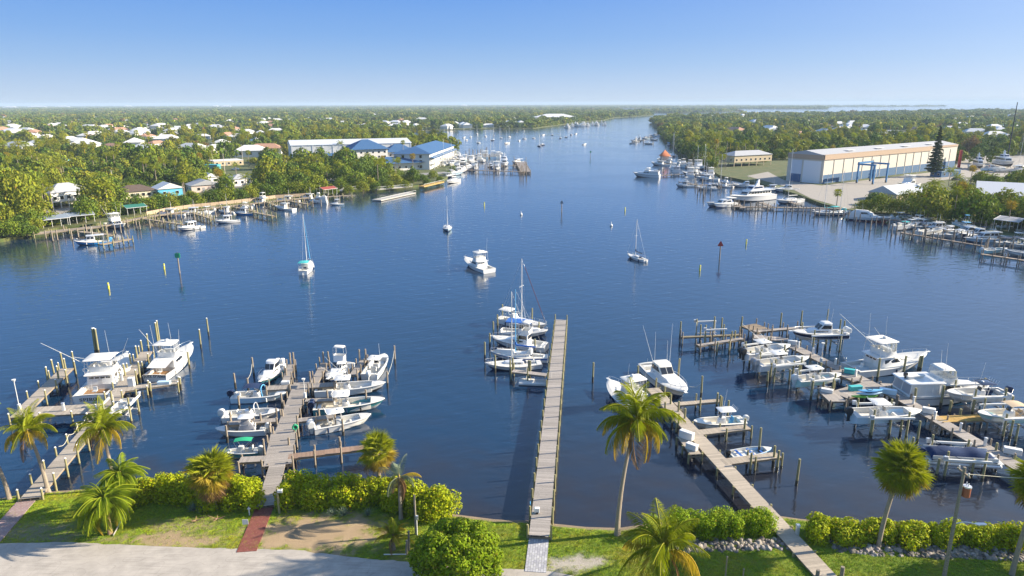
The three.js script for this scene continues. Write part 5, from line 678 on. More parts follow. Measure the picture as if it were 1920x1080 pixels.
for (const [x, y, h] of [[1712, 757, 1.47], [1752, 786, 1.47], [1800, 808, 1.47], [1846, 836, 1.47], [1604, 706, 1.47], [1566, 684, 1.47], [1524, 664, 1.47], [1497, 652, 1.47]]) { const t = thing('power_pedestal', 'white power pedestal standing on the grey lift marina walkway', 'pedestal', G(x, y, h), rr(0, 1), 'power pedestals of the lift marina'); part('body', rbox(.28, .95, .24, 0, .48, 0, .04), M.white, t); part('cap', rbox(.34, .14, .3, 0, 1.0, 0, .05), M.alu, t); }
for (const [x, y] of [[183, 776], [120, 770], [229, 714]]) { const t = thing('power_pedestal', 'white power pedestal standing on the beige boardwalk pier', 'pedestal', G(x, y, 1.42), .3, 'power pedestals of the boardwalk pier'); part('body', rbox(.3, 1.0, .26, 0, .5, 0, .04), M.white, t); part('cap', rbox(.36, .14, .32, 0, 1.05, 0, .05), M.alu, t); }
// markers and buoys
const mark = (p, h, mat, lab, shape) => { const base = G(...p, 0), t = thing('channel_marker', lab, 'marker', base); part('pile', rod([0, -1, 0], [0, h, 0], .17, .15, 8), M.pilingGrey, t); if (shape === 3) { const s = new THREE.Shape(); s.moveTo(-.75, 0); s.lineTo(.75, 0); s.lineTo(0, 1.35); s.lineTo(-.75, 0); const g = new THREE.ExtrudeGeometry(s, { depth: .06, bevelEnabled: false }); g.translate(0, h - .9, .17); part('board', g, mat, t); part('board', g.clone().rotateY(Math.PI), mat, t); } else { part('board', [box(1.1, 1.1, .06, 0, h - .4, .2)], mat, t); part('board', [box(1.1, 1.1, .06, 0, h - .4, -.2)], mat, t); } part('lantern', rod([0, h, 0], [0, h + .35, 0], .1), M.black, t); };
mark([1349, 487], 4.6, M.red, 'channel marker pile with red triangular board', 3); mark([337, 512], 4.8, M.green, 'channel marker pile with small green board', 4); mark([1053, 398], 4.2, M.grey, 'dark bare topped marker pile in mid channel', 3); mark([1107, 295], 4.5, M.green, 'distant marker pile with green board in the far channel', 4);
const buoy = (p, mat, lab, grp, h = 2.2) => { const t = thing('buoy', lab, 'buoy', G(...p, 0), 0, grp); part('float', new THREE.CapsuleGeometry(.2, h * .7, 4, 8).translate(0, h * .38, 0), mat, t); part('band', new THREE.CylinderGeometry(.205, .205, .16, 10).translate(0, h * .55, 0), M.white, t); t.rotation.z = rr(-.05, .05); };
for (const p of [[204, 542], [308, 505], [1312, 508], [1399, 458], [908, 386], [1172, 396]]) buoy(p, M.yellow, 'slim yellow spar buoy floating in the channel', 'yellow spar buoys', 1.8);
for (const p of [[977, 403], [1146, 424]]) { const t = thing('mooring_buoy', 'round white mooring buoy floating in the channel', 'buoy', G(...p, 0), 0, 'white mooring buoys'); part('float', new THREE.SphereGeometry(.5, 12, 8).translate(0, .25, 0), M.white, t); part('ring', rod([0, .7, 0], [0, 1.5, 0], .14, .05), M.white, t); }

// ------------------------------------------------------------------ planting on the near shore
const hh = 'hedge on the near shore';
shrub('sea grape bushes between the feathery palm and the cabbage palm with dead skirt', hh, [[255, 942, 2.6, 1.5, 2.6], [300, 938, 2.8, 1.6, 3.0], [350, 938, 2.6, 1.6, 2.9], [395, 945, 2.4, 1.6, 2.6]], 15000, .27, LEAF.near);
shrub('rounded sea grape bush between the red brick path and the cabbage palm with dead skirt', hh, [[420, 950, 2.0, 1.5, 2.8], [455, 947, 2.4, 1.8, 3.4]], 9500, .27, LEAF.near);
shrub('wide sea grape thicket between the red brick path and the bare sandy ground', hh, [[560, 950, 2.6, 1.8, 3.6], [600, 945, 2.8, 1.8, 3.0], [660, 945, 3.0, 1.8, 3.2], [720, 948, 3.0, 1.8, 3.2]], 20000, .27, LEAF.near);
shrub('tall rounded sea grape bush at the sandy beach edge', hh, [[775, 962, 2.6, 2.0, 3.4], [815, 968, 2.3, 2.0, 3.0]], 10500, .27, LEAF.near);
shrub('neatly clipped dense green hedge beside the tan plank pier', hh, [[1250, 1006, 1.6, 1.0, 2.3], [1300, 1004, 2.2, 1.1, 2.4], [1350, 1004, 2.2, 1.1, 2.4], [1400, 1002, 2.0, 1.1, 2.3], [1424, 1001, 1.2, 1.0, 2.2]], 17000, .2, LEAF.hedge, 'hedge', 'hedge');
shrub('loose mangrove shrubs just past the tan plank pier', hh, [[1532, 1010, 1.3, 1.1, 2.4], [1562, 1013, 1.8, 1.2, 2.0], [1596, 1014, 1.8, 1.2, 2.1]], 9500, .26, LEAF.near);
shrub('loose mangrove shrubs around the tall cabbage palm trunk', hh, [[1640, 1016, 2.0, 1.2, 2.4], [1690, 1020, 2.0, 1.2, 2.2], [1735, 1020, 2.0, 1.2, 2.0]], 9500, .26, LEAF.near);
shrub('loose mangrove shrubs around the leaning utility pole', hh, [[1790, 1022, 2.2, 1.2, 2.3], [1840, 1024, 2.2, 1.2, 2.2], [1895, 1026, 2.2, 1.3, 2.5], [1950, 1028, 2, 1.3, 2.4]], 12000, .26, LEAF.near);
{ // round tree at the roadside
  const b = G(858, 1092, 1), t = thing('round_tree', 'dense round green tree beside the road, its crown cut by no other plant', 'tree', b); t.userData.label = 'dense round-crowned green tree beside the road end';
  const bl = []; for (let i = 0; i < 46; i++) { const th = i * 2.4, f = i / 45, y = lerp(1.3, 4.6, f), rad = 3.5 * Math.sqrt(Math.max(0, 1 - Math.pow((y - 2.0) / 2.9, 2))) * rr(.75, .95); bl.push([Math.cos(th) * rad, y, Math.sin(th) * rad * .95, .85, .75, .85]); } bl.push([0, 2.6, 0, 2.6, 1.9, 2.5]);
  part('crown', leaves(bl, 26000, .24, { aspect: .62 }), LEAF.tree, t); part('trunk', limbs(3, 3, 1.2, 3, .2, 7), bark, t);
}
const nearPalms = [
  [[18, 936], [2, 783], { label: 'leaning coconut palm at the water edge beyond the lilac paver path', lean: [-2.0, .4] }], [[90, 921], [70, 803], { label: 'slim coconut palm growing beside the lilac paver path', lean: [-.9, 0], L: 3.0, n: 24 }], [[216, 918], [206, 800], { label: 'coconut palm rising behind the feathery queen palm', lean: [-.3, 0], L: 3.3, n: 26 }],
  [[1157, 1003], [1180, 786], { label: 'tall coconut palm with yellowing drooping fronds at the beach edge', lean: [1.3, 0], L: 4.3, n: 30, yellow: .70, dead: .9, low: -.7, r0: .24 }]];
for (const [b, c, o] of nearPalms) { const B = G(...b, .95); featherPalm(B, topAt(...c, B) - .95, o); }
featherPalm(G(207, 1001, 1), 3.5, { name: 'queen_palm', label: 'bushy feathery palm with arching lime fronds on the lawn', n: 48, L: 3.0, mat: LEAF.lime, low: -.75, arch: 1, yellow: .95, dead: .98, r0: .22, r1: .18, trunkMat: std([.30, .2, .11], .95) });
featherPalm(G(238, 962, 1), topAt(236, 888, G(238, 962, 1)) - 1, { name: 'queen_palm', label: 'taller feathery palm touching the sea grape bushes', n: 36, L: 2.7, mat: LEAF.lime, low: -.7, arch: 1, yellow: .95, dead: .98 });
featherPalm(G(1240, 1098, 1), 3.6, { label: 'coconut palm with upright silvery fronds by the rock bank', n: 24, L: 4.2, low: -.25, yellow: .72, dead: .95 });
featherPalm(G(738, 1030, 1), 1.4, { name: 'young_palm', label: 'young palm with orange stalks beside the cut posts', n: 16, L: 2.0, low: .1, yellow: .45, dead: .85 });
featherPalm(G(752, 972, 1), topAt(749, 893, G(752, 972, 1)) - 1, { name: 'dying_palm', label: 'dying palm with grey hanging fronds in front of the sea grapes', n: 14, L: 2.3, low: -1.2, mat: LEAF.silver, yellow: .55, dead: .6, trunkMat: barkGrey });
{ const B = G(405, 955, 1); fanPalm(B, topAt(405, 888, B) - 1, { label: 'cabbage palm with a ragged skirt of dead fronds', low: -1.35, dead: .66, yellow: .3, n: 100, S: 2.45 }); }
{ const B = G(713, 932, 1); fanPalm(B, topAt(712, 846, B) - 1, { label: 'cabbage palm rising from the sea grape thicket', S: 2.05, dead: .84, yellow: .5, n: 64 }); }
{ const B = G(1647, 1026, 1); fanPalm(B, topAt(1674, 878, B) - 1, { label: 'tall cabbage palm with a full round crown over the rock bank', S: 2.35, lean: [1.0, 0], n: 110, low: -1.1, dead: .9, yellow: .66 }); }
{ const B = G(1897, 1078, 1); fanPalm(B, topAt(1912, 905, B) - 1, { label: 'tall cabbage palm beside the leaning utility pole', S: 2.35, lean: [.9, 0], n: 100, low: -1.1, dead: .9, yellow: .7 }); }
{ const t = thing('shade_tree', 'broad green shade tree standing past the cabbage palm on the lawn', 'tree', G(2012, 1062, 1)), b = crownBlobs(22, 3.4, 4.2, 3.2); part('crown', leaves(b, 9000, .3, { aspect: .62 }), LEAF.tree, t); part('trunk', limbs(3, 2.4, 3.2, 3, .2, 6), bark, t); }
// spiky plants
for (const [x, y, s] of [[622, 966, 1], [645, 966, 1.1], [690, 966, .9], [362, 958, 1], [380, 960, .9]]) { const g = []; for (let i = 0; i < 46; i++) { const a = i * 2.4, e = lerp(.1, 1.45, i / 46), L = s * rr(.7, 1); const d = V(Math.cos(a) * Math.cos(e), Math.sin(e), Math.sin(a) * Math.cos(e)).multiplyScalar(L), w = V(-Math.sin(a) * .05, 0, Math.cos(a) * .05); g.push(tint(poly([[w.x, .1, w.z], [-w.x, .1, -w.z], [d.x, d.y + .1, d.z]], [[0, 1, 2]], 0), 1, 1, 1)); } const t = thing('agave_plant', 'spiky silver-green yucca at the foot of the sea grape bushes', 'plant', G(x, y, 1), 0, 'spiky yuccas below the sea grapes'); part('leaf_rosette', g, LEAF.silver, t); part('stem', rod([0, -.1, 0], [0, .3, 0], .08), bark, t); }
{ // grass tufts
  const P = []; for (let i = 0; i < 7; i++) { const a = i * 2.4, h = rr(.04, .09), w = .018; P.push(Math.cos(a) * .05 - w, 0, Math.sin(a) * .05, Math.cos(a) * .05 + w, 0, Math.sin(a) * .05, Math.cos(a) * .12, h, Math.sin(a) * .12); }
  const g = new THREE.BufferGeometry(); g.setAttribute('position', new THREE.Float32BufferAttribute(P, 3)); g.computeVertexNormals();
  const N = 90000, im = new THREE.InstancedMesh(g, std([.27, .37, .012], .9), N), m = new THREE.Matrix4(), q = new THREE.Quaternion(), c = new THREE.Color(); let k = 0;
  for (let i = 0; i < N * 3 && k < N; i++) {
    const x = rr(-62, 62), z = shoreZ(x) + rr(1.6, 17); if (inPoly(x, z, ROAD) || z > -38) continue;
    let best = 0; for (const s of spots) best = Math.max(best, s.k * smooth(1.25, .55, Math.hypot((x - s.c.x) / s.a, (z - s.c.z) / s.b) + .55 * fbm(x * .45 + 9, z * .5))); if (R() < best * .93) continue;
    q.setFromAxisAngle(UP, R() * 6.28); const s = rr(.7, 1.6); m.compose(V(x, landHeight(x, z) - .01, z), q, V(s, s * rr(.7, 1.2), s)); im.setMatrixAt(k, m); const n = fbm(x * .16, z * .2); c.setRGB(lerp(1, 1.5, clamp(n)) * rr(.8, 1.2), rr(.8, 1.15), rr(.6, 1.1)); im.setColorAt(k, c); k++;
  }
  im.count = k; im.name = 'grass'; im.castShadow = im.receiveShadow = true; tag(im, 'short green grass covering the lawns along the shore', 'grass', null, 'stuff'); scene.add(im);
}
{ // rock bank
  const g = new THREE.IcosahedronGeometry(1, 1), p = g.attributes.position; for (let i = 0; i < p.count; i++) { const v = V(p.getX(i), p.getY(i), p.getZ(i)), k = 1 + .25 * noise(v.x * 1.7 + 3, v.y * 1.7 + v.z); p.setXYZ(i, v.x * k, v.y * k * .75, v.z * k * .85); } g.computeVertexNormals();
  const N = 1500, im = new THREE.InstancedMesh(g, std([.30, .27, .24], .9, { map: speckle }), N), m = new THREE.Matrix4(), q = new THREE.Quaternion(), c = new THREE.Color(), A = [[1262, 1028], [1480, 1022], [1560, 1026], [1640, 1034], [1720, 1036], [1960, 1046]];
  for (let i = 0; i < N; i++) { const u = R(), seg = u < .3 ? 0 : u < .42 ? 2 : u < .52 ? 3 : 4, a = G(...A[seg], .9), b = G(...A[seg + 1], .9), o = a.lerp(b, R()), s = rr(.12, .38); o.z += rr(-1.1, .75); o.y = .78 + rr(-.1, .22); q.setFromEuler(new THREE.Euler(R() * 6, R() * 6, R() * 6)); m.compose(o, q, V(s * rr(.8, 1.3), s, s)); im.setMatrixAt(i, m); const t = rr(.4, 1.6); c.setRGB(t, t * rr(.94, 1.02), t * rr(.88, 1.02)); im.setColorAt(i, c); }
  im.name = 'rock_bank'; im.castShadow = im.receiveShadow = true; tag(im, 'bank of loose grey boulders below the hedge and shrubs', 'rocks', null, 'stuff'); scene.add(im);
}
// posts, pole, signs
{
  const B = G(1768, 1092, 1), t = thing('utility_pole', 'leaning wooden utility pole with rust-red transformer and street lamp arm', 'utility pole', B), H = topAt(1811, 876, B) - 1;
  part('pole', rod([0, -.5, 0], [0, H, 0], .17, .11, 9), barkGrey, t); part('crossarm', box(.1, .12, 1.6, 0, H - .5, 0), M.beam, t);
  const tr = part('transformer', [new THREE.CylinderGeometry(.3, .3, .85, 14).translate(.5, H - 2.2, 0), box(.3, .1, .1, .2, H - 2.0, 0)], std([.34, .1, .05], .6), t); part('lid', new THREE.CylinderGeometry(.32, .33, .1, 14).translate(.5, H - 1.73, 0), M.alu, tr); for (const z of [-.12, .12]) part('bushing', rod([.5, H - 1.7, z], [.5, H - 1.4, z], .04), M.white, tr);
  for (const z of [-.6, 0, .6]) part('insulator', rod([0, H - .44, z], [0, H - .2, z], .05), M.white, t);
  const arm = part('lamp_arm', pipe([[0, H - 5.2, 0], [.7, H - 4.95, .1], [1.4, H - 5.0, .2], [1.9, H - 5.15, .3]], .04, 6, 14), M.alu, t); part('lamp_head', loft([{ x0: 1.8, x1: 2.6, w: .12, r: .1, y: H - 5.3 }, { x0: 1.75, x1: 2.65, w: .16, r: .12, y: H - 5.17 }], true, true), M.alu, arm);
  single('power_line', pipe([V(B.x + .1, H + .4, B.z), V(B.x + 6, H - .6, B.z - 1), V(B.x + 14, H - 1.2, B.z - 2.5), V(B.x + 30, H - .4, B.z - 5)], .025, 5, 24), M.rope, 'pale cable running from the leaning utility pole past the cabbage palm', 'cable');
}
{ const t = thing('wooden_post', 'grey wooden post with a hand-rail lamp standing at the red brick path', 'post', G(524, 962, 1)); const H = topAt(520, 915, G(524, 962, 1)) - 1; part('post', rod([0, 0, 0], [0, H, 0], .13, .12, 8), M.piling, t); part('lamp_head', rbox(.5, .3, .4, .3, H - .3, 0, .05), M.white, t); part('bracket', rod([0, H - .3, 0], [.3, H - .3, 0], .03), M.alu, t); }
{ const t = thing('cut_post', 'bare grey utility stub with white conduit by the sandy ground', 'post', G(780, 1002, 1)); const H = topAt(779, 928, G(780, 1002, 1)) - 1; part('post', rod([0, 0, 0], [0, H, 0], .11, .09, 8), barkGrey, t); part('conduit', rod([.12, 0, .08], [.12, H * .5, .08], .06), M.white, t); part('meter_box', rbox(.25, .4, .2, .16, H * .45, .1, .04), M.alu, t); }
{ const t = thing('cut_post', 'short peeling wooden stump beside the young palm', 'post', G(762, 1040, 1)); part('post', [rod([0, 0, 0], [.1, 1.5, 0], .11, .1, 8), rod([.15, 0, -.6], [.2, 2.0, -.6], .1, .09, 8)], barkGrey, t); part('rail', rod([-2.0, .1, .1], [0, .12, .1], .05), M.white, t); }
{ const t = thing('yard_sign', 'small white sign on two stakes beside the red brick path', 'sign', G(461, 989, 1), .1); part('board', rbox(.55, .55, .03, 0, .6, 0, .01, 1), M.white, t); for (const x of [-.2, .2]) part('stake', rod([x, 0, 0], [x, .8, 0], .015), M.steel, t); }
{ const t = thing('water_tap', 'white standpipe tap beside the red brick path', 'standpipe', G(468, 966, 1)); part('pipe', rod([0, 0, 0], [0, .9, 0], .06), M.white, t); part('handle', rbox(.3, .1, .12, 0, .72, 0, .03), M.white, t); }
{ const t = thing('water_tap', 'white pedestal meter box beside the tan plank pier', 'pedestal', G(1494, 1006, 1)); part('body', rbox(.3, 1.0, .3, 0, .6, 0, .05), M.alu, t); part('cap', rbox(.36, .2, .36, 0, 1.2, 0, .06), M.white, t); }
for (const [x, y] of [[1360, 1082], [1393, 1084]]) { const t = thing('fence_post', 'weathered thin wooden fence post on the lawn before the rock bank', 'fence post', G(x, y, 1), 0, 'fence posts on the lawn'); part('post', rod([0, 0, 0], [0, x < 1380 ? 2.0 : .9, 0], .07, .06, 7), M.pilingGrey, t); part('cap', new THREE.ConeGeometry(.09, .1, 7).translate(0, x < 1380 ? 2.05 : .95, 0), M.pilingGrey, t); }
for (const [x, y] of [[1532, 1086], [1578, 1080]]) single('bollard', new THREE.CylinderGeometry(.16, .18, .9, 10).translate(0, .45, 0), M.pilingGrey, 'short dark wooden bollard at the landward end of the tan plank pier', 'bollard', G(x, y, 1), 0, 'bollards at the tan pier');
{ const t = thing('hand_truck', 'white cart with blue board parked at the start of the long taupe pier', 'cart', G(1003, 962, 1.5)); part('box', rbox(.5, .5, .4, .2, .35, 0, .05), M.white, t); part('board', box(.06, 1.1, .5, -.45, .6, 0), M.sky, t); part('wheel', [-.2, .2].map(z => new THREE.CylinderGeometry(.12, .12, .05, 12).rotateX(Math.PI / 2).translate(.2, .1, z)), M.rubber, t); }
{ const a = G(238, 960, 1), b = G(213, 1005, 1), t = thing('timber_edging', 'white painted timber edging along the worn lawn by the feathery palm', 'edging', a); const d = b.clone().sub(a); part('rail', rod([0, .12, 0], [d.x, .12, d.z], .06, .06, 6), M.concrete, t); part('stake', [0, .5, 1].map(f => rod([d.x * f, -.1, d.z * f], [d.x * f, .2, d.z * f], .03)), M.concrete, t); }
for (const [x, y] of [[367, 978], [407, 975]]) { const b = []; for (let i = 0; i < 5; i++) { const a = i * 1.4 + .3; b.push(rod([0, .1, 0], [Math.cos(a) * .8, rr(.15, .5), Math.sin(a) * .6], .05, .015, 5)); } single('driftwood', b, std([.34, .21, .13], .9), 'dry brown fallen palm debris on the worn lawn', 'branch', G(x, y, 1), 0, 'fallen palm debris'); }

// ------------------------------------------------------------------ buildings across the water
const keep = [];                                                        // footprints that trees leave free: centre x, z, radius
const clear = (x, y, r) => { const p = G(x, y, 1); keep.push([p.x, p.z, r]); };
const roofGrey = std([.36, .37, .39], .7), roofBrown = std([.10, .07, .055], .85), roofBlue = std([.03, .10, .23], .75), roofWhite = std([.66, .66, .66], .6), wallCream = std([.66, .58, .42], .8), wallWhite = std([.72, .70, .66], .7), wallPink = std([.62, .50, .44], .8), wallBlue = std([.10, .42, .60], .7), wallSand = std([.55, .45, .30], .85), panelBlue = std([.025, .10, .22], .7), fascia = std([.40, .29, .20], .8), doorWhite = std([.70, .71, .72], .6);
const H_ = o => { const t = house(o), A = G(...o.a, 1), B = G(...o.b, 1); const W = Math.max(A.distanceTo(B), o.d || 9), cx = (A.x + B.x) / 2, cz = (A.z + B.z) / 2, dl = Math.hypot(cx, cz); keep.push([cx, cz - (o.d || 9) / 2, W * .62]); for (let f = 4; f < Math.min(46, dl * .09); f += 6) keep.push([cx * (1 - f / dl), cz * (1 - f / dl), W * .26]); return t; };
H_({ a: [100, 393], b: [176, 384], d: 11, h: 3.6, up: 2.6, rh: 3, roofMat: roofGrey, wall: wallWhite, nw: 6, label: 'white stilt house with grey hip roof behind the mangroves' });
H_({ a: [222, 375], b: [296, 369], d: 10, h: 3, rh: 2.4, roofMat: roofBrown, wall: wallCream, nw: 7, label: 'low house with dark brown hip roof and cream walls' });
H_({ a: [298, 370], b: [345, 366], d: 9, h: 3.4, rh: 2.4, roof: 'gable', gx: true, roofMat: roofWhite, wall: wallBlue, nw: 2, label: 'bright blue cottage with pale gable roof' });
H_({ a: [360, 362], b: [414, 358], d: 10, h: 3.2, rh: 2.2, roof: 'gable', gx: true, roofMat: roofGrey, wall: wallPink, nw: 2, label: 'pale pink cottage with grey gable roof' });
H_({ a: [384, 345], b: [410, 343], d: 9, h: 3.2, rh: 2, roof: 'gable', gx: true, roofMat: roofWhite, wall: wallWhite, label: 'white cottage with pale gable roof behind the pink cottage' });
H_({ a: [438, 349], b: [482, 345], d: 10, h: 3.2, rh: 2, roofMat: roofGrey, wall: wallWhite, nw: 4, label: 'white bungalow with grey roof next to the shore road' });
H_({ a: [402, 312], b: [457, 309], d: 14, h: 3, roof: 'flat', roofMat: roofWhite, wall: wallSand, nw: 5, label: 'flat white-roofed building behind the shore road' });
H_({ a: [476, 276], b: [497, 275], d: 14, h: 4, rh: 5, roofMat: roofWhite, wall: wallWhite, label: 'house with tall white pyramid roof among the trees' });
H_({ a: [383, 318], b: [408, 318], d: 5, h: 2.6, roof: 'flat', roofMat: std([.05, .33, .4], .6), wall: std([.05, .33, .4], .6), nw: 2, ww: .6, label: 'small turquoise container shed by the shore road', cat: 'shed', name: 'shed' });
H_({ a: [118, 311], b: [138, 309], d: 8, h: 3, rh: 2, roofMat: std([.2, .5, .48], .6), wall: wallWhite, label: 'house with pale teal roof deep among the trees' });
{ // dry storage hall and hotel with blue roofs
  const t = H_({ a: [548, 303], b: [772, 296], d: 30, h: 11, rh: 3, roof: 'gable', roofMat: std([.55, .58, .62], .5), wall: wallWhite, nw: 0, sideW: 0, door: false, rows: [], label: 'long white dry storage hall with pale metal roof', cat: 'hall', name: 'storage_hall' });
  const W = G(548, 303, 1).distanceTo(G(772, 296, 1)); for (let i = 0; i <= 12; i++) part('pilaster', box(.7, 9.5, .3, .4 + i * (W - .8) / 12, 6.1, .16), doorWhite, t); for (let i = 0; i < 12; i++) part('panel', box(W / 12 - 1, 5, .12, (i + .5) * (W - .8) / 12 + .4, 7.6, .07), M.white, t); part('awning', poly([[0, 5.2, .1], [W, 5.2, .1], [W, 3.6, 5], [0, 3.6, 5], [0, 3.4, 5], [W, 3.4, 5]], [[0, 1, 2, 3], [3, 2, 5, 4]].map(f => f.slice().reverse()), .1), roofBlue, t);
  H_({ a: [662, 310], b: [728, 307], d: 20, h: 10, rh: 6, roofMat: roofBlue, wall: wallWhite, rows: [2, 5, 8], nw: 6, ov: 1.4, label: 'white hotel block with tall blue hip roof', cat: 'hotel', name: 'hotel_building' });
  H_({ a: [628, 300], b: [662, 299], d: 14, h: 7, rh: 5, roofMat: roofBlue, wall: wallWhite, rows: [2, 5], nw: 4, ov: 1.2, label: 'lower hotel wing with blue pyramid roof beside the hotel block', cat: 'hotel', name: 'hotel_building' });
  H_({ a: [708, 322], b: [802, 317], d: 16, h: 4.5, rh: 3.4, roofMat: roofBlue, wall: wallWhite, rows: [2], nw: 8, ov: 2.6, label: 'wide low hotel hall with blue hip roof by the palms', cat: 'hotel', name: 'hotel_building' });
  H_({ a: [728, 305], b: [778, 303], d: 14, h: 7, rh: 5, roofMat: roofBlue, wall: wallWhite, rows: [2, 5], nw: 5, ov: 1.6, label: 'blue-roofed hotel lobby rising behind the wide low hall', cat: 'hotel', name: 'hotel_building' });
  const q = H_({ a: [806, 318], b: [851, 297], d: 22, h: 9.5, rh: 4, roofMat: roofBlue, wall: wallWhite, rows: [1.8, 4.8, 7.8], nw: 9, ww: 1.6, wh: 1.7, ov: 1.6, label: 'long waterfront hotel wing with balconies and blue roof', cat: 'hotel', name: 'hotel_building' });
  const W2 = G(806, 318, 1).distanceTo(G(851, 297, 1)); for (const y of [3.1, 6.2]) { const b = part('balcony', box(W2 * .96, .25, 2.2, W2 / 2, y, 1.1), M.white, q); part('railing', [box(W2 * .96, .08, .06, W2 / 2, y + 1.0, 2.15), ...Array.from({ length: 30 }, (_, i) => box(.06, .9, .06, W2 * (.03 + .94 * i / 29), y + .55, 2.15))], M.white, b); } part('lower_roof', poly([[0, 7.4, .1], [W2, 7.4, .1], [W2, 6.6, 3], [0, 6.6, 3]], [[3, 2, 1, 0]], .1), roofBlue, q); for (let i = 0; i < 10; i++) part('column', box(.45, 6.6, .45, W2 * (.02 + .96 * i / 9), 3.3, 2.5), M.white, q);
}
H_({ a: [1376, 313], b: [1446, 309], d: 12, h: 4.2, up: 2.6, rh: 2.6, roofMat: roofGrey, wall: wallSand, nw: 8, label: 'tan stilt house with grey hip roof beside the boatyard basin' });
{ // boatyard shed
  const A = G(1540, 345, 1), B = G(1789, 314, 1), C = G(1480, 338, 1), W = A.distanceTo(B), D = Math.min(60, A.distanceTo(C) * 1.0), d = B.clone().sub(A), ang = Math.atan2(-d.z, d.x), H = 14, t = thing('boatyard_shed', 'huge cream boatyard shed with blue base panels and tan roof edge', 'shed', V(A.x, 1, A.z), ang);
  part('wall', box(W, H, D, W / 2, H / 2, -D / 2), std([.58, .54, .46], .85), t); part('roof', poly([[-.5, H, .5], [W + .5, H, .5], [W + .5, H, -D - .5], [-.5, H, -D - .5], [-.5, H + 2, -D / 2], [W + .5, H + 2, -D / 2]], [[0, 1, 5, 4], [2, 3, 4, 5], [1, 2, 5], [3, 0, 4]], .1), roofGrey, t);
  part('fascia', [box(W * .76, 2.6, .3, W * .38, H - 1.0, .3), box(.3, 2.6, D, -.3, H - 1.0, -D / 2)], fascia, t); part('fascia', [box(W * .236, 1.2, .3, W * .88, H - .4, .26)], fascia, t);
  const n = 16; for (let i = 0; i < n; i++) { part('base_panel', box(W / n - .5, 4.2, .14, (i + .5) * W / n, 2.2, .09), panelBlue, t); part('rib', box(.35, H - 2.4, .22, i * W / n + .2, (H - 2.4) / 2, .13), std([.50, .47, .41], .85), t); }
  part('big_door', box(.16, H - 3, D * .48, -.1, (H - 3) / 2, -D * .3), doorWhite, t); part('big_door', box(.16, H - 3, D * .3, -.1, (H - 3) / 2, -D * .74), std([.56, .6, .66], .6), t); part('base_panel', box(.18, 4, D * .3, -.14, 2, -D * .74), panelBlue, t); for (let i = 0; i < 4; i++) part('skylight', box(7, .1, 5, W * (.2 + .2 * i), H + 1.15, -D * .25), doorWhite, t);
  keep.push([(A.x + B.x) / 2, (A.z + B.z) / 2 - D * .4, W * .58], [A.x + 20, A.z + 15, 34], [B.x - 10, B.z + 18, 34]);
  // travel lift
  const p = G(1636, 346, 1), L = thing('travel_lift', 'tall blue travel lift frame standing before the boatyard shed', 'travel lift', p, ang), bl = std([.03, .16, .36], .5); for (const x of [0, 13]) for (const z of [0, -8]) { const leg = part('leg', box(.7, 9, .7, x, 4.9, z), bl, L); const w = new THREE.CylinderGeometry(.7, .7, .5, 14); w.rotateX(Math.PI / 2); w.translate(x, .7, z); part('wheel', w, M.rubber, leg); } for (const x of [0, 13]) part('side_beam', box(.8, .8, 9, x, 9.4, -4), bl, L); part('top_beam', box(14, .8, .8, 6.5, 10, -8), bl, L); part('sling', [box(.3, 6, .08, 6, 6, -2), box(.3, 6, .08, 8.5, 6, -2)], M.white, L);
}
H_({ a: [1764, 333], b: [1800, 330], d: 6, h: 3, roof: 'flat', roofMat: std([.2, .3, .4], .6), wall: panelBlue, nw: 3, label: 'small blue boatyard office beside the tall pine', cat: 'office', name: 'office_building' });
H_({ a: [1680, 378], b: [1735, 371], d: 12, h: 2.8, rh: 3, roof: 'gable', roofMat: std([.42, .46, .50], .6), wall: wallSand, label: 'house with slate blue roof and screened porch by the shore trees' });
H_({ a: [1830, 376], b: [1965, 384], d: 22, h: 3, rh: 4, roof: 'gable', roofMat: roofWhite, wall: wallWhite, label: 'long white-roofed house behind the shore trees' });
shelter({ a: [1862, 430], b: [1906, 436], d: 8, mat: roofGrey, h: 3.2, label: 'boathouse with grey roof and red trim by the small motorboats', name: 'boathouse' });
shelter({ a: [82, 428], b: [132, 422], d: 7, mat: std([.20, .24, .29], .6), label: 'open dark grey boat canopy by the mangrove shore' }); shelter({ a: [128, 421], b: [178, 416], d: 7, mat: std([.20, .24, .29], .6), label: 'second dark grey boat canopy with red gear below' }); shelter({ a: [240, 404], b: [276, 400], d: 6, mat: std([.03, .16, .12], .6), label: 'dark green boat canopy at the end of the timber walkway' }); shelter({ a: [608, 367], b: [632, 364], d: 5, mat: std([.28, .06, .04], .7), label: 'small red-roofed dock shelter beside white motor yachts' });
{ const p = G(1246, 303, 1.2), t = thing('dock_hut', 'dock hut on piles with steep orange tiled roof', 'hut', p); part('roof', new THREE.ConeGeometry(5, 4.2, 4).rotateY(.785).translate(0, 5.9, 0), std([.42, .13, .05], .8), t); part('wall', box(5, 2.6, 5, 0, 2.6, 0), wallPink, t); for (const x of [-2, 2]) for (const z of [-2, 2]) part('post', rod([x, -2.5, z], [x, 1.6, z], .25), M.pilingGrey, t); part('deck', box(7, .25, 7, 0, 1.5, 0), M.beam, t); }
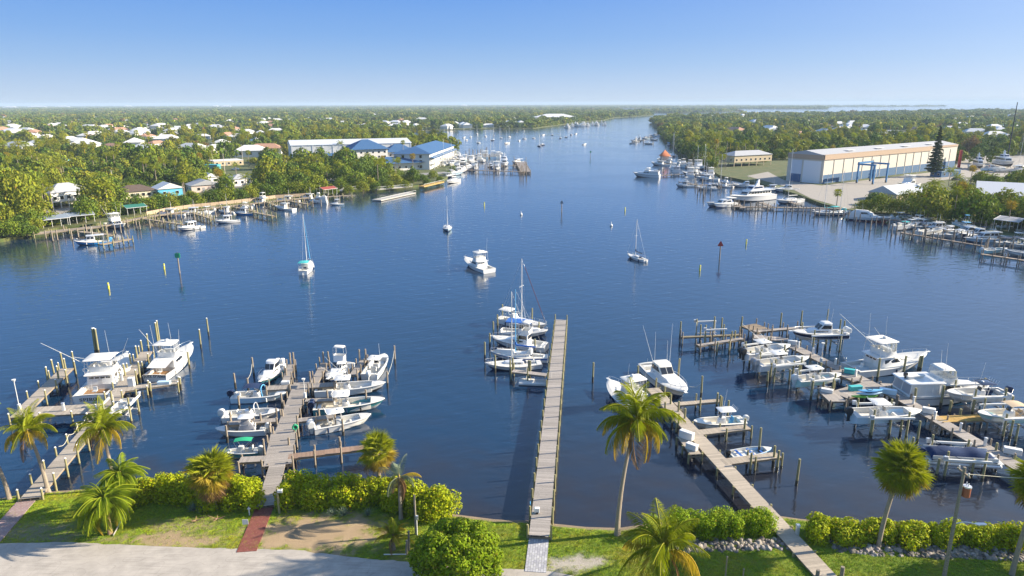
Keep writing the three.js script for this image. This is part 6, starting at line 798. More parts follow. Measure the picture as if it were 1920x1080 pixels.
// random houses deep among the trees
const roofs = [roofWhite, std([.60, .60, .58], .6), std([.5, .52, .54], .6), std([.40, .22, .14], .8), std([.7, .69, .66], .6)];
const protoHouse = roofs.map((m, i) => { const o = new THREE.Group(); const W = 14 + i, D = 9; part('wall', box(W, 3, D, 0, 1.5, 0), wallWhite, o); part('roof', poly([[-W / 2 - .6, 3, D / 2 + .6], [W / 2 + .6, 3, D / 2 + .6], [W / 2 + .6, 3, -D / 2 - .6], [-W / 2 - .6, 3, -D / 2 - .6], [-W / 2 + 4, 5.4, 0], [W / 2 - 4, 5.4, 0]], [[0, 1, 5, 4], [2, 3, 4, 5], [1, 2, 5], [3, 0, 4]], .1), m, o); for (const x of [-.3, 0, .3]) part('window', box(1.3, 1.2, .1, x * W, 1.7, D / 2 + .03), M.glass, o); o.userData = { stem: 'house', category: 'house', group: 'far houses among the trees', label: ['white-roofed bungalow far off among the trees', 'pale grey-roofed bungalow far off among the trees', 'grey-roofed bungalow far off among the trees', 'terracotta-roofed bungalow far off among the trees', 'cream white-roofed bungalow far off among the trees'][i] }; return o; });
{
  const put = (x, y, s = 1) => { const p = G(x, y, 1); if (!onLand(p.x, p.z) || edgeDist(p.x, p.z, onLand(p.x, p.z)) < 9) return; for (const k of keep) if (Math.hypot(p.x - k[0], p.z - k[1]) < k[2] + 8) return; copyOf(pick(protoHouse), p, rr(-.4, .4) + (R() < .5 ? 1.57 : 0), rr(1.0, 1.7) * s); keep.push([p.x, p.z, 11 * s]); const dl = Math.hypot(p.x, p.z); for (const f of [14, 25, 36, 48, 60, 74, 90]) if (f < dl * .085) keep.push([p.x * (1 - f / dl), p.z * (1 - f / dl), 11]); };
  for (const [x0, x1, y0, y1, n] of [[0, 520, 228, 264, 120], [0, 300, 262, 292, 22], [300, 500, 258, 300, 16], [0, 640, 208, 232, 70], [640, 1000, 226, 243, 44], [560, 1000, 210, 228, 40], [1400, 1920, 222, 258, 62], [1300, 1920, 214, 226, 36], [1840, 1920, 232, 262, 8], [1320, 1480, 232, 262, 8]]) for (let i = 0; i < n; i++) put(rr(x0, x1), rr(y0, y1));
  for (let i = 0; i < 4; i++) { const a = [398 - 28 * i, 243.5], p = G(a[0] + 20, a[1] + .5, 1); const t = copyOf(protoHouse[0], p, 0, [3.4, 1.2, 2], 'long white-roofed warehouse in a row far among the trees', 'far warehouse row'); t.name = numbered('warehouse'); t.userData.category = 'warehouse'; keep.push([p.x, p.z, 26]); const dl = Math.hypot(p.x, p.z); keep.push([p.x * (1 - 45 / dl), p.z * (1 - 45 / dl), 24]); }
  { const p = G(1040, 227, 1), t = copyOf(protoHouse[0], p, .1, [6.5, 3, 3], 'wide white waterfront warehouse at the far bend of the river'); t.name = numbered('warehouse'); t.userData.category = 'warehouse'; delete t.userData.group; keep.push([p.x, p.z, 60]); }
}
for (const [x, y, w] of [[20, 204, 9], [70, 202.5, 16], [118, 202, 12], [240, 201.5, 7], [405, 201, 4], [425, 201.5, 8], [870, 200, 6]]) { const t = copyOf(protoHouse[0], G(x, y, 1), 0, [w, 5, 5], 'long pale building far off near the horizon', 'pale buildings near the horizon'); t.userData.category = 'building'; t.name = numbered('distant_building'); const p = t.position; keep.push([p.x, p.z, w * 8]); const dl = Math.hypot(p.x, p.z); for (let f = 100; f < 500; f += 100) keep.push([p.x * (1 - f / dl), p.z * (1 - f / dl), w * 7]); }
clear(520, 326, 22); clear(450, 330, 18); clear(430, 322, 16); clear(140, 402, 12); clear(1560, 372, 26); clear(1500, 358, 24); clear(1640, 360, 20); clear(1860, 318, 40); clear(1900, 300, 40); clear(1760, 345, 18); clear(1820, 330, 22); clear(1600, 378, 16); clear(1440, 335, 14); clear(790, 333, 12); clear(1420, 322, 13);

// ------------------------------------------------------------------ docks and boats across the water
pier({ name: 'boardwalk', label: 'long timber walkway with fence along the mangrove shore', segs: [{ a: [60, 438], b: [190, 424], w: 4, sp: 5, up: .8 }, { a: [190, 424], b: [275, 406], w: 2.6, sp: 4, up: 1 }, { a: [275, 406], b: [411, 388], w: 2.4, sp: 4, up: 1.1 }, { a: [411, 388], b: [580, 370], w: 2.4, sp: 4, up: 1.1 }, { a: [150, 434], b: [208, 440], w: 1.8, sp: 4, up: 1, skip: 1 }, { a: [188, 458], b: [245, 447], w: 1.8, sp: 3, up: 1 }, { a: [272, 410], b: [345, 421], w: 1.2, sp: 3.4, up: 1.1 }, { a: [360, 398], b: [398, 410], w: 1.2, sp: 3.2, up: 1.1 }, { a: [478, 398], b: [514, 405], w: 1.4, sp: 3, up: 1.1 }, { a: [440, 388], b: [480, 396], w: 1.2, sp: 3.2, up: 1.1 }, { a: [500, 378], b: [520, 386], w: 1.2, sp: 3.2, up: 1.1 }, { a: [540, 376], b: [580, 383], w: 1.4, sp: 3, up: 1.1 }, { a: [590, 370], b: [660, 366], w: 2, sp: 3.6, up: 1 }], tone: [.44, .36, .27], board: .5, postMat: M.piling, h: 1.4, fat: 1.1 });
{ const t = thing('timber_fence', 'tan timber screen fence behind the long timber walkway', 'fence', G(275, 402, 1.4)); let prev = null; for (const q of [[275, 404], [311, 397], [360, 390], [411, 385], [480, 377], [517, 372], [578, 368]]) { const p = G(...q, 1.4).sub(t.position); if (prev) { const d = p.clone().sub(prev), L = d.length(), n = Math.floor(L / 3); for (let i = 0; i < n; i++) { const c = prev.clone().lerp(p, (i + .5) / n), g = box(L / n - .12, 1.3, .1, 0, 0, 0, Math.atan2(-d.z, d.x)); g.translate(c.x, .75, c.z); part('panel', g, std([.40, .31, .21], .9), t); } } prev = p; } }
for (const [a, b, w, lab] of [[[636, 360], [670, 354], 3, 'short white gangway ramp by the red-roofed shelter'], [[704, 357], [770, 351], 3.4, 'long white gangway ramp along the hotel mangroves'], [[706, 373], [772, 359], 4.5, 'pale floating dock below the long white ramp'], [[790, 352], [828, 343], 3, 'tan timber quay edge by the moored ketch']]) { const A = G(...a, 1), B = G(...b, 1), d = B.clone().sub(A), L = d.length(), t = thing('ramp', lab, 'ramp', V(A.x, lab.includes('floating') ? .1 : 1.2, A.z), Math.atan2(-d.z, d.x)); part('deck', rbox(L, .5, w, L / 2, .3, 0, .05), lab.includes('tan') ? M.newWood : M.concrete, t); part('rail', [rod([0, 1.5, w / 2], [L, 1.5, w / 2], .06), ...[0, .25, .5, .75, 1].map(f => rod([L * f, .5, w / 2], [L * f, 1.5, w / 2], .05))], M.white, t); }
const farPl = (list, top, label, group) => { for (const [x, y] of list) { const p = G(x, y, 0), t = thing('mooring_piling', label, 'piling', V(p.x, -1, p.z), 0, group); addPost(t, 'post', 0, 0, top + 1 + rr(-.4, .4), 0, M.pilingGrey, null, 1.35); part('collar', new THREE.CylinderGeometry(.22, .22, .5, 8).translate(0, 1.1, 0), M.pilingWet, t); } };
{ const l = []; for (let i = 0; i < 44; i++) { const u = i / 43, x = lerp(85, 640, u), y = lerp(450, 382, u) + rr(-6, 8) - (u < .3 ? 0 : 4); l.push([x + rr(-4, 4), y]); } farPl(l, 3.2, 'tan mooring piling off the long timber walkway', 'pilings off the timber walkway'); }
{ const l = []; for (let i = 0; i < 26; i++) l.push([rr(868, 918), rr(286, 306)]); for (let i = 0; i < 12; i++) l.push([rr(960, 988), rr(306, 332)]); for (let i = 0; i < 10; i++) l.push([rr(870, 960), rr(316, 328)]); farPl(l, 5, 'dark piling at the hotel marina docks', 'pilings at the hotel docks'); }
{ const l = []; for (let i = 0; i < 26; i++) { const u = i / 25; l.push([lerp(1378, 1600, u) + rr(-3, 3), lerp(392, 412, u) + rr(-4, 4)]); } for (let i = 0; i < 20; i++) l.push([rr(1300, 1372), rr(342, 372)]); for (let i = 0; i < 14; i++) l.push([rr(1180, 1235), rr(258, 272)]); for (let i = 0; i < 10; i++) l.push([rr(1236, 1300), rr(296, 330)]); farPl(l, 3.6, 'dark piling along the boatyard basin docks', 'pilings at the boatyard docks'); }
{ const l = []; for (let i = 0; i < 34; i++) { const u = i / 33; l.push([lerp(1600, 1900, u) + rr(-5, 5), lerp(420, 478, u) + rr(-9, 9)]); } farPl(l, 3.4, 'dark piling among the small motorboats below the shore trees', 'pilings among the small motorboats'); }
pier({ name: 'marina_dock', label: 'long dark dock of the hotel marina with finger piers', segs: [{ a: [858, 318], b: [985, 322], w: 2.6, sp: 8, up: .8 }, { a: [862, 300], b: [925, 292], w: 2.2, sp: 8, up: 1 }, { a: [985, 322], b: [975, 304], w: 6, sp: 8, up: 1 }, { a: [940, 311], b: [985, 310], w: 2.4, sp: 8, up: 1 }], tone: [.30, .26, .23], board: .8, h: 1.3, fat: 1.4 });
pier({ name: 'marina_dock', label: 'dark floating dock below the motor yacht in the boatyard basin', segs: [{ a: [1372, 387], b: [1600, 391], w: 2.4, sp: 7, up: .6 }, { a: [1375, 379], b: [1394, 390], w: 2.4, sp: 5, up: .6 }, { a: [1425, 379], b: [1446, 387], w: 2.2, sp: 5, up: .6 }, { a: [1478, 377], b: [1498, 384], w: 2.2, sp: 5, up: .6 }, { a: [1276, 341], b: [1310, 347], w: 2.0, sp: 5, up: .6 }, { a: [1232, 329], b: [1290, 326], w: 2.4, sp: 5, up: .8 }, { a: [1290, 326], b: [1345, 322], w: 2.4, sp: 5, up: .8 }, { a: [1310, 347], b: [1380, 345], w: 2.2, sp: 5, up: .8 }], tone: [.30, .25, .2], board: .6, h: .9, fat: 1.2 });
pier({ name: 'marina_dock', label: 'timber dock among the small motorboats below the shore trees', segs: [{ a: [1590, 404], b: [1700, 414], w: 2.2, sp: 4, up: 1 }, { a: [1700, 414], b: [1800, 436], w: 1.8, sp: 4, up: 1 }, { a: [1795, 436], b: [1900, 448], w: 1.6, sp: 4, up: 1 }, { a: [1690, 436], b: [1850, 462], w: 1.0, sp: 3, up: 1.2 }, { a: [1840, 476], b: [1935, 490], w: 1.2, sp: 3, up: 1.2 }], tone: [.36, .29, .23], board: .4, h: 1.3 });
const far = (k, fn, o, s, b, lab, l = 0) => berth(k, fn, o, s, b, lab, l);
far('fishing_boat', workboat, { bh: 1.9, hull: M.hullBlue, longRoof: true, out: 2, engMat: M.sky }, [206, 455], [138, 449], 'bright blue hulled fishing boat with white wheelhouse and blue outboards');
far('sportfishing_boat', sportfisher, { bh: 1.8, rx: .3, rz: .12, frontGlass: true, L: 13, mid: 1 }, [196, 420], [243, 424], 'white sportfishing boat with long outriggers beside the dark canopies');
far('fishing_boat', workboat, { bh: 1.8, roofMat: M.gel }, [382, 427], [332, 424], 'white fishing boat lying alone outside the timber walkway'); far('center_console_boat', centerConsole, { bh: 1, top: 'ttop', tall: .4 }, [402, 399], [366, 399], 'white center console with T-top against the timber walkway'); far('fishing_boat', workboat, { bh: 1.8 }, [450, 416], [402, 410], 'white lobster style boat with low wheelhouse off the timber walkway'); far('fishing_boat', workboat, { bh: 1.8, hull: M.hullNavy, stripe: [0, .5], stripeMat: M.hullBlue, fly: true }, [477, 402], [438, 394], 'navy and blue hulled fishing boat with flybridge'); far('fishing_boat', workboat, { bh: 1.5, mast: 5 }, [440, 400], [410, 392], 'white fishing boat with short mast close to the timber fence');
far('fishing_boat', workboat, { bh: 1.8 }, [552, 395], [515, 384], 'white lobster style boat by the far finger of the timber walkway'); far('motor_yacht', trawler, { bh: 2.0 }, [614, 381], [578, 372], 'tall white bridge-deck motor yacht near the red-roofed shelter'); far('fishing_boat', workboat, { bh: 1.8, hull: M.hullIce }, [645, 384], [618, 377], 'pale fishing boat next to the tall bridge-deck yacht');
far('sailboat', sailboat, { bh: 1.6, mast: 19, L: 14, cover: M.canvas, bottom: M.bottomBlack }, [860, 340], [831, 341], 'large white sailboat with very tall mast moored at the hotel quay');
for (const [s, b, lab] of [[[857, 304], [857, 327], 'white sportfishing boat bow out in the first hotel slip beside the tall-masted sailboat'], [[890, 305], [889, 328], 'white sportfishing boat bow out in the second hotel slip with bare slip next to it'], [[931, 306], [930, 327], 'white sportfishing boat bow out beside the tiered white yacht']]) far('sportfishing_boat', sportfisher, { bh: 2, L: 15, rx: .3, rz: .05, frontGlass: true, mid: 1 }, s, b, lab);
far('motor_yacht', motorYacht, { bh: 2.5, L: 22, mid: 1 }, [840, 303], [893, 309], 'long white express yacht lying along the hotel balconies'); far('motor_yacht', motorYacht, { bh: 2.5, L: 21, mid: 1 }, [946, 296], [946, 322], 'tiered white motor yacht at the end of the hotel docks'); far('fishing_boat', workboat, { bh: 2, L: 13, stripe: [.6, 1], stripeMat: M.blue, longRoof: true, mid: 1 }, [985, 305], [955, 303], 'white charter boat with blue trimmed awning at the dock end'); far('fishing_boat', workboat, { bh: 1.5, L: 9, hull: M.hullNavy, mid: 1 }, [914, 312], [926, 312], 'small dark boat between the hotel slips'); far('cabin_cruiser', cruiser, { bh: 1.5, L: 12, mid: 1 }, [880, 300], [905, 293], 'white cabin cruiser behind the long express yacht');
far('motor_yacht', trawler, { bh: 2.6, L: 15, stripe: 1 }, [1237, 333], [1207, 323], 'blue and white trawler yacht at the tip of the basin dock'); far('motor_yacht', trawler, { bh: 2.2, L: 14, mid: 1 }, [1270, 324], [1256, 312], 'white motor yacht stern to dock beside the orange-roofed hut'); far('sportfishing_boat', sportfisher, { bh: 2, L: 14, rx: .3, rz: .08, mid: 1 }, [1296, 336], [1292, 318], 'white sportfishing boat with dark stern at the basin dock'); far('sportfishing_boat', sportfisher, { bh: 2, L: 17, rx: .3, rz: .08, mid: 1, hull: M.hullIce }, [1296, 313], [1327, 315], 'large pale sportfishing boat by the boatyard sea wall'); far('sportfishing_boat', sportfisher, { bh: 1.8, L: 12, mid: 1 }, [1330, 334], [1336, 318], 'white sportfishing boat with tall outriggers under the stilt house'); far('sailboat', sailboat, { bh: 1.4, L: 11, mast: 17, mid: 1 }, [1250, 291], [1274, 293], 'sailboat with tall mast behind the orange-roofed hut'); far('sailboat', sailboat, { bh: 1.4, L: 12, mast: 16, mid: 1 }, [1270, 294], [1254, 288], 'second tall-masted sailboat near the orange-roofed hut'); far('fishing_boat', workboat, { bh: 1.4, L: 10, roofMat: M.sky, longRoof: true, mid: 1 }, [1246, 270], [1262, 274], 'boat with light blue canopy under the palms');
far('motor_yacht', motorYacht, { bh: 2.8, L: 26, mid: 1 }, [1462, 371], [1350, 370], 'long white classic motor yacht lying in the boatyard basin'); far('catamaran', catamaran, { bh: 1.6, L: 12, mid: 1 }, [1376, 386], [1331, 382], 'white cruising catamaran at the end of the dark floating dock'); far('sailboat', sailboat, { bh: 1.6, L: 14.5, mast: 20, cover: M.canvas, mid: 1 }, [1512, 378], [1447, 376], 'large white sloop with the tallest mast at the floating dock'); far('sailboat', sailboat, { bh: 1.4, L: 11, mast: 13.5, bimini: M.teal, cover: M.teal, mid: 1 }, [1565, 402], [1530, 396], 'sailboat with turquoise canvas at the boatyard wall'); far('sailboat', sailboat, { bh: 1.4, L: 11, mast: 15, dodger: M.teal, mid: 1 }, [1590, 400], [1562, 398], 'sailboat with green dodger beside the boatyard wall'); far('cabin_cruiser', cruiser, { bh: 1.4, L: 9, mid: 1 }, [1340, 356], [1312, 350], 'white cabin cruiser behind the basin pilings'); far('fishing_boat', workboat, { bh: 1.4, L: 9, fly: true, mid: 1 }, [1372, 352], [1345, 345], 'white flybridge boat ahead of the classic motor yacht');
{ const b = far('cabin_cruiser', cruiser, { bh: 1.8, L: 14, bottom: M.red, hull: M.hullNavy, stripe: [.35, 1], stripeMat: M.gel, mid: 1 }, [1590, 411], [1668, 408], 'large cruiser shrink-wrapped in white with dark lower hull'); part('wrap_cover', loft([{ x0: 1, x1: 9.5, w0: 2, w1: 1.4, r: .6, y: 1.2 }, { x0: 1.3, x1: 8.4, w0: 1.6, w1: 1, r: .6, y: 2.8 }, { x0: 2.5, x1: 6.5, w: .5, r: .4, y: 3.7 }]), M.canvas, b.t); }
{ // crowded docks
  const kinds = [['center_console_boat', centerConsole, { top: 'ttop', whips: 1 }], ['fishing_boat', workboat, {}], ['cabin_cruiser', cruiser, {}], ['center_console_boat', centerConsole, { top: 'bimini', topMat: M.navy, whips: 0 }], ['sportfishing_boat', sportfisher, { rx: .3, rz: .06 }], ['fishing_boat', workboat, { fly: true }], ['sailboat', sailboat, { cover: M.blue }]], hulls = [M.gel, M.gel, M.gel, M.cream, M.hullNavy, M.hullIce];
  const crowd = (n, place, where, L0, L1, ks, grp) => { for (let i = 0; i < n; i++) { const [x, y, turn] = place(n > 1 ? i / (n - 1) : 0), p = G(x, y, 0), k = kinds[pick(ks)], L = rr(L0, L1) * (k[0] === 'center_console_boat' ? .72 : 1), t = thing(k[0], `${{ center_console_boat: k[2].top === 'ttop' ? 'open boat with T-top' : 'open boat with navy bimini', fishing_boat: k[2].fly ? 'flybridge fishing boat' : 'low wheelhouse boat', cabin_cruiser: 'cabin cruiser', sportfishing_boat: 'sportfishing boat', sailboat: 'sailboat with blue sail cover' }[k[0]]} ${where}`, 'boat', p, turn + rr(-.12, .12), grp); k[1](t, { ...k[2], hull: pick(hulls), L, mast: k[0] === 'sailboat' ? L * 1.2 : undefined }); } };
  crowd(9, u => [lerp(1192, 1240, u) + rr(-3, 3), lerp(267, 252, u) + rr(-1, 3), Math.PI + rr(-.5, .5)], 'in the lift docks on the far palm bank', 9, 12, [0, 1, 3, 3, 5], 'boats at the far palm bank');
  crowd(14, u => [lerp(1236, 1345, u) + rr(-4, 4), lerp(300, 338, u) + rr(-4, 3), pick([1.57, -1.57, 2.6])], 'crowded in the boatyard basin', 10, 14, [1, 2, 4, 5, 6, 0], 'boats crowded in the boatyard basin');
  crowd(6, u => [lerp(1300, 1500, u) + rr(-6, 6), lerp(349, 366, u) + rr(-2, 2) - (u > .3 ? 7 : 0), Math.PI + rr(-.2, .2)], 'along the boatyard sea wall behind the yacht', 9, 13, [1, 2, 5, 6], 'boats along the boatyard sea wall');
  crowd(18, u => [lerp(1668, 1935, u) + rr(-6, 6), lerp(417, 462, u) + rr(-6, 6), pick([0, Math.PI]) + .2], 'packed below the shore trees', 9, 12, [0, 0, 1, 3, 2], 'boats packed below the shore trees');
  crowd(18, u => [lerp(828, 935, u) + rr(-5, 5), lerp(309, 294, u) + rr(-5, 5), pick([-1.57, 1.57])], 'in the inner slips of the hotel marina', 13, 18, [2, 4, 5, 4, 6], 'boats in the hotel marina');
  crowd(5, u => [lerp(822, 862, u), lerp(334, 316, u), .5], 'along the hotel quay', 10, 13, [1, 2, 5], 'boats along the hotel quay');
  crowd(7, u => [lerp(345, 600, u) + rr(-6, 6), lerp(404, 373, u) + rr(-1, 3), Math.PI + rr(-.3, .3)], 'tied inside the timber walkway fingers', 9, 11, [0, 1, 3, 5], 'boats inside the timber walkway');
  crowd(6, u => [lerp(1815, 1935, u), lerp(322, 334, u) + rr(-4, 2), rr(-.4, .4)], 'parked ashore on the yard paving', 10, 14, [0, 2, 1], 'boats ashore in the yard');
  scene.children.filter(o => o.userData.group === 'boats ashore in the yard').forEach(o => { o.position.y = 1.9; for (const z of [-1, 1]) part('stand', [rod([2, -.9, z], [2, .2, z * .8], .1), rod([6, -.9, z], [6, .2, z * .8], .1)], M.grey, o); });
}
for (const [s, b, o, lab] of [[[1676, 430], [1728, 420], { top: 'bimini', topMat: M.teal }, 'white open boat with teal bimini below the shore trees'], [[1722, 440], [1772, 430], { top: 'none', hull: M.cream }, 'cream open boat with low windscreen below the shore trees'], [[1700, 422], [1745, 418], { top: 'ttop' }, 'white T-top boat nosed towards the shore trees'], [[1745, 428], [1790, 426], { top: 'ttop', engMat: M.black }, 'white T-top boat with black outboard below the shore trees'], [[1792, 424], [1838, 434], { top: 'tower', topMat: M.sky, hull: M.hullIce }, 'pale blue boat with sky blue tower top'], [[1800, 438], [1845, 430], { top: 'ttop', riggers: true }, 'white boat with lowered outriggers by the boathouse'], [[1872, 430], [1900, 424], { top: 'none' }, 'white open boat inside the boathouse'], [[1925, 452], [1878, 444], { top: 'ttop', riggers: true, L: 9 }, 'white T-top boat with outriggers moored outside the boathouse'], [[1842, 474], [1888, 466], { top: 'none', hull: M.hullMint }, 'mint skiff moored by the last timber dock'], [[1940, 482], [1893, 470], { top: 'none', L: 8 }, 'white bow rider at the last timber dock'], [[1940, 436], [1905, 433], { top: 'ttop' }, 'white T-top boat half hidden past the boathouse'], [[1225, 270], [1205, 268], { top: 'ttop', L: 9 }, 'small white boat on the far bank lift docks'], [[1235, 263], [1215, 261], { top: 'bimini', L: 9 }, 'small boat with navy bimini on the far bank lift docks'], [[1238, 255], [1222, 253], { top: 'ttop', L: 9 }, 'small white T-top boat beyond the far bank lift docks']]) berth('center_console_boat', centerConsole, { bh: .9, whips: 0, ...o, mid: 1 }, s, b, lab, .3);
// boats ashore in the yard
{ const b = far('sportfishing_boat', sportfisher, { bh: 2.4, L: 17, rx: .3, rz: .1, mid: 1, bottom: M.bottomWhite }, [1738, 345], [1660, 348], 'white sportfishing boat standing ashore before the boatyard shed', 2.4); for (const x of [.15, .45, .75]) for (const z of [-1.6, 1.6]) part('stand', rod([17 * x, -1.6, z * 1.3], [17 * x, .1, z], .1), M.red, b.t); }
for (const [s, bb, L, lab] of [[[1850, 302], [1925, 306], 26, 'large white motor yacht propped ashore at the back of the yard'], [[1812, 306], [1862, 308], 18, 'dark bottomed motor yacht propped ashore beside the red crane post']]) { const b = far('motor_yacht', motorYacht, { bh: 3.5, L, mid: 1 }, s, bb, lab, 2.6); for (const x of [.15, .4, .65]) for (const z of [-1.6, 1.6]) part('stand', rod([L * x, -1.6, z * 1.3], [L * x, .1, z], .12), M.grey, b.t); }
{ const b = far('sailboat', sailboat, { bh: 2, L: 16, mast: 22, mid: 1 }, [1930, 314], [1890, 313], 'sailboat ashore with a tall pale mast in the yard', 2.2); part('stand', [rod([4, -1.2, 1.5], [4, .3, .9], .1), rod([10, -1.2, -1.5], [10, .3, -.9], .1)], M.grey, b.t); }
{ const p = G(1888, 300, 1), t = thing('radio_mast', 'thin dark radio mast rising above the yard to the horizon', 'mast', p); part('pole', rod([0, 0, 0], [0, 39, 0], .45, .25, 7), M.black, t); part('base', box(2, 1, 2, 0, .4, 0), M.concrete, t); }
{ const p = G(1797, 316, 1), t = thing('crane_post', 'rust-red steel crane post beside the boatyard shed', 'crane post', p); part('column', box(1.2, 11, 1.2, 0, 5.5, 0), M.red, t); part('base', box(2.4, .6, 2.4, 0, .3, 0), M.concrete, t); }
// anchored boats up the river
{ const list = [[835, 262, 12], [868, 259, 11], [882, 258, 10], [922, 264, 12], [876, 263, 0], [900, 269, 13], [911, 256, 11], [927, 255, 12], [941, 260, 12], [954, 269, 13], [957, 257, 11], [986, 261, 12], [1003, 260, 0], [1009, 274, 10], [1020, 272, 9], [1016, 254, 0], [1050, 260, 9], [1063, 258, 0], [1070, 253, 8], [1078, 252, 0], [972, 265, 0], [805, 258, 10], [790, 256, 10], [1130, 236, 0], [1036, 254, 12], [856, 266, 0], [895, 252, 12], [1093, 272, 0]];
  for (const [x, y, m] of list) { const p = G(x, y, 0), t = thing('anchored_boat', m ? 'sailboat at anchor far up the river beyond the hotel' : 'small mastless boat at anchor far up the river beyond the hotel', 'boat', p, rr(-.5, .5) + Math.PI * .5 * (R() < .7 ? 1 : -1), m ? 'far anchored sailboats' : 'far anchored motorboats'); smallSail(t, { L: rr(8, 11.5), mast: m ? m + rr(-1, 2) : 0, hull: R() < .2 ? M.hullNavy : M.gel, cover: pick([M.blue, M.canvas, M.navy]) }); }
  for (let i = 0; i < 12; i++) { const p = G(lerp(1068, 1135, i / 11), rr(233, 237.5) - i * .45 + 3, 0), t = thing('far_yacht', 'white yacht moored at the far bend of the river', 'boat', p, rr(-.4, .4) + 1.6, 'yachts at the far river bend'); motorYacht(t, { L: rr(18, 30) }); }
}
{ // parked vehicles
  const car = (p, mat, lab, turn, truck) => { const t = thing(truck ? 'pickup_truck' : 'parked_car', lab, truck ? 'truck' : 'car', G(...p, 1.06), turn, truck ? undefined : 'parked cars across the water'); part('body', loft([{ x0: -2.3, x1: 2.3, w: .88, r: .3, y: .35 }, { x0: -2.35, x1: 2.35, w: .92, r: .35, y: .7 }, { x0: -2.3, x1: 2.25, w: .86, r: .3, y: 1.02 }]), mat, t); const A = { x0: truck ? -.4 : -1.8, x1: 1.3, w: .8, r: .2, y: 1.0 }, B = { x0: truck ? -.2 : -1.3, x1: .6, w: .68, r: .2, y: 1.55 }, c = part('cabin', loft([A, B]), mat, t); for (const f of ['F', 'A', 'S', 'P']) part('window', onFace(A, B, f, .08, .92, .15, .88, .02, .01), M.glass, c); for (const x of [-1.45, 1.45]) for (const z of [-.82, .82]) part('wheel', new THREE.CylinderGeometry(.34, .34, .22, 14).rotateX(Math.PI / 2).translate(x, .34, z), M.rubber, t); };
  car([441, 319], M.white, 'white pickup truck parked on grass by the turquoise shed', .05, true); car([547, 333], M.black, 'black car on the shore road by the parking lot', .1); car([523, 316], M.grey, 'dark grey car standing in the parking lot', .1); car([1792, 338], M.black, 'black car parked beside the blue boatyard office', .3); car([1806, 340], M.grey, 'grey car parked at the end of the row by the boatyard office', .3);
}
for (const [x, y, yt] of [[360, 333, 307], [422, 327, 288], [540, 335, 300], [212, 345, 318], [455, 300, 270], [184, 268, 230], [97, 270, 238], [1508, 330, 300]]) { const b = G(x, y, 1), H = clamp(topAt(x, yt, b) - 1, 7, 14), t = thing('utility_pole', 'pale utility pole with crossarm among the trees across the water', 'utility pole', b, .3, 'utility poles across the water'); part('pole', rod([0, 0, 0], [0, H, 0], .2, .13, 7), std([.5, .46, .4], .9), t); part('crossarm', box(2.2, .15, .15, 0, H - .7, 0), M.beam, t); clear(x, y, 2.5); clear(x, y + 3, 3); }

// ------------------------------------------------------------------ trees across the water
const crownHi = [0, 1, 2, 3].map(i => { const b = crownBlobs(20 + i * 2, 1, [.95, .8, 1.15, .7][i], .2, 1); return leaves(b, 1400, .12, { aspect: .75 }); });
const crownMid = [0, 1, 2].map(i => leaves(crownBlobs(13, 1, [.95, .75, 1.1][i], .2), 800, .165, { aspect: .8 })), crownLo = [0, 1].map(i => leaves(crownBlobs(8, 1, .85, .2), 170, .34, { aspect: .85 }));
const trunkHi = limbs(1, .8, .25, .6, .045, 5), protoTree = [];
for (const g of crownHi) for (const m of LEAF.mid.slice(0, 4)) { const o = new THREE.Group(); part('crown', g, m, o); part('trunk', trunkHi, bark, o); protoTree.push(o); }
const brownTree = (() => { const o = new THREE.Group(); part('crown', crownHi[1], LEAF.mid[4], o); part('trunk', trunkHi, bark, o); return o; })();
const palmCrown = (() => { const g = []; for (let i = 0; i < 26; i++) { const q = FAN[i % 2].clone(); q.rotateZ(lerp(1.3, -1.0, i / 26)); q.rotateY(i * 2.4); g.push(q); } return merge(g); })(), palmCrown2 = (() => { const g = []; for (let i = 0; i < 16; i++) { const q = frondGeo(1, .26, .6, .8, .62, 16); q.rotateZ(lerp(1.0, -.5, i / 16)); q.rotateY(i * 2.4); g.push(q); } return merge(g); })();
const palmTrunk = rod([0, -.3, 0], [0, 1, 0], .032, .022, 6);
const blocked = (x, z, r) => { for (const k of keep) if (Math.hypot(x - k[0], z - k[1]) < k[2] + r * .55) return true; return false; };
const trees = [], palms = [];
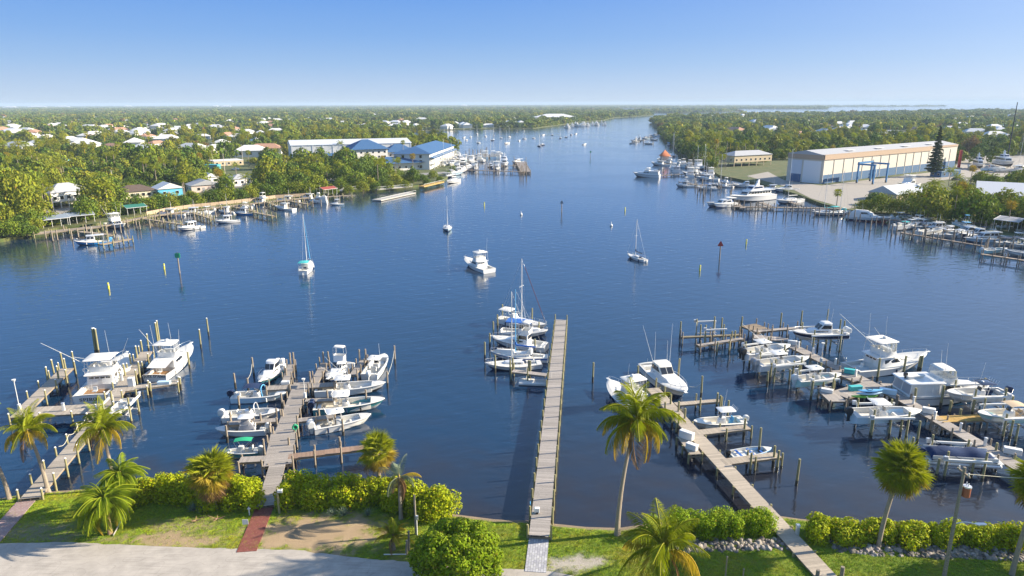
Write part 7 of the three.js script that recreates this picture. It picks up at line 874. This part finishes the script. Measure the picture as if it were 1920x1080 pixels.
{ // shore rows placed as in the photograph, then scattered woods
  const rows = [[[-20, 432, 4], [10, 425, 5], [40, 436, 3.6], [62, 432, 3.2], [-30, 410, 6], [20, 400, 6.5], [-10, 446, 3.4], [22, 444, 3.4], [52, 441, 3], [78, 424, 3.4]], [[135, 414, 3.4], [160, 411, 3.6], [190, 408, 3.8], [215, 405, 3.6], [232, 400, 3]], [[252, 399, 3.4], [280, 396, 3.6], [300, 393, 3.8], [322, 391, 3.6], [345, 388, 3.8], [372, 385, 3.6], [398, 382, 4], [425, 379, 3.8], [448, 377, 4], [470, 374, 3.8], [500, 370, 4.2], [530, 366, 4], [555, 365, 4.4], [580, 364, 3.6], [610, 358, 4.2], [640, 356, 4], [665, 354, 4], [690, 352, 4.4], [715, 349, 4.2], [740, 346, 4.2], [765, 343, 4], [790, 339, 3.6], [812, 334, 3.2], [655, 361, 3], [680, 359, 3], [705, 357, 2.6], [730, 355, 2.6], [760, 352, 2.6], [800, 345, 2.4], [825, 339, 2.4], [595, 367, 2.6], [625, 363, 2.6], [840, 329, 2.6], [850, 320, 2.4]], [[1620, 396, 4], [1650, 398, 4.4], [1680, 400, 4], [1640, 384, 4.5], [1720, 405, 3.6], [1760, 412, 4.6], [1800, 416, 4.8], [1840, 420, 4.6], [1880, 420, 5], [1915, 426, 5.4], [1780, 400, 5], [1830, 405, 5], [1880, 405, 6], [1930, 412, 6], [1700, 385, 4], [1745, 390, 4], [1860, 352, 5], [1800, 358, 4.6], [1840, 345, 5], [1905, 345, 6]]];
  for (const row of rows) for (const [x, y, r] of row) { const p = G(x, y, 1); trees.push([p.x, p.z, r * rr(.9, 1.15), 1]); }
  for (const [x, y, r] of [[540, 322, 6.5], [580, 322, 6.5], [612, 320, 5.5], [240, 318, 9], [190, 300, 9], [215, 335, 8], [282, 332, 7], [140, 330, 8], [40, 350, 8], [92, 342, 7], [320, 306, 8], [60, 300, 9], [375, 296, 8], [330, 335, 6], [10, 372, 7], [455, 318, 6.5], [1820, 290, 7], [1330, 290, 8], [1290, 276, 8]]) { const p = G(x, y, 1); if (!blocked(p.x, p.z, r * .4)) trees.push([p.x, p.z, r, 2]); }
  const fringe = (P, i0, i1, gap, r0, r1) => { for (let i = i0; i < i1; i++) { const a = P[i], b = P[i + 1], d = b.clone().sub(a), L = d.length(); for (let s = 0; s < L; s += gap) { const q = a.clone().addScaledVector(d, s / L), n = V(-d.z, 0, d.x).normalize().multiplyScalar(rr(1, 4)); if (!inPoly(q.x + n.x, q.z + n.z, P)) n.negate(); if (!blocked(q.x + n.x, q.z + n.z, 3)) trees.push([q.x + n.x, q.z + n.z, rr(r0, r1), 0]); } } };
  fringe(LAND_R, 14, 27, 6, 3, 5.5); fringe(LAND_L, 24, 36, 7, 3, 5.5);
  const cand = []; 
  const area = (d0, d1, step) => { for (let z = d0; z < d1; z += step) for (let x = -z * .86 - 40; x < z * .86 + 40; x += step) { const X = x + rr(-.5, .5) * step, Z = -(z + rr(-.5, .5) * step); cand.push([X, Z, step]); } };
  area(150, 420, 9.0); area(420, 900, 10.5); area(900, 1700, 14); area(1700, 3200, 22); area(3200, 6500, 44); area(6500, 13500, 120);
  for (const [x, z, st] of cand) {
    const L = onLand(x, z); let isle = false; if (!L) { if (z > -1200) continue; isle = ISLES.some(P => inPoly(x, z, P)); if (!isle) continue; }
    if (L && z > -1800 && edgeDist(x, z, L) < (z > -420 ? st * .5 : 2)) continue; const open = fbm(x * .006 + 50, z * .006); if (!isle && R() < .10 + .35 * clamp(open * 1.6 - .25)) continue;
    const big = fbm(x * .011 + 9, z * .011), r = st * (.30 + .34 * R() + .38 * Math.pow(R(), 3) + .14 * clamp(big)); if (blocked(x, z, r)) continue;
    if (z > -1100 && R() < (x > 60 ? .24 : .2)) palms.push([x, z, rr(.9, 1.2)]); else trees.push([x, z, Math.min(r, 9 + st * .3), 0]);
  }
}
for (const [x, y, s] of [[85, 400, 1], [100, 396, .9], [20, 402, 1], [545, 338, 1.1], [560, 336, 1], [585, 330, 1.1], [605, 326, 1], [630, 322, 1], [650, 326, .9], [690, 318, 1], [715, 325, .9], [775, 330, 1], [748, 330, 1.2], [410, 356, .8], [445, 346, .9], [640, 300, 1.6], [655, 296, 1.6], [757, 306, 1.4], [780, 291, 1.4], [1395, 308, 1.5], [1360, 318, 1.6], [1340, 314, 1.5], [1380, 300, 1.5], [1345, 300, 1.5], [1320, 300, 1.4], [1300, 285, 1.5], [1775, 368, 1.2], [1815, 368, 1.2], [1568, 390, .6], [1415, 300, 1.4], [345, 372, .9], [500, 345, .9]]) { const p = G(x, y, 1); palms.push([p.x, p.z, s, 1]); }
const near2 = a => a[0] * a[0] + a[1] * a[1] - (a[3] ? 1e7 : 0);
trees.sort((a, b) => near2(a) - near2(b)); palms.sort((a, b) => near2(a) - near2(b));
const Q = new THREE.Quaternion(), MM = new THREE.Matrix4();
const kindOf = i => ['dark green leafy tree', 'olive green leafy tree', 'deep green leafy tree', 'yellow-green leafy tree'][i % 4];
trees.slice(0, 300).forEach(([x, z, r, shore], i) => {
  if (shore === 2) shore = 0; const brown = !shore && R() < .025, k = Math.floor(R() * protoTree.length), c = (brown ? brownTree : protoTree[k]).clone(); c.name = numbered(shore ? 'mangrove_tree' : 'leafy_tree'); scene.add(c); c.position.set(x, .6, z); c.rotation.y = R() * 6.28; const hk = shore ? rr(.95, 1.25) : rr(.9, 1.3) + .8 * Math.pow(R(), 3); c.scale.set(r, r * hk, r);
  const side = x < 0 ? 'across the water behind the timber walkway' : 'across the water around the boatyard'; tag(c, `${brown ? 'brownish half-bare tree' : kindOf(k)} ${shore ? 'at the water edge' : 'standing'} ${side}`, 'tree', x < 0 ? 'trees behind the timber walkway' : 'trees around the boatyard');
});
function forest(name, label, list, geo, mat, f) { const im = new THREE.InstancedMesh(geo, mat, list.length); list.forEach((t, i) => { f(t); im.setMatrixAt(i, MM); const v = rr(.8, 1.2); im.setColorAt(i, new THREE.Color().setRGB(v * rr(.9, 1.15), v, v * rr(.8, 1.1))); }); im.name = numbered(name); im.castShadow = im.receiveShadow = true; tag(im, label, 'trees', null, 'stuff'); scene.add(im); }
{
  const rest = trees.slice(300), bins = new Map();
  rest.forEach(t => { const d = Math.hypot(t[0], t[1]), lod = d < 900 ? 0 : 1, v = Math.floor(R() * 80), g = lod ? v % 2 : v % 3, m = v < 79 ? v % 4 : 4, key = lod * 100 + g * 10 + m; if (!bins.has(key)) bins.set(key, []); bins.get(key).push(t); });
  for (const [key, list] of bins) { const lod = Math.floor(key / 100), g = Math.floor(key / 10) % 10, m = key % 10; forest('far_woods', `${['dark green', 'olive', 'deep green', 'yellow-green', 'brownish'][m]} far-off woods of ${['low round', 'broad flat', 'tall'][g]} trees ${lod ? 'towards the horizon' : 'beyond the shore trees'}`, list, lod ? crownLo[g] : crownMid[g], LEAF.mid[m], ([x, z, r]) => { Q.setFromAxisAngle(UP, R() * 6.28); MM.compose(V(x, .4, z), Q, V(r * rr(.9, 1.1), Math.min(r, 8) * (rr(.7, 1.2) + .7 * Math.pow(R(), 3)), r)); }); }
}
palms.slice(0, 190).forEach(([x, z, s]) => { const fan = R() < .6, H = rr(7, 11) * s, t = thing(fan ? 'cabbage_palm' : 'coconut_palm', fan ? `cabbage palm with a round fan crown ${x < 0 ? 'behind the timber walkway' : 'around the boatyard'}` : `coconut palm with arching fronds ${x < 0 ? 'behind the timber walkway' : 'around the boatyard'}`, 'palm tree', V(x, .9, z), R() * 6, fan ? 'cabbage palms across the water' : 'coconut palms across the water'); const tr = part('trunk', palmTrunk, palmBark, t); tr.scale.set(6, H, 6); const c = part('crown', fan ? palmCrown : palmCrown2, fan ? (R() < .3 ? LEAF.fanYellow : LEAF.fan) : LEAF.coco, t); c.position.y = H; c.scale.setScalar(fan ? rr(1.8, 2.3) : rr(3.0, 3.8)); });
{ const rest = palms.slice(190); if (rest.length) forest('far_palms', 'scattered palm crowns rising from the far-off woods', rest, merge([palmCrown.clone().scale(.26, .26, .26).translate(0, 1, 0), tint(palmTrunk.clone(), 1.2, .9, .9)]), LEAF.fan, ([x, z, s]) => { Q.setFromAxisAngle(UP, R() * 6.28); const h = rr(8, 12) * s; MM.compose(V(x, .5, z), Q, V(h, h, h)); }); }
{ // the tall pine
  const p = G(1750, 331, 1), H = topAt(1754, 236, p) - 1, t = thing('norfolk_pine', 'tall dark pointed pine in front of the boatyard shed', 'tree', p); part('trunk', rod([0, 0, 0], [0, H, 0], .4, .06, 8), bark, t); const b = []; for (let i = 0; i < 60; i++) { const f = i / 59, y = H * (.1 + .88 * f), R0 = lerp(5.2, .5, Math.pow(f, .9)), a = i * 2.4, q = R0 * .55; b.push([Math.cos(a) * q, y, Math.sin(a) * q, R0 * .5, .55, R0 * .5]); } part('crown', leaves(b, 16000, .6, { aspect: .4 }), leafMat([.045, .07, .02], .1), t);
}
renderer.render(scene, camera);
